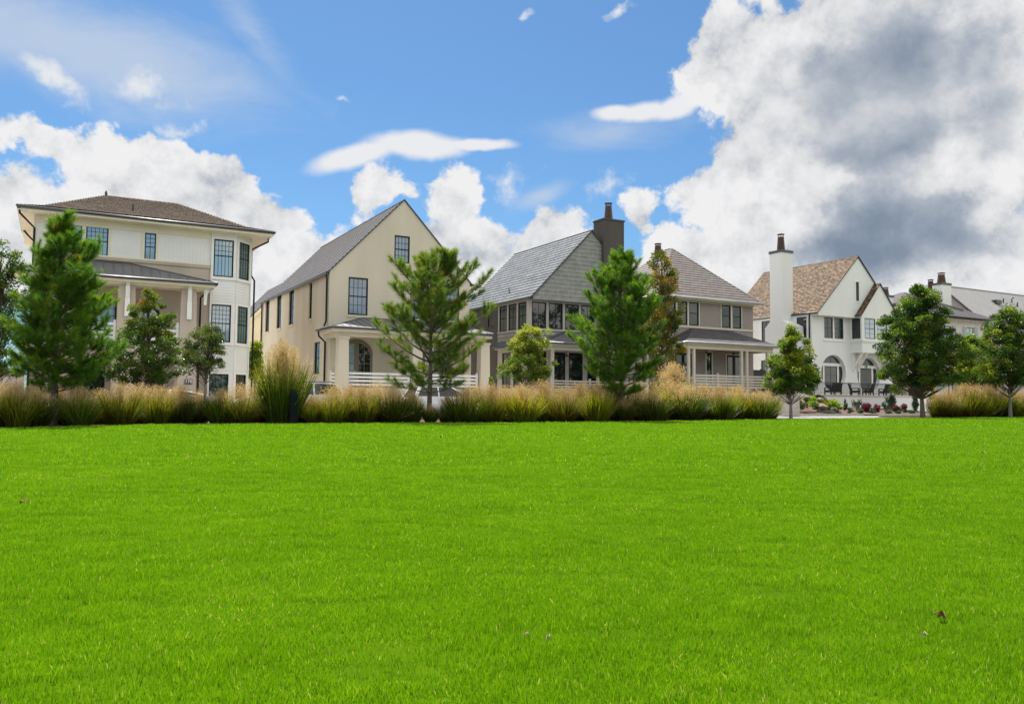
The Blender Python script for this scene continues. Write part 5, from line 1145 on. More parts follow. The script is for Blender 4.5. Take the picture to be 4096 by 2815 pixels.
pine('pine_tree', 'bushy bright green pine, between the dark grey and the taupe house', b, zat(2485, 975, Y), px2([(1560, 2370, 2590), (1500, 2280, 2660), (1420, 2245, 2675), (1340, 2265, 2665), (1260, 2295, 2655), (1180, 2330, 2645), (1110, 2360, 2615), (1060, 2385, 2585), (1010, 2440, 2530), (975, 2478, 2498)], Y, 2485), 37, 1.0, 'needle', .10, .21, 17, 6, clear=1.1)
b = bedpoint(580, 4.0); Y = b.y
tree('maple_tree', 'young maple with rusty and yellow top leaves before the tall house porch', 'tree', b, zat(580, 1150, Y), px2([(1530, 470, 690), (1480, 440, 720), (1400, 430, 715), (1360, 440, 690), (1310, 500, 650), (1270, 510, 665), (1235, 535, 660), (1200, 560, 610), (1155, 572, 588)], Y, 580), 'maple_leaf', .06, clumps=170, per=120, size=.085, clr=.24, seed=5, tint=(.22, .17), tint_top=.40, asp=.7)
b = bedpoint(818, .75); Y = b.y
tree('holly_tree', 'small round headed holly on a bare straight trunk', 'tree', b, zat(818, 1300, Y), px2([(1480, 780, 850), (1450, 725, 885), (1410, 710, 880), (1370, 712, 872), (1340, 740, 868), (1310, 800, 850), (1298, 812, 824)], Y, 818), 'holly_leaf', .055, clumps=110, per=95, size=.07, clr=.17, seed=8, tint=(.45, .25), asp=.5, bark='grey_bark')
Y = 38.5; b = at(2112, Y)
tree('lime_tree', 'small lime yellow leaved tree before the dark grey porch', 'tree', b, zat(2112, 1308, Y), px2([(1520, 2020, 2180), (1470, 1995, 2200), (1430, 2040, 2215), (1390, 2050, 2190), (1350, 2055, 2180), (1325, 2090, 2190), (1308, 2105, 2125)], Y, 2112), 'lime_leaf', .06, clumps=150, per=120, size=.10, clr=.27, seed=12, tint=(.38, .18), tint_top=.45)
Y = 47; b = at(2648, Y)
tree('maple_tree', 'yellowing maple behind the bushy pine and the taupe house corner', 'tree', b, zat(2600, 1000, Y), px2([(1500, 2540, 2690), (1420, 2530, 2700), (1330, 2540, 2690), (1260, 2540, 2710), (1180, 2540, 2680), (1100, 2545, 2660), (1040, 2560, 2640), (1000, 2580, 2610)], Y, 2612), 'yellow_leaf', .10, clumps=170, per=100, size=.125, clr=.32, seed=14, tint=(.42, .28))
Y = 44; b = at(3163, Y)
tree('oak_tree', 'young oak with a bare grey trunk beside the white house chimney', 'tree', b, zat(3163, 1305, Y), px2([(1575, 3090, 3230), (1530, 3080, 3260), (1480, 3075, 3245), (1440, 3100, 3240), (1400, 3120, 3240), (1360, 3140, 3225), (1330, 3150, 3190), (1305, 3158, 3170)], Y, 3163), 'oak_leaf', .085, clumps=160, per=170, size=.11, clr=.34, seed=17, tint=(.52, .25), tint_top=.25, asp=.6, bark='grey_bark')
Y = 62; b = at(3228, Y, .5)
tree('magnolia_tree', 'dark leathery leaved magnolia at the corner of the white house', 'tree', b, zat(3230, 1460, Y) - .5, px2([(1560, 3190, 3265), (1520, 3205, 3262), (1480, 3215, 3255), (1458, 3228, 3238)], Y, 3230), 'holly_leaf', .07, clumps=60, per=60, size=.24, clr=.33, seed=19, tint=(.25, .2))
Y = 50; b = at(3690, Y)
tree('oak_tree', 'largest full green oak with a straight brown trunk beside the white terrace', 'tree', b, zat(3695, 1128, Y), px2([(1540, 3600, 3790), (1500, 3565, 3835), (1440, 3540, 3845), (1390, 3535, 3840), (1340, 3560, 3820), (1280, 3560, 3810), (1230, 3615, 3765), (1180, 3640, 3750), (1140, 3675, 3710), (1126, 3695, 3702)], Y, 3692), 'oak_leaf', .13, clumps=340, per=190, size=.125, clr=.42, seed=21, tint=(.42, .26), asp=.6)
Y = 53; b = at(4040, Y)
tree('street_tree', 'grey barked street tree at the right picture edge, loose green crown', 'tree', b, zat(4040, 1226, Y), px2([(1530, 3960, 4150), (1480, 3930, 4170), (1420, 3920, 4180), (1360, 3940, 4160), (1300, 3960, 4130), (1260, 3995, 4090), (1226, 4030, 4050)], Y, 4040), 'oak_leaf', .10, clumps=260, per=160, size=.12, clr=.40, seed=25, tint=(.50, .28), bark='grey_bark')
Y = 58; b = at(3895, Y)
tree('street_tree', 'low spreading bright green tree between the big oak and the grey barked tree', 'tree', b, zat(3895, 1330, Y), px2([(1545, 3850, 3990), (1500, 3835, 3990), (1440, 3845, 3980), (1390, 3860, 3970), (1350, 3880, 3930), (1330, 3890, 3900)], Y, 3895), 'oak_leaf', .09, clumps=180, per=170, size=.12, clr=.4, seed=27, tint=(.66, .22))
Y = 27; b = at(-25, Y)
tree('oak_tree', 'oak at the left picture edge, only its right branches in view', 'tree', b, zat(-25, 960, Y), px2([(1500, -150, 75), (1400, -160, 70), (1330, -170, 50), (1260, -170, 52), (1180, -150, 52), (1090, -130, 55), (1010, -90, 48), (960, -35, -15)], Y, -25), 'oak_leaf', .09, clumps=190, per=90, size=.085, clr=.24, seed=31, tint=(.45, .25), asp=.6)
Y = 60; b = at(1018, Y)
tree('crepe_tree', 'slim yellow green tree in the gap between the tall and the stucco house', 'tree', b, zat(1018, 1362, Y), px2([(1510, 985, 1045), (1450, 985, 1042), (1400, 990, 1040), (1362, 1010, 1025)], Y, 1018), 'bright_leaf', .08, clumps=70, per=60, size=.2, clr=.36, seed=33, tint=(.6, .25))

# tall wood across the green, out of the picture to the right: it shows in the window glass
def woods():
    g = np.random.default_rng(77); Vs, Fs, Ts, off = [], [], [], 0; w_ = MB()
    for k in range(22):
        f = k / 21; c = np.array([26 + 78 * f + g.normal() * 3, -26 + 44 * f + g.normal() * 4, 0]); H = g.uniform(14, 23); w_.tube([tuple(c), (c[0] + g.normal(), c[1], H * .8)], [.35, .08], 7)
        for j in range(26):
            z = H * g.uniform(.3, 1.0); r = (1.05 - z / H) * H * .26 + 1.0; a = g.uniform(0, 6.28); cc = c + np.array([math.cos(a) * r * g.uniform(.2, 1), math.sin(a) * r * g.uniform(.2, 1), z]); n = 80
            V, F3 = leaves(cc + unit(n, g) * (g.uniform(0, 1, n) ** .5)[:, None] * 1.3, .6, .3, .6, g); Vs.append(V); Fs.append(F3 + off); Ts.append(np.repeat(np.clip(g.normal(.4, .2, n), 0, 1), 4)); off += len(V)
    o = np_mesh('woods', np.concatenate(Vs), np.concatenate(Fs), 'oak_leaf', np.concatenate(Ts)); tag(o, kind='stuff'); w_.build('trunks', 'bark', o)
woods()
# ================================================================== SMALL THINGS
# bollard
b = bedpoint(1172, .06); hb = zat(1172, 1557, b.y); wb = 37 / FPX * b.y
o = empty('bollard', b, rad(20), 'dark green square bollard with chamfered top at the lawn edge', 'bollard')
q = MB(); w = wb * .40; z1b = hb * .80
def ring8(r, c, z): k = r - c; return [(k, -r, z), (r, -k, z), (r, k, z), (k, r, z), (-k, r, z), (-r, k, z), (-r, -k, z), (-k, -r, z)]
R = [ring8(w, .02, -.05), ring8(w, .02, z1b), ring8(w * 1.0, .02, z1b + .008), ring8(w * .62, .02, hb * .97), ring8(w * .5, .02, hb)]
for a, c in zip(R, R[1:]):
    for i in range(8): q.face([a[i], a[(i + 1) % 8], c[(i + 1) % 8], c[i]])
q.face(R[-1]); q.build('post', 'bollard_green', o)
q = MB(); a, c = ring8(w + .006, .022, z1b - .012), ring8(w + .006, .022, z1b + .012)
for i in range(8): q.face([a[i], a[(i + 1) % 8], c[(i + 1) % 8], c[i]])
q.face(c); q.build('collar', 'bollard_green', o)

# ---- parked cars
def car(name, label, loc, rz, L, Wd, H, style, paint):
    o = empty(name, loc, rz, label, 'car'); hw = Wd / 2
    if style == 'saloon':
        low = [(-L / 2, .38), (-L / 2, .72), (-L / 2 + .1, .92), (-L * .30, .97), (L * .22, .93), (L * .40, .84), (L / 2 - .08, .70), (L / 2, .5), (L / 2 - .05, .28)]; cab = [(-L * .36, .965), (-L * .22, H - .04), (-L * .08, H), (L * .05, H - .02), (L * .24, .925)]
    else:
        low = [(-L / 2, .40), (-L / 2 + .02, .85), (-L / 2 + .08, 1.0), (-L * .2, 1.02), (L * .22, 1.0), (L * .42, .88), (L / 2 - .05, .72), (L / 2, .45), (L / 2 - .05, .28)]; cab = [(-L / 2 + .1, 1.0), (-L / 2 + .42, H - .05), (-L * .25, H), (L * .02, H - .03), (L * .25, .995)]
    wx = (-L * .30, L * .31); wr = .34
    def arch(c): return [(c + (wr + .05) * math.cos(a), .33 + (wr + .05) * math.sin(a)) for a in np.linspace(0, math.pi, 9)]
    bottom = [(L / 2 - .1, .24)] + [(wx[1] + wr + .05, .24)] + arch(wx[1]) + [(wx[1] - wr - .05, .24), (wx[0] + wr + .05, .24)] + arch(wx[0]) + [(wx[0] - wr - .05, .24), (-L / 2 + .06, .26)]
    q = MB(); out = low[::1] + bottom
    T = lambda u, v, w_: Vector((u, w_, v))
    # body sides lean in slightly at the shoulder
    sec = [(hw - .05, -1), (hw, 0), (hw - .04, 1)]
    ys = lambda z: hw - .05 * max(0, (z - .6) / .45) ** 2 - .03 * max(0, (.45 - z) / .2)
    n = len(out)
    for sg_ in (-1, 1):
        c_ = [Vector((u, sg_ * ys(v), v)) for u, v in out]; ctr = Vector((0, sg_ * (hw - .01), .6))
        for i in range(n): q.face([ctr, c_[i], c_[(i + 1) % n]])
    for i in range(len(out)):
        a, e = out[i], out[(i + 1) % n]
        q.face([(a[0], -ys(a[1]), a[1]), (e[0], -ys(e[1]), e[1]), (e[0], ys(e[1]), e[1]), (a[0], ys(a[1]), a[1])], smooth=True)
    yc = lambda z: hw - .06 - .22 * (z - .95) / (H - .95)
    for i in range(len(cab) - 1):
        a, e = cab[i], cab[i + 1]
        if 0 < i < len(cab) - 2: q.face([(a[0], -yc(a[1]), a[1]), (e[0], -yc(e[1]), e[1]), (e[0], yc(e[1]), e[1]), (a[0], yc(a[1]), a[1])], smooth=True)
    for sg_ in (-1, 1):
        P = [Vector((u, sg_ * yc(v), v)) for u, v in cab]; q.face(P)
    # pillars framing front and rear glass
    for (a, e) in ((cab[0], cab[1]), (cab[-2], cab[-1])):
        for sg_ in (-1, 1): q.face([(a[0], sg_ * yc(a[1]), a[1]), (e[0], sg_ * yc(e[1]), e[1]), (e[0], sg_ * (yc(e[1]) - .09), e[1]), (a[0], sg_ * (yc(a[1]) - .09), a[1])])
    q.build('body', paint, o)
    g_ = MB()
    for (a, e) in ((cab[0], cab[1]), (cab[-2], cab[-1])): g_.face([(a[0], -(yc(a[1]) - .09), a[1] + .002), (e[0], -(yc(e[1]) - .09), e[1] + .002), (e[0], yc(e[1]) - .09, e[1] + .002), (a[0], yc(a[1]) - .09, a[1] + .002)])
    g_.build('windscreen', 'car_glass', o)
    def ins(c, k): return [(p[0] + (c[0] - p[0]) * k, p[1] + (c[1] - p[1]) * k) for p in cab]
    c_ = (sum(p[0] for p in cab) / len(cab), sum(p[1] for p in cab) / len(cab)); pi_ = ins(c_, .14); xm = (cab[1][0] + cab[3][0]) / 2 + .1
    for sg_ in (-1, 1):
        for lo_, hi_ in ((-9, xm - .04), (xm + .04, 9)):
            cp = clip(ccw(list(pi_)), [(lo_, 0), (hi_, 0), (hi_, 9), (lo_, 9)]);
            if len(cp) < 3: continue
            w_ = MB(); w_.face([(u, sg_ * (yc(v) + .012), v) for u, v in cp]); w_.build('side_window', 'car_glass', o)
        m_ = MB(); m_.lathe((cab[-1][0] - .25, sg_ * (hw + .05), .96), [(.02, 0), (.09, .03), (.09, .1), (.03, .14)], 8); m_.build('mirror', paint, o)
        for x in wx:
            t_ = MB(); prof_ = [(wr * .68, -.1), (wr * .96, -.1), (wr, -.06), (wr, .06), (wr * .96, .1), (wr * .68, .1)]; N = 20
            for i in range(len(prof_)):
                (r0, y0), (r1, y1) = prof_[i], prof_[(i + 1) % len(prof_)]
                for k in range(N):
                    a, e = k * 2 * math.pi / N, (k + 1) * 2 * math.pi / N; f_ = lambda r_, y_, an: (x + r_ * math.cos(an), sg_ * (hw - .11) + y_, .335 + r_ * math.sin(an)); t_.face([f_(r0, y0, a), f_(r0, y0, e), f_(r1, y1, e), f_(r1, y1, a)])
            wh = empty('wheel', (0, 0, 0)); wh.parent = o
            t_.build('tyre', 'tyre', wh); t_ = MB(); yy = sg_ * (hw - .11) + sg_ * .07
            for k in range(N):
                a, e = k * 2 * math.pi / N, (k + 1) * 2 * math.pi / N; f_ = lambda r_, an, y_=yy: (x + r_ * math.cos(an), y_, .335 + r_ * math.sin(an)); t_.face([f_(wr * .6, a), f_(wr * .6, e), f_(wr * .7, e), f_(wr * .7, a)]); t_.face([f_(wr * .0, a), f_(wr * .12, a), f_(wr * .12, e)])
            for k in range(7):
                a = k * 2 * math.pi / 7; ca, sa = math.cos(a), math.sin(a); f_ = lambda r_, o_: (x + r_ * ca - o_ * sa, yy, .335 + r_ * sa + o_ * ca); t_.face([f_(.03, -.022), f_(wr * .62, -.016), f_(wr * .62, .016), f_(.03, .022)])
            t_.build('rim', 'chrome', wh)
            t_ = MB(); yd = yy - sg_ * .05
            for k in range(N):
                a, e = k * 2 * math.pi / N, (k + 1) * 2 * math.pi / N; t_.face([(x, yd, .335), (x + wr * .68 * math.cos(a), yd, .335 + wr * .68 * math.sin(a)), (x + wr * .68 * math.cos(e), yd, .335 + wr * .68 * math.sin(e))])
            t_.build('brake_disc', 'tyre', wh)
        l_ = MB(); l_.box((L / 2 - .28, sg_ * (hw - .42), .62), (L / 2 - .06, sg_ * (hw - .02), .74)); l_.build('headlight', 'head_lamp', o)
        l_ = MB(); l_.box((-L / 2 - .01, sg_ * (hw - .30), .72), (-L / 2 + .16, sg_ * (hw - .008), .92)); l_.build('tail_light', 'tail_red', o)
        for x in (xm - .55, xm + .45): d_ = MB(); d_.box((x - .09, sg_ * (hw - .02), .85), (x + .09, sg_ * (hw + .02), .88)); d_.build('handle', paint, o)
        if style != 'saloon': d_ = MB(); d_.tube([(cab[1][0] + .15, sg_ * (yc(H) - .05), H + .01), (cab[1][0] + .25, sg_ * (yc(H) - .05), H + .05), (cab[3][0] - .2, sg_ * (yc(H) - .05), H + .04), (cab[3][0] - .1, sg_ * (yc(H) - .05), H - .01)], .018); d_.build('roof_rail', 'charcoal_metal', o)
    return o
sA = -16.35
t_of = lambda px, s: rw_px(px, s)
def rw_px(px, s): return fp(px, 1640, s)[0]
a0, a1 = rw_px(1027, sA), rw_px(1294, sA); ca = (a0 + a1) / 2; LA = (a1 - a0) / .61
car('parked_car', 'white estate car parked behind the tall grass clump, chrome wheel showing', row(ca - .02, sA, -.03), YAW + math.pi, LA, 1.82, 1.5, 'suv', 'car_white')
t890 = rw_px(888, sA); car('parked_car', 'silver saloon car nearly hidden behind grass left of the white estate car', row(t890 - 2.25, sA, -.03), YAW + math.pi, 4.5, 1.8, 1.14, 'saloon', 'car_silver')
sS = -9.75; p0 = rw_px(1622, sS); car('parked_car', 'white hatchback with roof rails parked across the street behind the open pine', row(p0 + 2.28, sS, -.03), YAW, 4.5, 1.82, zat(1700, 1546, row(p0 + 2, sS).y) + .03, 'suv', 'car_white')

# ---- white house terrace, furniture and planting
def fence_rail(name, label, pts, zb, H, mat='wrought_iron', gap=.115, cat='railing'):
    o = empty(name, pts[0], 0, label, cat); P = [Vector(p) - Vector(pts[0]) for p in pts]; q = MB(); posts = []
    for a, e in zip(P, P[1:]):
        d = e - a; L = d.length; n = int(L / gap)
        q.tube([a + Vector((0, 0, zb + H)), e + Vector((0, 0, zb + H))], .028, 6); q.tube([a + Vector((0, 0, zb + .1)), e + Vector((0, 0, zb + .1))], .015, 6); q.tube([a + Vector((0, 0, zb + H - .1)), e + Vector((0, 0, zb + H - .1))], .012, 6)
        for i in range(1, n): c = a.lerp(e, i / n); q.tube([c + Vector((0, 0, zb + .1)), c + Vector((0, 0, zb + H - .02))], .013, 4, cap=False)
        m_ = max(1, round(L / 2.4)); posts += [a.lerp(e, i / m_) for i in range(m_ + (1 if e is P[-1] else 0))]
    q.build('balusters', mat, o)
    for c in posts: q = MB(); q.box(c + Vector((-.022, -.022, zb)), c + Vector((.022, .022, zb + H + .04))); q.build('post', mat, o)
    return o
st = -3.0; ta, tb = fp(3258, 1575, st)[0], fp(3678, 1583, st)[0]
h = House('terrace', 'white rendered terrace wall with stone coping below the round openings', ta, st, 'terrace')
q = MB(); sheet(q, h.front(st), rect(ta, tb, -.05, 1.45)); sheet(q, h.left(ta), rect(st, -.02, -.05, 1.45)); sheet(q, h.right(tb), rect(st, -.02, -.05, 1.45)); q.face([h.L(ta, st, 1.45), h.L(tb, st, 1.45), h.L(tb, -.02, 1.45), h.L(ta, -.02, 1.45)])
for x in np.linspace(ta + 1.8, tb - 1.8, 6): q.tbox(h.front(st), x - .006, x + .006, .0, 1.44, .0005, .004)
q.build('wall', 'white_brick_paint', h.o)
q = MB(); q.box(h.L(ta - .06, st - .07, 1.451), h.L(tb + .06, -.02, 1.54)); q.build('coping', 'concrete', h.o)
n = fp(*zK(2045, 468), st); text_part('house_number', '130', .2, h.L(n[0], st - .03, n[1]), 0, 'number_white', h.o)
fence_rail('terrace_railing', 'black iron railing along the edge of the white terrace', [row(ta + .1, -.6, 1.54), row(ta + .1, st + .08, 1.54), row(tb - .1, st + .08, 1.54), row(tb - .1, -.6, 1.54)], 0, 1.0)
h = House('garden_wall', 'low white wall end with black post beside the big oak trunk', tb + .25, st + .4, 'wall'); q = MB(); q.box(h.L(tb + .25, st + .4, 0), h.L(tb + 1.5, st + .7, 1.35)); q.build('wall', 'white_brick_paint', h.o); q = MB(); q.box(h.L(tb + .2, st + .36, 1.351), h.L(tb + 1.55, st + .74, 1.43)); q.build('coping', 'concrete', h.o)
fence_rail('terrace_railing', 'second black railing beyond the big oak trunk, beside the low white wall', [row(tb + .4, st + 1.2, 1.2), row(tb + 2.6, st + 1.2, 1.2)], 0, 1.2)
def chair(loc, rz, label, wide=.72):
    o = empty('wicker_chair', loc, rz, label, 'chair', 'dark wicker armchairs on the terrace'); w = wide / 2
    q = MB(); q.box((-w + .08, -.32, .22), (w - .08, .30, .40)); q.build('seat', 'wicker', o)
    q = MB(); T = lambda u, v, ww: Vector((u, .30 + ww + (v - .4) * .28, v)); q.prism(T, [(-w + .05, .38), (w - .05, .38), (w - .03, .95), (w * .5, 1.02), (-w * .5, 1.02), (-w + .03, .95)], 0, .07); q.build('backrest', 'wicker', o)
    for s_ in (-1, 1):
        q = MB(); q.box((s_ * w - .06, -.36, .56), (s_ * w + .06, .40, .62)); q.build('arm', 'wicker', o)
        for y in (-.32, .32): q = MB(); q.box((s_ * w - .04, y - .04, 0), (s_ * w + .04, y + .04, .56)); q.build('leg', 'wicker', o)
    return o
cz = 1.545
for px, rz, lb, wd in ((3332, math.pi, 'wide dark wicker settee with its back to the street before the round window', 1.25), (3420, .5, 'dark wicker armchair facing the street between the two round openings', .8), (3472, math.pi + .3, 'dark wicker armchair with its back to the street below the grey door', .75), (3540, math.pi * 1.5, 'dark wicker armchair seen side on at the right end of the terrace', .75)):
    c = row(fp(px, 1560, -1.7)[0], -1.7, cz); chair(c, YAW + rz, lb, wd)
def planter(loc, label, w, hgt, mat='planter_dark'):
    o = empty('planter', loc, YAW, label, 'planter'); q = MB(); a, b_ = w * .42, w * .5
    lo = [(-a, -a, 0), (a, -a, 0), (a, a, 0), (-a, a, 0)]; hi = [(-b_, -b_, hgt), (b_, -b_, hgt), (b_, b_, hgt), (-b_, b_, hgt)]; hin = [(x * .88, y * .88, hgt) for x, y, z in hi]; hb_ = [(x * .85, y * .85, hgt - .06) for x, y, z in hi]
    for A_, B_ in ((lo, hi), (hi, hin), (hin, hb_)):
        for i in range(4): q.face([A_[i], A_[(i + 1) % 4], B_[(i + 1) % 4], B_[i]])
    q.build('box', mat, o); q = MB(); q.face(hb_); q.build('compost', 'soil', o); return o
def bush(name, label, cat, loc, rx, h_, leaf, size, n, seed, tint=(.5, .25), group=None, spiky=False, asp=.5, stems=True):
    g = np.random.default_rng(seed); o = empty(name, loc, 0, label, cat, group)
    if spiky:
        a = g.uniform(0, 6.283, n); tl = np.abs(g.normal(.25, .38, n)); L = h_ * g.uniform(.7, 1.1, n); d = np.stack([np.cos(a) * np.sin(tl), np.sin(a) * np.sin(tl), np.cos(tl)], 1); s = np.stack([-np.sin(a), np.cos(a), np.zeros(n)], 1) * (size / 2); b_ = np.stack([np.cos(a), np.sin(a), np.zeros(n)], 1) * rx * .15
        m_ = b_ + d * (L * .6)[:, None]; t_ = b_ + d * L[:, None] + np.stack([np.cos(a), np.sin(a), -np.ones(n) * .8], 1) * (L * .18 * tl)[:, None]
        V = np.stack([b_ - s, b_ + s, m_ + s * .8, t_, m_ - s * .8], 1).reshape(-1, 3); np_mesh('blades', V, np.arange(n * 5).reshape(n, 5), leaf, np.repeat(np.clip(g.normal(tint[0], tint[1], n), 0, 1), 5), o); return o
    k = max(8, n // 45); cs = unit(k, g) * (g.uniform(.2, 1, k) ** .5)[:, None] * np.array([rx * .75, rx * .75, h_ * .42]) + np.array([0, 0, h_ * .52]); w_ = MB()
    for c in cs: w_.tube([(0, 0, 0), (c[0] * .5, c[1] * .5, c[2] * .6), tuple(c)], [.012, .008, .003], 4, cap=False)
    w_.build('stems', 'twig', o); C = np.repeat(cs, n // k + 1, axis=0)[:n] + unit(n, g) * (g.uniform(0, 1, n) ** .4)[:, None] * np.array([rx * .38, rx * .38, h_ * .22]); C[:, 2] = np.maximum(C[:, 2], .02)
    V, F3 = leaves(C, size, .3, asp, g); ct = np.repeat(g.normal(0, tint[1] * .5, k), n // k + 1)[:n]; np_mesh('leaves', V, F3, leaf, np.repeat(np.clip(tint[0] + ct + g.normal(0, tint[1], n), 0, 1), 4), o); return o
pz = row(fp(3663, 1570, -1.9)[0], -1.9, cz); planter(pz, 'large black planter on the terrace behind the railing end', .95, .75); bush('potted_plant', 'dark trailing plant with red flecks in the black terrace planter', 'plant', pz + Vector((0, 0, .7)), .65, .75, 'shrub_leaf', .12, 900, 61, (.3, .2))
# brick pier with fern planter left of the white house
Yp = 52; pb = at(3160, Yp); zt_ = zat(3160, 1577, Yp); hw_ = 26 / FPX * Yp
o = empty('brick_pier', pb, YAW, 'low brick pier carrying a dark planter beside the young oak trunk', 'pier'); q = MB(); q.box((-hw_, -.4, -.02), (hw_, .4, zt_ - .06)); q.build('pier', 'pale_brick', o); q = MB(); q.box((-hw_ - .05, -.45, zt_ - .059), (hw_ + .05, .45, zt_)); q.build('coping', 'concrete', o)
pp = pb + Vector((-.15, 0, zt_ + .002)); planter(pp, 'small dark planter with a fern on the brick pier', .75, .5); bush('fern', 'bright green arching fern in the small dark planter', 'plant', pp + Vector((0, 0, .45)), .75, .85, 'bright_leaf', .07, 260, 63, (.45, .25), spiky=True)
# steps, boulders, low planting on the slope before the terrace
def zr(px, py, Y): return Vector((at(px, Y).x, Y, zat(px, py, Y)))
q = MB(); sl_ = [(fp(3150, 1600, s)[0], s) for s in (-8.4, -3.2)]
V0 = [row(29.5, -8.5, .07), row(49, -8.5, .07), row(49, -3.05, .42), row(ta, -3.05, .55), row(ta - 1.2, -1.0, 1.35), row(33.5, -1.0, .9), row(30.5, -4, .35)]
q.face(V0); tag(q.build('planting_slope', 'bark_mulch'), kind='structure')
for i, (px0, px1, y0, y1, s) in enumerate(((3282, 3336, 1634, 1645, -7.5), (3294, 3356, 1645, 1655, -8.1))):
    a, e = fp(px0, (y0 + y1) / 2, s), fp(px1, (y0 + y1) / 2, s); z_ = fp(px0, y0, s)[1]
    o = empty('stone_step', row((a[0] + e[0]) / 2, s, 0), YAW, ('upper' if i == 0 else 'lower') + ' rough stone slab step below the terrace', 'step', 'stone steps up the planted slope'); L_ = (e[0] - a[0]) / 2; q = MB(); g = np.random.default_rng(i)
    lo = [(-L_, -.25, -.1), (L_, -.22, -.1), (L_ * .97, .4, -.1), (-L_ * .98, .38, -.1)]; hi = [(x * .985 + g.normal() * .01, y, z_ + g.normal() * .008) for x, y, z in lo]
    for k in range(4): q.face([lo[k], lo[(k + 1) % 4], hi[(k + 1) % 4], hi[k]])
    q.face(hi); q.build('slab', 'slab_stone', o)
def rock(px, py, Y, r, label, seed):
    g = np.random.default_rng(seed); import bmesh; bm = bmesh.new(); bmesh.ops.create_icosphere(bm, subdivisions=2, radius=1)
    ax = unit(7, g); of = g.uniform(.55, .85, 7)
    for v in bm.verts:
        for a, o_ in zip(ax, of):
            d = v.co.dot(Vector(a)); 
            if d > o_: v.co -= Vector(a) * (d - o_)
        v.co = Vector((v.co.x * r * 1.3, v.co.y * r, v.co.z * r * .75))
    me = bpy.data.meshes.new('boulder'); bm.to_mesh(me); bm.free(); o = link('boulder', me, 'boulder'); o.location = zr(px, py, Y); o.rotation_euler = (0, 0, seed); tag(o, label, 'boulder', 'boulders on the planted slope')
for i, (px, py, Y, r, lb) in enumerate(((3287, 1625, 58, .42, 'grey boulder beside the upper stone step'), (3210, 1598, 60, .55, 'large tan boulder at the head of the slope by the magnolia'), (3190, 1588, 61, .35, 'small tan boulder next to the brick pier'), (3208, 1615, 59, .45, 'flat tan boulder stepping down below the large one'), (3285, 1601, 60, .35, 'small boulder under the dark tufted plant'))): rock(px, py, Y, r, lb, 70 + i)
PL = [
 ('shrub', 'yellow green leafy shrub on the mulch slope left of the stone steps', 'shrub', 3250, 1630, 1588, 57, 30, 'bright_leaf', .14, 420, False, (.6, .25)),
 ('grass_tuft', 'dark fine leaved tuft at the corner of the terrace wall', 'plant', 3275, 1605, 1575, 60.5, 30, 'shrub_leaf', .03, 320, True, (.6, .3)),
 ('flax_plant', 'yellow green strappy plant in front of the terrace wall', 'plant', 3333, 1628, 1592, 59, 26, 'bright_leaf', .05, 130, True, (.7, .25)),
 ('flax_plant', 'olive strappy plant left of the yellow green strappy one', 'plant', 3305, 1622, 1593, 59.5, 20, 'green_blade', .04, 150, True, (.7, .25)),
 ('cypress_shrub', 'small upright conifer shrub against the terrace wall', 'shrub', 3380, 1642, 1592, 60, 10, 'shrub_leaf', .10, 420, False, (.5, .25)),
 ('cypress_shrub', 'low upright conifer shrub left of the taller one at the terrace wall', 'shrub', 3362, 1640, 1610, 60, 8, 'shrub_leaf', .09, 250, False, (.6, .25)),
 ('shrub', 'sparse dark shrub left of the first magenta azalea', 'shrub', 3427, 1645, 1590, 60, 22, 'shrub_leaf', .15, 260, False, (.6, .3)),
 ('shrub', 'sparse dark shrub between the two pairs of azaleas', 'shrub', 3540, 1645, 1590, 62, 20, 'shrub_leaf', .15, 280, False, (.6, .3)),
 ('azalea', 'largest magenta azalea, first from the left at the terrace wall', 'flowering shrub', 3464, 1650, 1612, 59.5, 24, 'magenta_flower', .10, 1500, False, (.55, .3)),
 ('azalea', 'magenta azalea just right of the largest azalea', 'flowering shrub', 3508, 1650, 1617, 60, 19, 'magenta_flower', .10, 1100, False, (.5, .3)),
 ('azalea', 'dark leaved magenta azalea below the ivy', 'flowering shrub', 3583, 1652, 1617, 61, 19, 'magenta_flower', .10, 1000, False, (.38, .28)),
 ('azalea', 'dusky magenta azalea furthest right at the terrace wall', 'flowering shrub', 3615, 1652, 1616, 61.5, 18, 'magenta_flower', .10, 1000, False, (.36, .26)),
 ('grass_tuft', 'olive grass tuft at the foot of the brick pier', 'plant', 3190, 1620, 1592, 57, 14, 'green_blade', .03, 220, True, (.55, .25)),
 ('shrub', 'pale green shrub showing beyond the low white wall by the oak trunk', 'shrub', 3728, 1600, 1568, 62, 18, 'bright_leaf', .16, 420, False, (.45, .25)),
 ('shrub', 'orange tinted leafy shrub behind the terrace railing by the big oak', 'shrub', 3727, 1572, 1535, 68, 14, 'yellow_leaf', .2, 260, False, (.75, .2)),
 ('shrub', 'yellow green shrub behind the right section of the terrace railing', 'shrub', 3595, 1580, 1525, 68, 40, 'bright_leaf', .2, 700, False, (.5, .3)),
 ('shrub', 'small green shrub at the right porch pillar of the stucco house', 'shrub', 1963, 1550, 1500, 46, 14, 'bright_leaf', .1, 300, False, (.3, .2)),
]
for i, (nm, lb, ct, px, yb, yt, Y, hw_, lf_, sz, n, spk, tn) in enumerate(PL):
    base = Vector((at(px, Y).x, Y, zat(px, yb, Y))); bush(nm, lb, ct, base, hw_ / FPX * Y, zat(px, yt, Y) - base.z, lf_, sz, n, 80 + i, tn, spiky=spk)
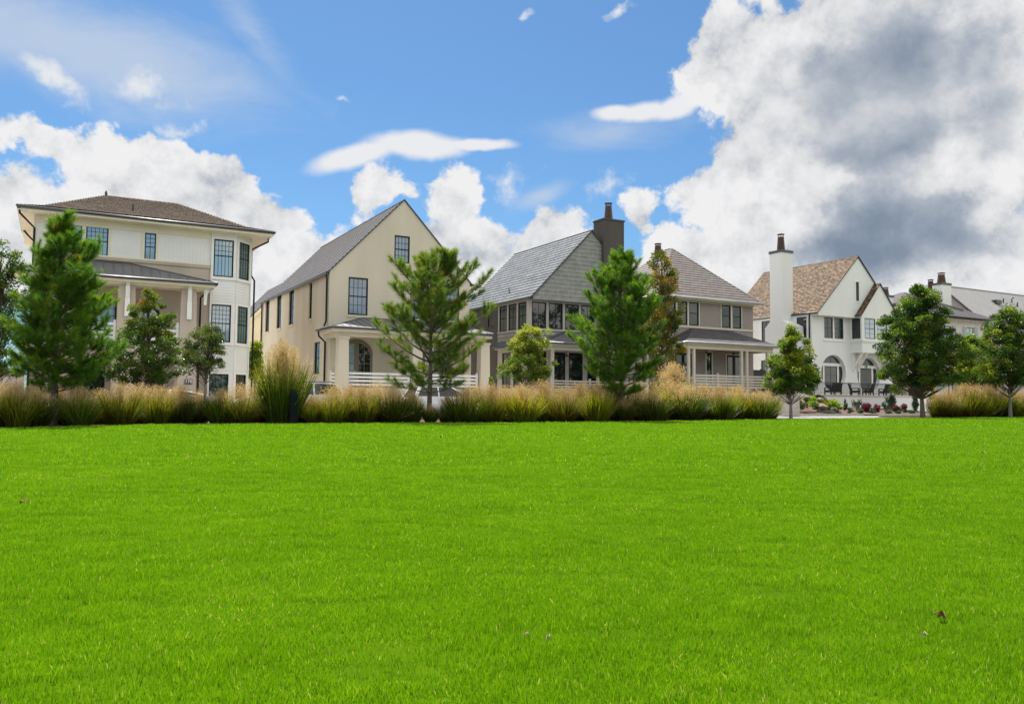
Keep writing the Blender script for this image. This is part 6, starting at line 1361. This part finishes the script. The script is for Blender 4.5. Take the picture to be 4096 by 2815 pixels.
LB = ['low dark shrub at the foot of the %s' % s for s in ('terrace wall, first from its left end', 'terrace wall under the olive strappy plant', 'taller upright conifer shrub', 'sparse shrub left of the azaleas', 'gap between the first two azaleas', 'ivy between the azalea pairs', 'two dusky azaleas', 'ivy round the 130 number', 'brick pier', 'magnolia', 'upper stone step')]
for i, (px, py, Y, hw_) in enumerate(((3318, 1640, 58.5, 20), (3350, 1650, 58, 20), (3400, 1653, 58, 18), (3440, 1655, 58, 20), (3488, 1656, 59, 18), (3560, 1657, 60, 24), (3600, 1657, 60, 22), (3650, 1658, 61, 24), (3205, 1640, 56, 24), (3232, 1608, 59, 22), (3262, 1640, 57, 20))):
    base = Vector((at(px, Y).x, Y, max(.0, zat(px, py, Y)))); bush('ground_cover', LB[i], 'shrub', base, hw_ / FPX * Y, .42, 'shrub_leaf', .09, 420, 140 + i, (.62, .25), group='low planting before the white terrace')
# creeper on the terrace wall
def ivy(px0, px1, py0, py1, label, seed):
    g = np.random.default_rng(seed); a, e = fp(px0, py1, st - .06), fp(px1, py0, st - .06); n = 1500; u, v = g.uniform(0, 1, n), g.uniform(0, 1, n); k = np.abs(u - .5) < .5 * (.75 + .25 * np.sin(v * 9 + seed)) * (.6 + .4 * v); u, v = u[k], v[k]
    o = empty('ivy', row((a[0] + e[0]) / 2, st, 0), YAW, label, 'creeper'); C = np.stack([(u - .5) * (e[0] - a[0]), -.03 - g.uniform(0, .10, len(u)), np.maximum(a[1], .02) + v * (e[1] - max(a[1], .02))], 1)
    V, F3 = leaves(C, .10, .2, .8, g); np_mesh('leaves', V, F3, 'shrub_leaf', np.repeat(np.clip(g.normal(.55, .25, len(u)), 0, 1), 4), o)
    w_ = MB(); w_.tube([(0, -.03, 0), (.05, -.03, .5), (-.05, -.03, 1.2)], .012, 4); w_.build('stem', 'twig', o)
ivy(3548, 3588, 1580, 1640, 'ivy climbing the terrace wall between the azalea pairs', 3); ivy(3646, 3678, 1584, 1645, 'ivy covering the right end of the terrace wall round the 130 number', 4)
# small dark timber fence beside the taupe house
h = House('timber_fence', 'dark stained board fence between the taupe and the white house', 35.95, 3.0, 'fence'); q = MB(); T = h.front(3.0); zf = fp(3035, 1480, 3.0)[1]
u = 35.95
while u < 41.2: q.tbox(T, u, u + .14, 0.3, zf - .08, 0, .025); u += .15
q.tbox(T, 35.95, 41.2, zf - .08, zf, -.03, .06); q.tbox(T, 35.95, 41.2, zf - .45, zf - .33, .026, .045); q.build('boards', 'dark_fence', h.o)
for u in (36.05, 38.1, 39.8, 41.1): q = MB(); q.tbox(T, u - .06, u + .06, 0, zf + .1, -.15, -.031); q.build('post', 'dark_fence', h.o)
# wire railing by the brick house
zb_ = fp(3830, 1550, -3)[1]; ta_, tb_ = fp(3795, 1540, -3)[0], fp(4100, 1540, -3)[0]; o = empty('wire_railing', row(ta_, -3, 0), YAW, 'low black railing of horizontal wires before the pale brick house', 'railing'); q = MB(); zt2 = fp(3830, 1519, -3)[1]
for k in range(6): z_ = zt2 - k * (zt2 - zb_) / 6; q.tube([(0, 0, z_), (tb_ - ta_, 0, z_)], .018 if k == 0 else .010, 5)
q.build('wires', 'wrought_iron', o)
for u in np.linspace(0, tb_ - ta_, 6): q = MB(); q.box((u - .04, -.04, 0), (u + .04, .04, zt2 + .03)); q.build('post', 'wrought_iron', o)
# landscape spotlight, path lights and fallen leaves
p = gp(3140, 1655); o = empty('spotlight', (p.x * .93, p.y * .93, .06), .4, 'small pale landscape spotlight in the mulch near the young oak', 'spotlight'); q = MB(); q.tube([(0, 0, -.05), (0, 0, .12)], .012); q.build('stake', 'wrought_iron', o); q = MB(); q.tube([(-.09, 0, .10), (.11, 0, .22)], [.045, .06], 10); q.build('lamp_head', 'number_white', o)
def litter(px, py, size, mat, label, seed, kind='dead_leaf'):
    g = np.random.default_rng(seed); p = gp(px, py, .026); q = MB(); n = 10; pts = [(size * math.cos(a) * (1 + .25 * math.sin(3 * a + seed)), size * .55 * math.sin(a), .012 * math.sin(2 * a + seed) + size * .18 * math.cos(a) ** 2) for a in np.linspace(0, 2 * math.pi, n, endpoint=False)]
    for i in range(n): q.face([(0, 0, .0), pts[i], pts[(i + 1) % n]]); q.face([(0, 0, -.003), (pts[(i + 1) % n][0], pts[(i + 1) % n][1], pts[(i + 1) % n][2] - .003), (pts[i][0], pts[i][1], pts[i][2] - .003)])
    q.tube([(0, 0, 0), (-size * 1.1, .01, .01), (-size * 1.6, .02, .0)], .0016, 4); o = q.build(kind, mat); o.location = p; o.rotation_euler = (g.uniform(-.3, .3), g.uniform(-.3, .3), g.uniform(0, 6)); tag(o, label, 'fallen leaf')
litter(3768, 2458, .026, 'dead_leaf', 'curled brown dead leaf on the lawn at lower right', 1); litter(2190, 2549, .009, 'straw_bit', 'pale dry seed tuft lying on the lawn below the middle', 2); litter(2098, 2537, .006, 'straw_bit', 'small straw coloured leaf left of the pale dry seed tuft', 3); litter(750, 1826, .045, 'dead_leaf', 'brown fallen leaf far out on the left of the lawn', 4); litter(3690, 2536, .006, 'straw_bit', 'tiny tan leaf scrap below the curled brown leaf', 5); litter(3934, 1810, .04, 'dead_leaf', 'brown fallen leaf far out on the right of the lawn', 6); litter(90, 2006, .03, 'dead_leaf', 'brown leaf scrap near the left picture edge of the lawn', 7); litter(1761, 1747, .05, 'wrought_iron', 'black curled leaf on the lawn in front of the open pine', 8)

# pale neighbour beyond the left edge oak, and the low tan wall in front of it
h = House('pale_house', 'pale grey house with a metal roof half hidden behind the left edge oak', -40, 14); zt_ = fp(60, 1170, 14)[1]
q = MB(); sheet(q, h.front(14), rect(-40, -19.5, 0, zt_ - 1.6), holes=[(-24, -22.6, 3.2, 5.2), (-27.5, -26.1, 3.2, 5.2)], reveal=.1, course=.2); sheet(q, h.right(-19.5), [(14, 0), (24, 0), (24, zt_ - 1.6), (19, zt_ + .9), (14, zt_ - 1.6)], course=.2); q.build('wall', 'white_siding', h.o)
for a in ((-24, -22.6, 3.2, 5.2), (-27.5, -26.1, 3.2, 5.2)): window(h.o, h.front(14), a, .06, .07, 2, (2, 1), glass='glass_shade')
seam_roof(h, [[h.L(-40.4, 13.4, zt_ - 1.75), h.L(-19.1, 13.4, zt_ - 1.75), h.L(-19.1, 19, zt_ + 1.0), h.L(-40.4, 19, zt_ + 1.0)], [h.L(-19.1, 24.6, zt_ - 1.75), h.L(-40.4, 24.6, zt_ - 1.75), h.L(-40.4, 19, zt_ + 1.0), h.L(-19.1, 19, zt_ + 1.0)]], 'grey_seam_metal', 'roof', .5)
zt_ = fp(50, 1490, -1.2)[1]; h = House('garden_wall', 'low tan rendered wall left of the tall cream house', -26, -1.2, 'wall'); q = MB(); q.box(h.L(-26, -1.2, 0), h.L(-15.9, -.95, zt_ - .08)); q.build('wall', 'tan_stucco', h.o); q = MB(); q.box(h.L(-26, -1.26, zt_ - .079), h.L(-15.88, -.89, zt_)); q.build('coping', 'concrete', h.o)
# ================================================================== SKY, SUN
def build_world():
    w = bpy.data.worlds.new('World'); SC.world = w; w.use_nodes = True; t = w.node_tree; t.nodes.clear()
    out = nd(t, 'ShaderNodeOutputWorld'); bg = nd(t, 'ShaderNodeBackground'); lk(t, bg.outputs[0], out.inputs[0])
    SUN_AZ, SUN_EL = rad(-20), rad(63)
    sky = nd(t, 'ShaderNodeTexSky', sky_type='NISHITA', sun_disc=False); sky.sun_elevation = SUN_EL; sky.sun_rotation = SUN_AZ; sky.air_density = 1.0; sky.dust_density = .6; sky.ozone_density = 2.0
    tc = nd(t, 'ShaderNodeTexCoord'); dirv = tc.outputs['Generated']
    def mth(op, a, b=None, c=None, clamp=False):
        n = nd(t, 'ShaderNodeMath', operation=op, use_clamp=clamp)
        for i, x in enumerate((a, b, c)):
            if x is None: continue
            if isinstance(x, (int, float)): n.inputs[i].default_value = x
            else: lk(t, x, n.inputs[i])
        return n.outputs[0]
    def sstep(x, lo, hi):
        n = nd(t, 'ShaderNodeMapRange', interpolation_type='SMOOTHSTEP'); lk(t, x, n.inputs[0]); n.inputs[1].default_value = lo; n.inputs[2].default_value = hi; return n.outputs[0]
    def noise(scale, det, rough, off=(0, 0, 0), stretch=(1, 1, 1), dist=0.0):
        mp = nd(t, 'ShaderNodeMapping'); lk(t, dirv, mp.inputs[0]); mp.inputs['Location'].default_value = off; mp.inputs['Scale'].default_value = stretch
        n = nd(t, 'ShaderNodeTexNoise'); n.inputs['Scale'].default_value = scale; n.inputs['Detail'].default_value = det; n.inputs['Roughness'].default_value = rough; n.inputs['Distortion'].default_value = dist
        lk(t, mp.outputs[0], n.inputs['Vector']); return n
    sep = nd(t, 'ShaderNodeSeparateXYZ'); lk(t, dirv, sep.inputs[0])
    az0 = mth('ARCTAN2', sep.outputs[0], sep.outputs[1]); el0 = mth('ARCSINE', sep.outputs[2])
    wn = noise(5.0, 5, .55); wc = nd(t, 'ShaderNodeSeparateColor'); lk(t, wn.outputs['Color'], wc.inputs[0])
    wn2 = noise(17, 4, .6, off=(5, 2, 1)); wd = nd(t, 'ShaderNodeSeparateColor'); lk(t, wn2.outputs['Color'], wd.inputs[0])
    az = mth('ADD', mth('ADD', az0, mth('MULTIPLY', mth('SUBTRACT', wc.outputs[0], .5), .10)), mth('MULTIPLY', mth('SUBTRACT', wd.outputs[0], .5), .055)); el = mth('ADD', mth('ADD', el0, mth('MULTIPLY', mth('SUBTRACT', wc.outputs[1], .5), .08)), mth('MULTIPLY', mth('SUBTRACT', wd.outputs[1], .5), .045))
    def ang(vx, vy):
        q = ray(vx * 1.764, vy * 1.764).normalized(); return math.atan2(q.x, q.y), math.asin(q.z)
    K = 1.764 / FPX
    def blob(x, y, rx, ry, rot=0.0, gain=1.0, A=None, E=None):
        a0, e0 = ang(x, y); A, E = A or az, E or el; ca, sa = math.cos(rot), math.sin(rot)
        da, de = mth('SUBTRACT', A, a0), mth('SUBTRACT', E, e0)
        u = mth('MULTIPLY', mth('ADD', mth('MULTIPLY', da, ca), mth('MULTIPLY', de, sa)), 1 / (rx * K)); v = mth('MULTIPLY', mth('SUBTRACT', mth('MULTIPLY', de, ca), mth('MULTIPLY', da, sa)), 1 / (ry * K))
        r_ = mth('SQRT', mth('ADD', mth('MULTIPLY', u, u), mth('MULTIPLY', v, v)))
        return mth('MULTIPLY', mth('SUBTRACT', 1, r_), gain)
    def union(L):
        x = L[0]
        for y in L[1:]: x = mth('SMOOTH_MAX', x, y, .12)
        return x
    n1 = noise(10.5, 9, .62); n1b = noise(10.5, 7, .62, off=(.010, -.005, -.024)); nf = noise(26, 6, .6)
    # cumulus banks
    cum = union([blob(2010, 150, 440, 330, .1), blob(1990, 430, 400, 230), blob(1800, 575, 270, 150), blob(2200, 600, 300, 160), blob(1720, 400, 130, 110), blob(1655, 110, 85, 115), blob(1675, 240, 85, 60), blob(1560, 550, 110, 62), blob(1700, 480, 110, 90),
                 blob(250, 400, 180, 85, 0, .7), blob(370, 345, 80, 55, 0, .8), blob(420, 430, 190, 105, 0, .85), blob(530, 400, 80, 70, 0, .8), blob(600, 520, 170, 105, 0, .8), blob(40, 520, 150, 130), blob(300, 570, 400, 120, 0, .85), blob(90, 335, 110, 48, -.4, .6), blob(680, 620, 120, 130),
                 blob(880, 450, 100, 50, .3, .7), blob(1030, 470, 85, 85, 0, .62), blob(1060, 570, 190, 85, 0, .8), blob(1270, 535, 115, 55, 0, .65), blob(1445, 470, 60, 52, 0, .6), blob(1200, 620, 260, 70), blob(1480, 620, 260, 80)])
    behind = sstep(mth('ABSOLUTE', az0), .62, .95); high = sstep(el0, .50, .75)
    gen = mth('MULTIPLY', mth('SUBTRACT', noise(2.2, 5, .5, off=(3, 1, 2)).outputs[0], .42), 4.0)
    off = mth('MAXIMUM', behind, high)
    cumM = mth('ADD', mth('MULTIPLY', cum, mth('SUBTRACT', 1, off)), mth('MULTIPLY', gen, off))
    cumM = mth('MAXIMUM', cumM, -1.2)
    dens = mth('ADD', cumM, mth('MULTIPLY', mth('SUBTRACT', n1.outputs[0], .5), 1.9)); a_c = sstep(dens, .0, .19)
    # small soft clouds and the long smooth one
    az1 = mth('ADD', az0, mth('MULTIPLY', mth('SUBTRACT', wc.outputs[2], .5), .035)); el1 = mth('ADD', el0, mth('MULTIPLY', mth('SUBTRACT', wc.outputs[1], .5), .045))
    soft = union([blob(800, 365, 140, 34, .30, 1, az1, el1), blob(950, 335, 150, 34, .05, 1, az1, el1), blob(1080, 332, 110, 16, -.02, 1, az1, el1), blob(1400, 262, 75, 22, .05, 1, az1, el1), blob(1520, 245, 75, 30, .25, 1, az1, el1), blob(1460, 256, 95, 28, .12, 1, az1, el1)])
    a_s = sstep(mth('ADD', soft, mth('MULTIPLY', mth('SUBTRACT', n1.outputs[0], .5), .55)), .0, .55)
    puff = union([blob(1150, 425, 85, 48, -.1), blob(1370, 425, 74, 46, .6), blob(300, 195, 120, 48, .1), blob(390, 268, 62, 30), blob(250, 278, 16, 14), blob(1432, 32, 42, 20, .4), blob(1222, 62, 26, 12), blob(110, 170, 80, 34, -.6), blob(765, 240, 50, 12, -.1, .9)])
    np_ = noise(20, 9, .68, off=(1, 4, 2)); a_p = mth('MULTIPLY', sstep(mth('ADD', puff, mth('MULTIPLY', mth('SUBTRACT', np_.outputs[0], .5), 2.8)), .10, 1.15), .95)
    cir = union([blob(230, 125, 480, 130, -.12, 1.1, az1, el1), blob(580, 90, 190, 55, -.9, .55, az1, el1), blob(1400, 300, 220, 60, .1, .7, az1, el1), blob(100, 60, 300, 120, 0, .8, az1, el1), blob(1230, 450, 110, 30, .3, .9, az1, el1)])
    nc = noise(6, 8, .62, stretch=(1, 1, 2.4), dist=.6); a_i = mth('MULTIPLY', sstep(mth('ADD', cir, mth('MULTIPLY', mth('SUBTRACT', nc.outputs[0], .5), 1.3)), -.05, .95), .72)
    # brightness of the cumulus: sunlit crowns, grey undersides of the thick bank
    thick = union([blob(2020, 230, 340, 250, .15), blob(2010, 550, 280, 150), blob(2270, 330, 170, 260)])
    tk = mth('MULTIPLY', sstep(mth('ADD', thick, mth('MULTIPLY', mth('SUBTRACT', noise(5, 8, .55, off=(2, 2, 0)).outputs[0], .5), 1.6)), -.05, .65), mth('SUBTRACT', 1, off))
    relief = mth('SUBTRACT', n1.outputs[0], n1b.outputs[0])
    core = sstep(dens, .25, 1.1)
    br = mth('SUBTRACT', mth('ADD', .93, mth('MULTIPLY', relief, 1.5)), mth('MULTIPLY', core, .09))
    patch = union([blob(2210, 440, 140, 80), blob(2260, 640, 130, 60), blob(1760, 60, 120, 60), blob(1850, 420, 90, 50)]); lit = sstep(mth('ADD', patch, mth('MULTIPLY', mth('SUBTRACT', n1.outputs[0], .5), 1.6)), .1, .7)
    dk = union([blob(1930, 560, 300, 130, 0, 1.25), blob(2080, 120, 320, 120, .3, .7), blob(1800, 120, 140, 70, .3, .5), blob(2050, 330, 260, 60, .2, .7)])
    dkk = sstep(mth('ADD', dk, mth('MULTIPLY', mth('SUBTRACT', n1.outputs[0], .5), .9)), -.15, 1.0)
    gr = mth('SUBTRACT', mth('ADD', .72, mth('MULTIPLY', relief, .6)), mth('MULTIPLY', dkk, .32)); gr = mth('ADD', gr, mth('MULTIPLY', lit, .30))
    val = mth('ADD', mth('MULTIPLY', br, mth('SUBTRACT', 1, tk)), mth('MULTIPLY', gr, tk)); val = mth('MINIMUM', mth('MAXIMUM', val, .36), 1.0)
    ccol = ramp(t, [(0.2, (.13, .19, .28)), (.42, (.27, .335, .43)), (.62, (.47, .52, .595)), (.82, (.80, .81, .83)), (1.0, (.97, .97, .98))], val)
    # sky blue tuned towards the photo's deeper blue
    gam = nd(t, 'ShaderNodeMix', data_type='RGBA', blend_type='MULTIPLY'); gam.inputs[0].default_value = 1; lk(t, sky.outputs[0], gam.inputs[6]); gam.inputs[7].default_value = (SKY_K * .345, SKY_K * .51, SKY_K * .62, 1)
    cur = gam.outputs[2]
    def over(cur, a, col):
        mx = nd(t, 'ShaderNodeMix', data_type='RGBA'); lk(t, a, mx.inputs[0]); lk(t, cur, mx.inputs[6])
        if isinstance(col, tuple): mx.inputs[7].default_value = (*col, 1)
        else: lk(t, col, mx.inputs[7])
        return mx.outputs[2]
    G = CLOUD_K
    cm = nd(t, 'ShaderNodeMix', data_type='RGBA', blend_type='MULTIPLY'); cm.inputs[0].default_value = 1; lk(t, ccol.outputs[0], cm.inputs[6]); cm.inputs[7].default_value = (G, G, G, 1)
    cur = over(cur, a_i, (.66 * G, .74 * G, .86 * G)); cur = over(cur, a_p, (.90 * G, .92 * G, .95 * G)); cur = over(cur, a_s, (.92 * G, .93 * G, .96 * G)); cur = over(cur, a_c, cm.outputs[2])
    rear = nd(t, 'ShaderNodeMix', data_type='RGBA', blend_type='MULTIPLY'); lk(t, off, rear.inputs[0]); lk(t, cur, rear.inputs[6]); rear.inputs[7].default_value = (1.78, 1.70, 1.58, 1); cur = rear.outputs[2]   # unseen sky behind and overhead, brightened to fill the shaded house fronts
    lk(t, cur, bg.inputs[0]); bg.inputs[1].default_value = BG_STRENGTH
    w.cycles.sampling_method = 'MANUAL'; w.cycles.sample_map_resolution = 1024
    sl = bpy.data.lights.new('sun', 'SUN'); sl.energy = SUN_E; sl.angle = rad(.53); sl.color = (1, .955, .88)
    so = bpy.data.objects.new('sun', sl); COL.objects.link(so)
    dv = Vector((math.sin(SUN_AZ) * math.cos(SUN_EL), math.cos(SUN_AZ) * math.cos(SUN_EL), math.sin(SUN_EL)))
    so.rotation_euler = dv.to_track_quat('Z', 'Y').to_euler(); so.location = dv * 60
BG_STRENGTH = .1; SKY_K = 1.0; CLOUD_K = 4.5; SUN_E = 5.0
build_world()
SC.view_settings.view_transform = 'Standard'; SC.view_settings.look = 'None'; SC.view_settings.exposure = 1.0; SC.view_settings.gamma = 1; SC.view_settings.use_curve_mapping = False
SC.render.engine = 'CYCLES'; SC.cycles.max_bounces = 8; SC.cycles.transparent_max_bounces = 8; SC.cycles.caustics_reflective = False; SC.cycles.caustics_refractive = False; SC.cycles.use_denoising = True; SC.cycles.denoiser = 'OPENIMAGEDENOISE'; SC.cycles.denoising_prefilter = 'NONE'; SC.cycles.denoising_input_passes = 'RGB_ALBEDO_NORMAL'
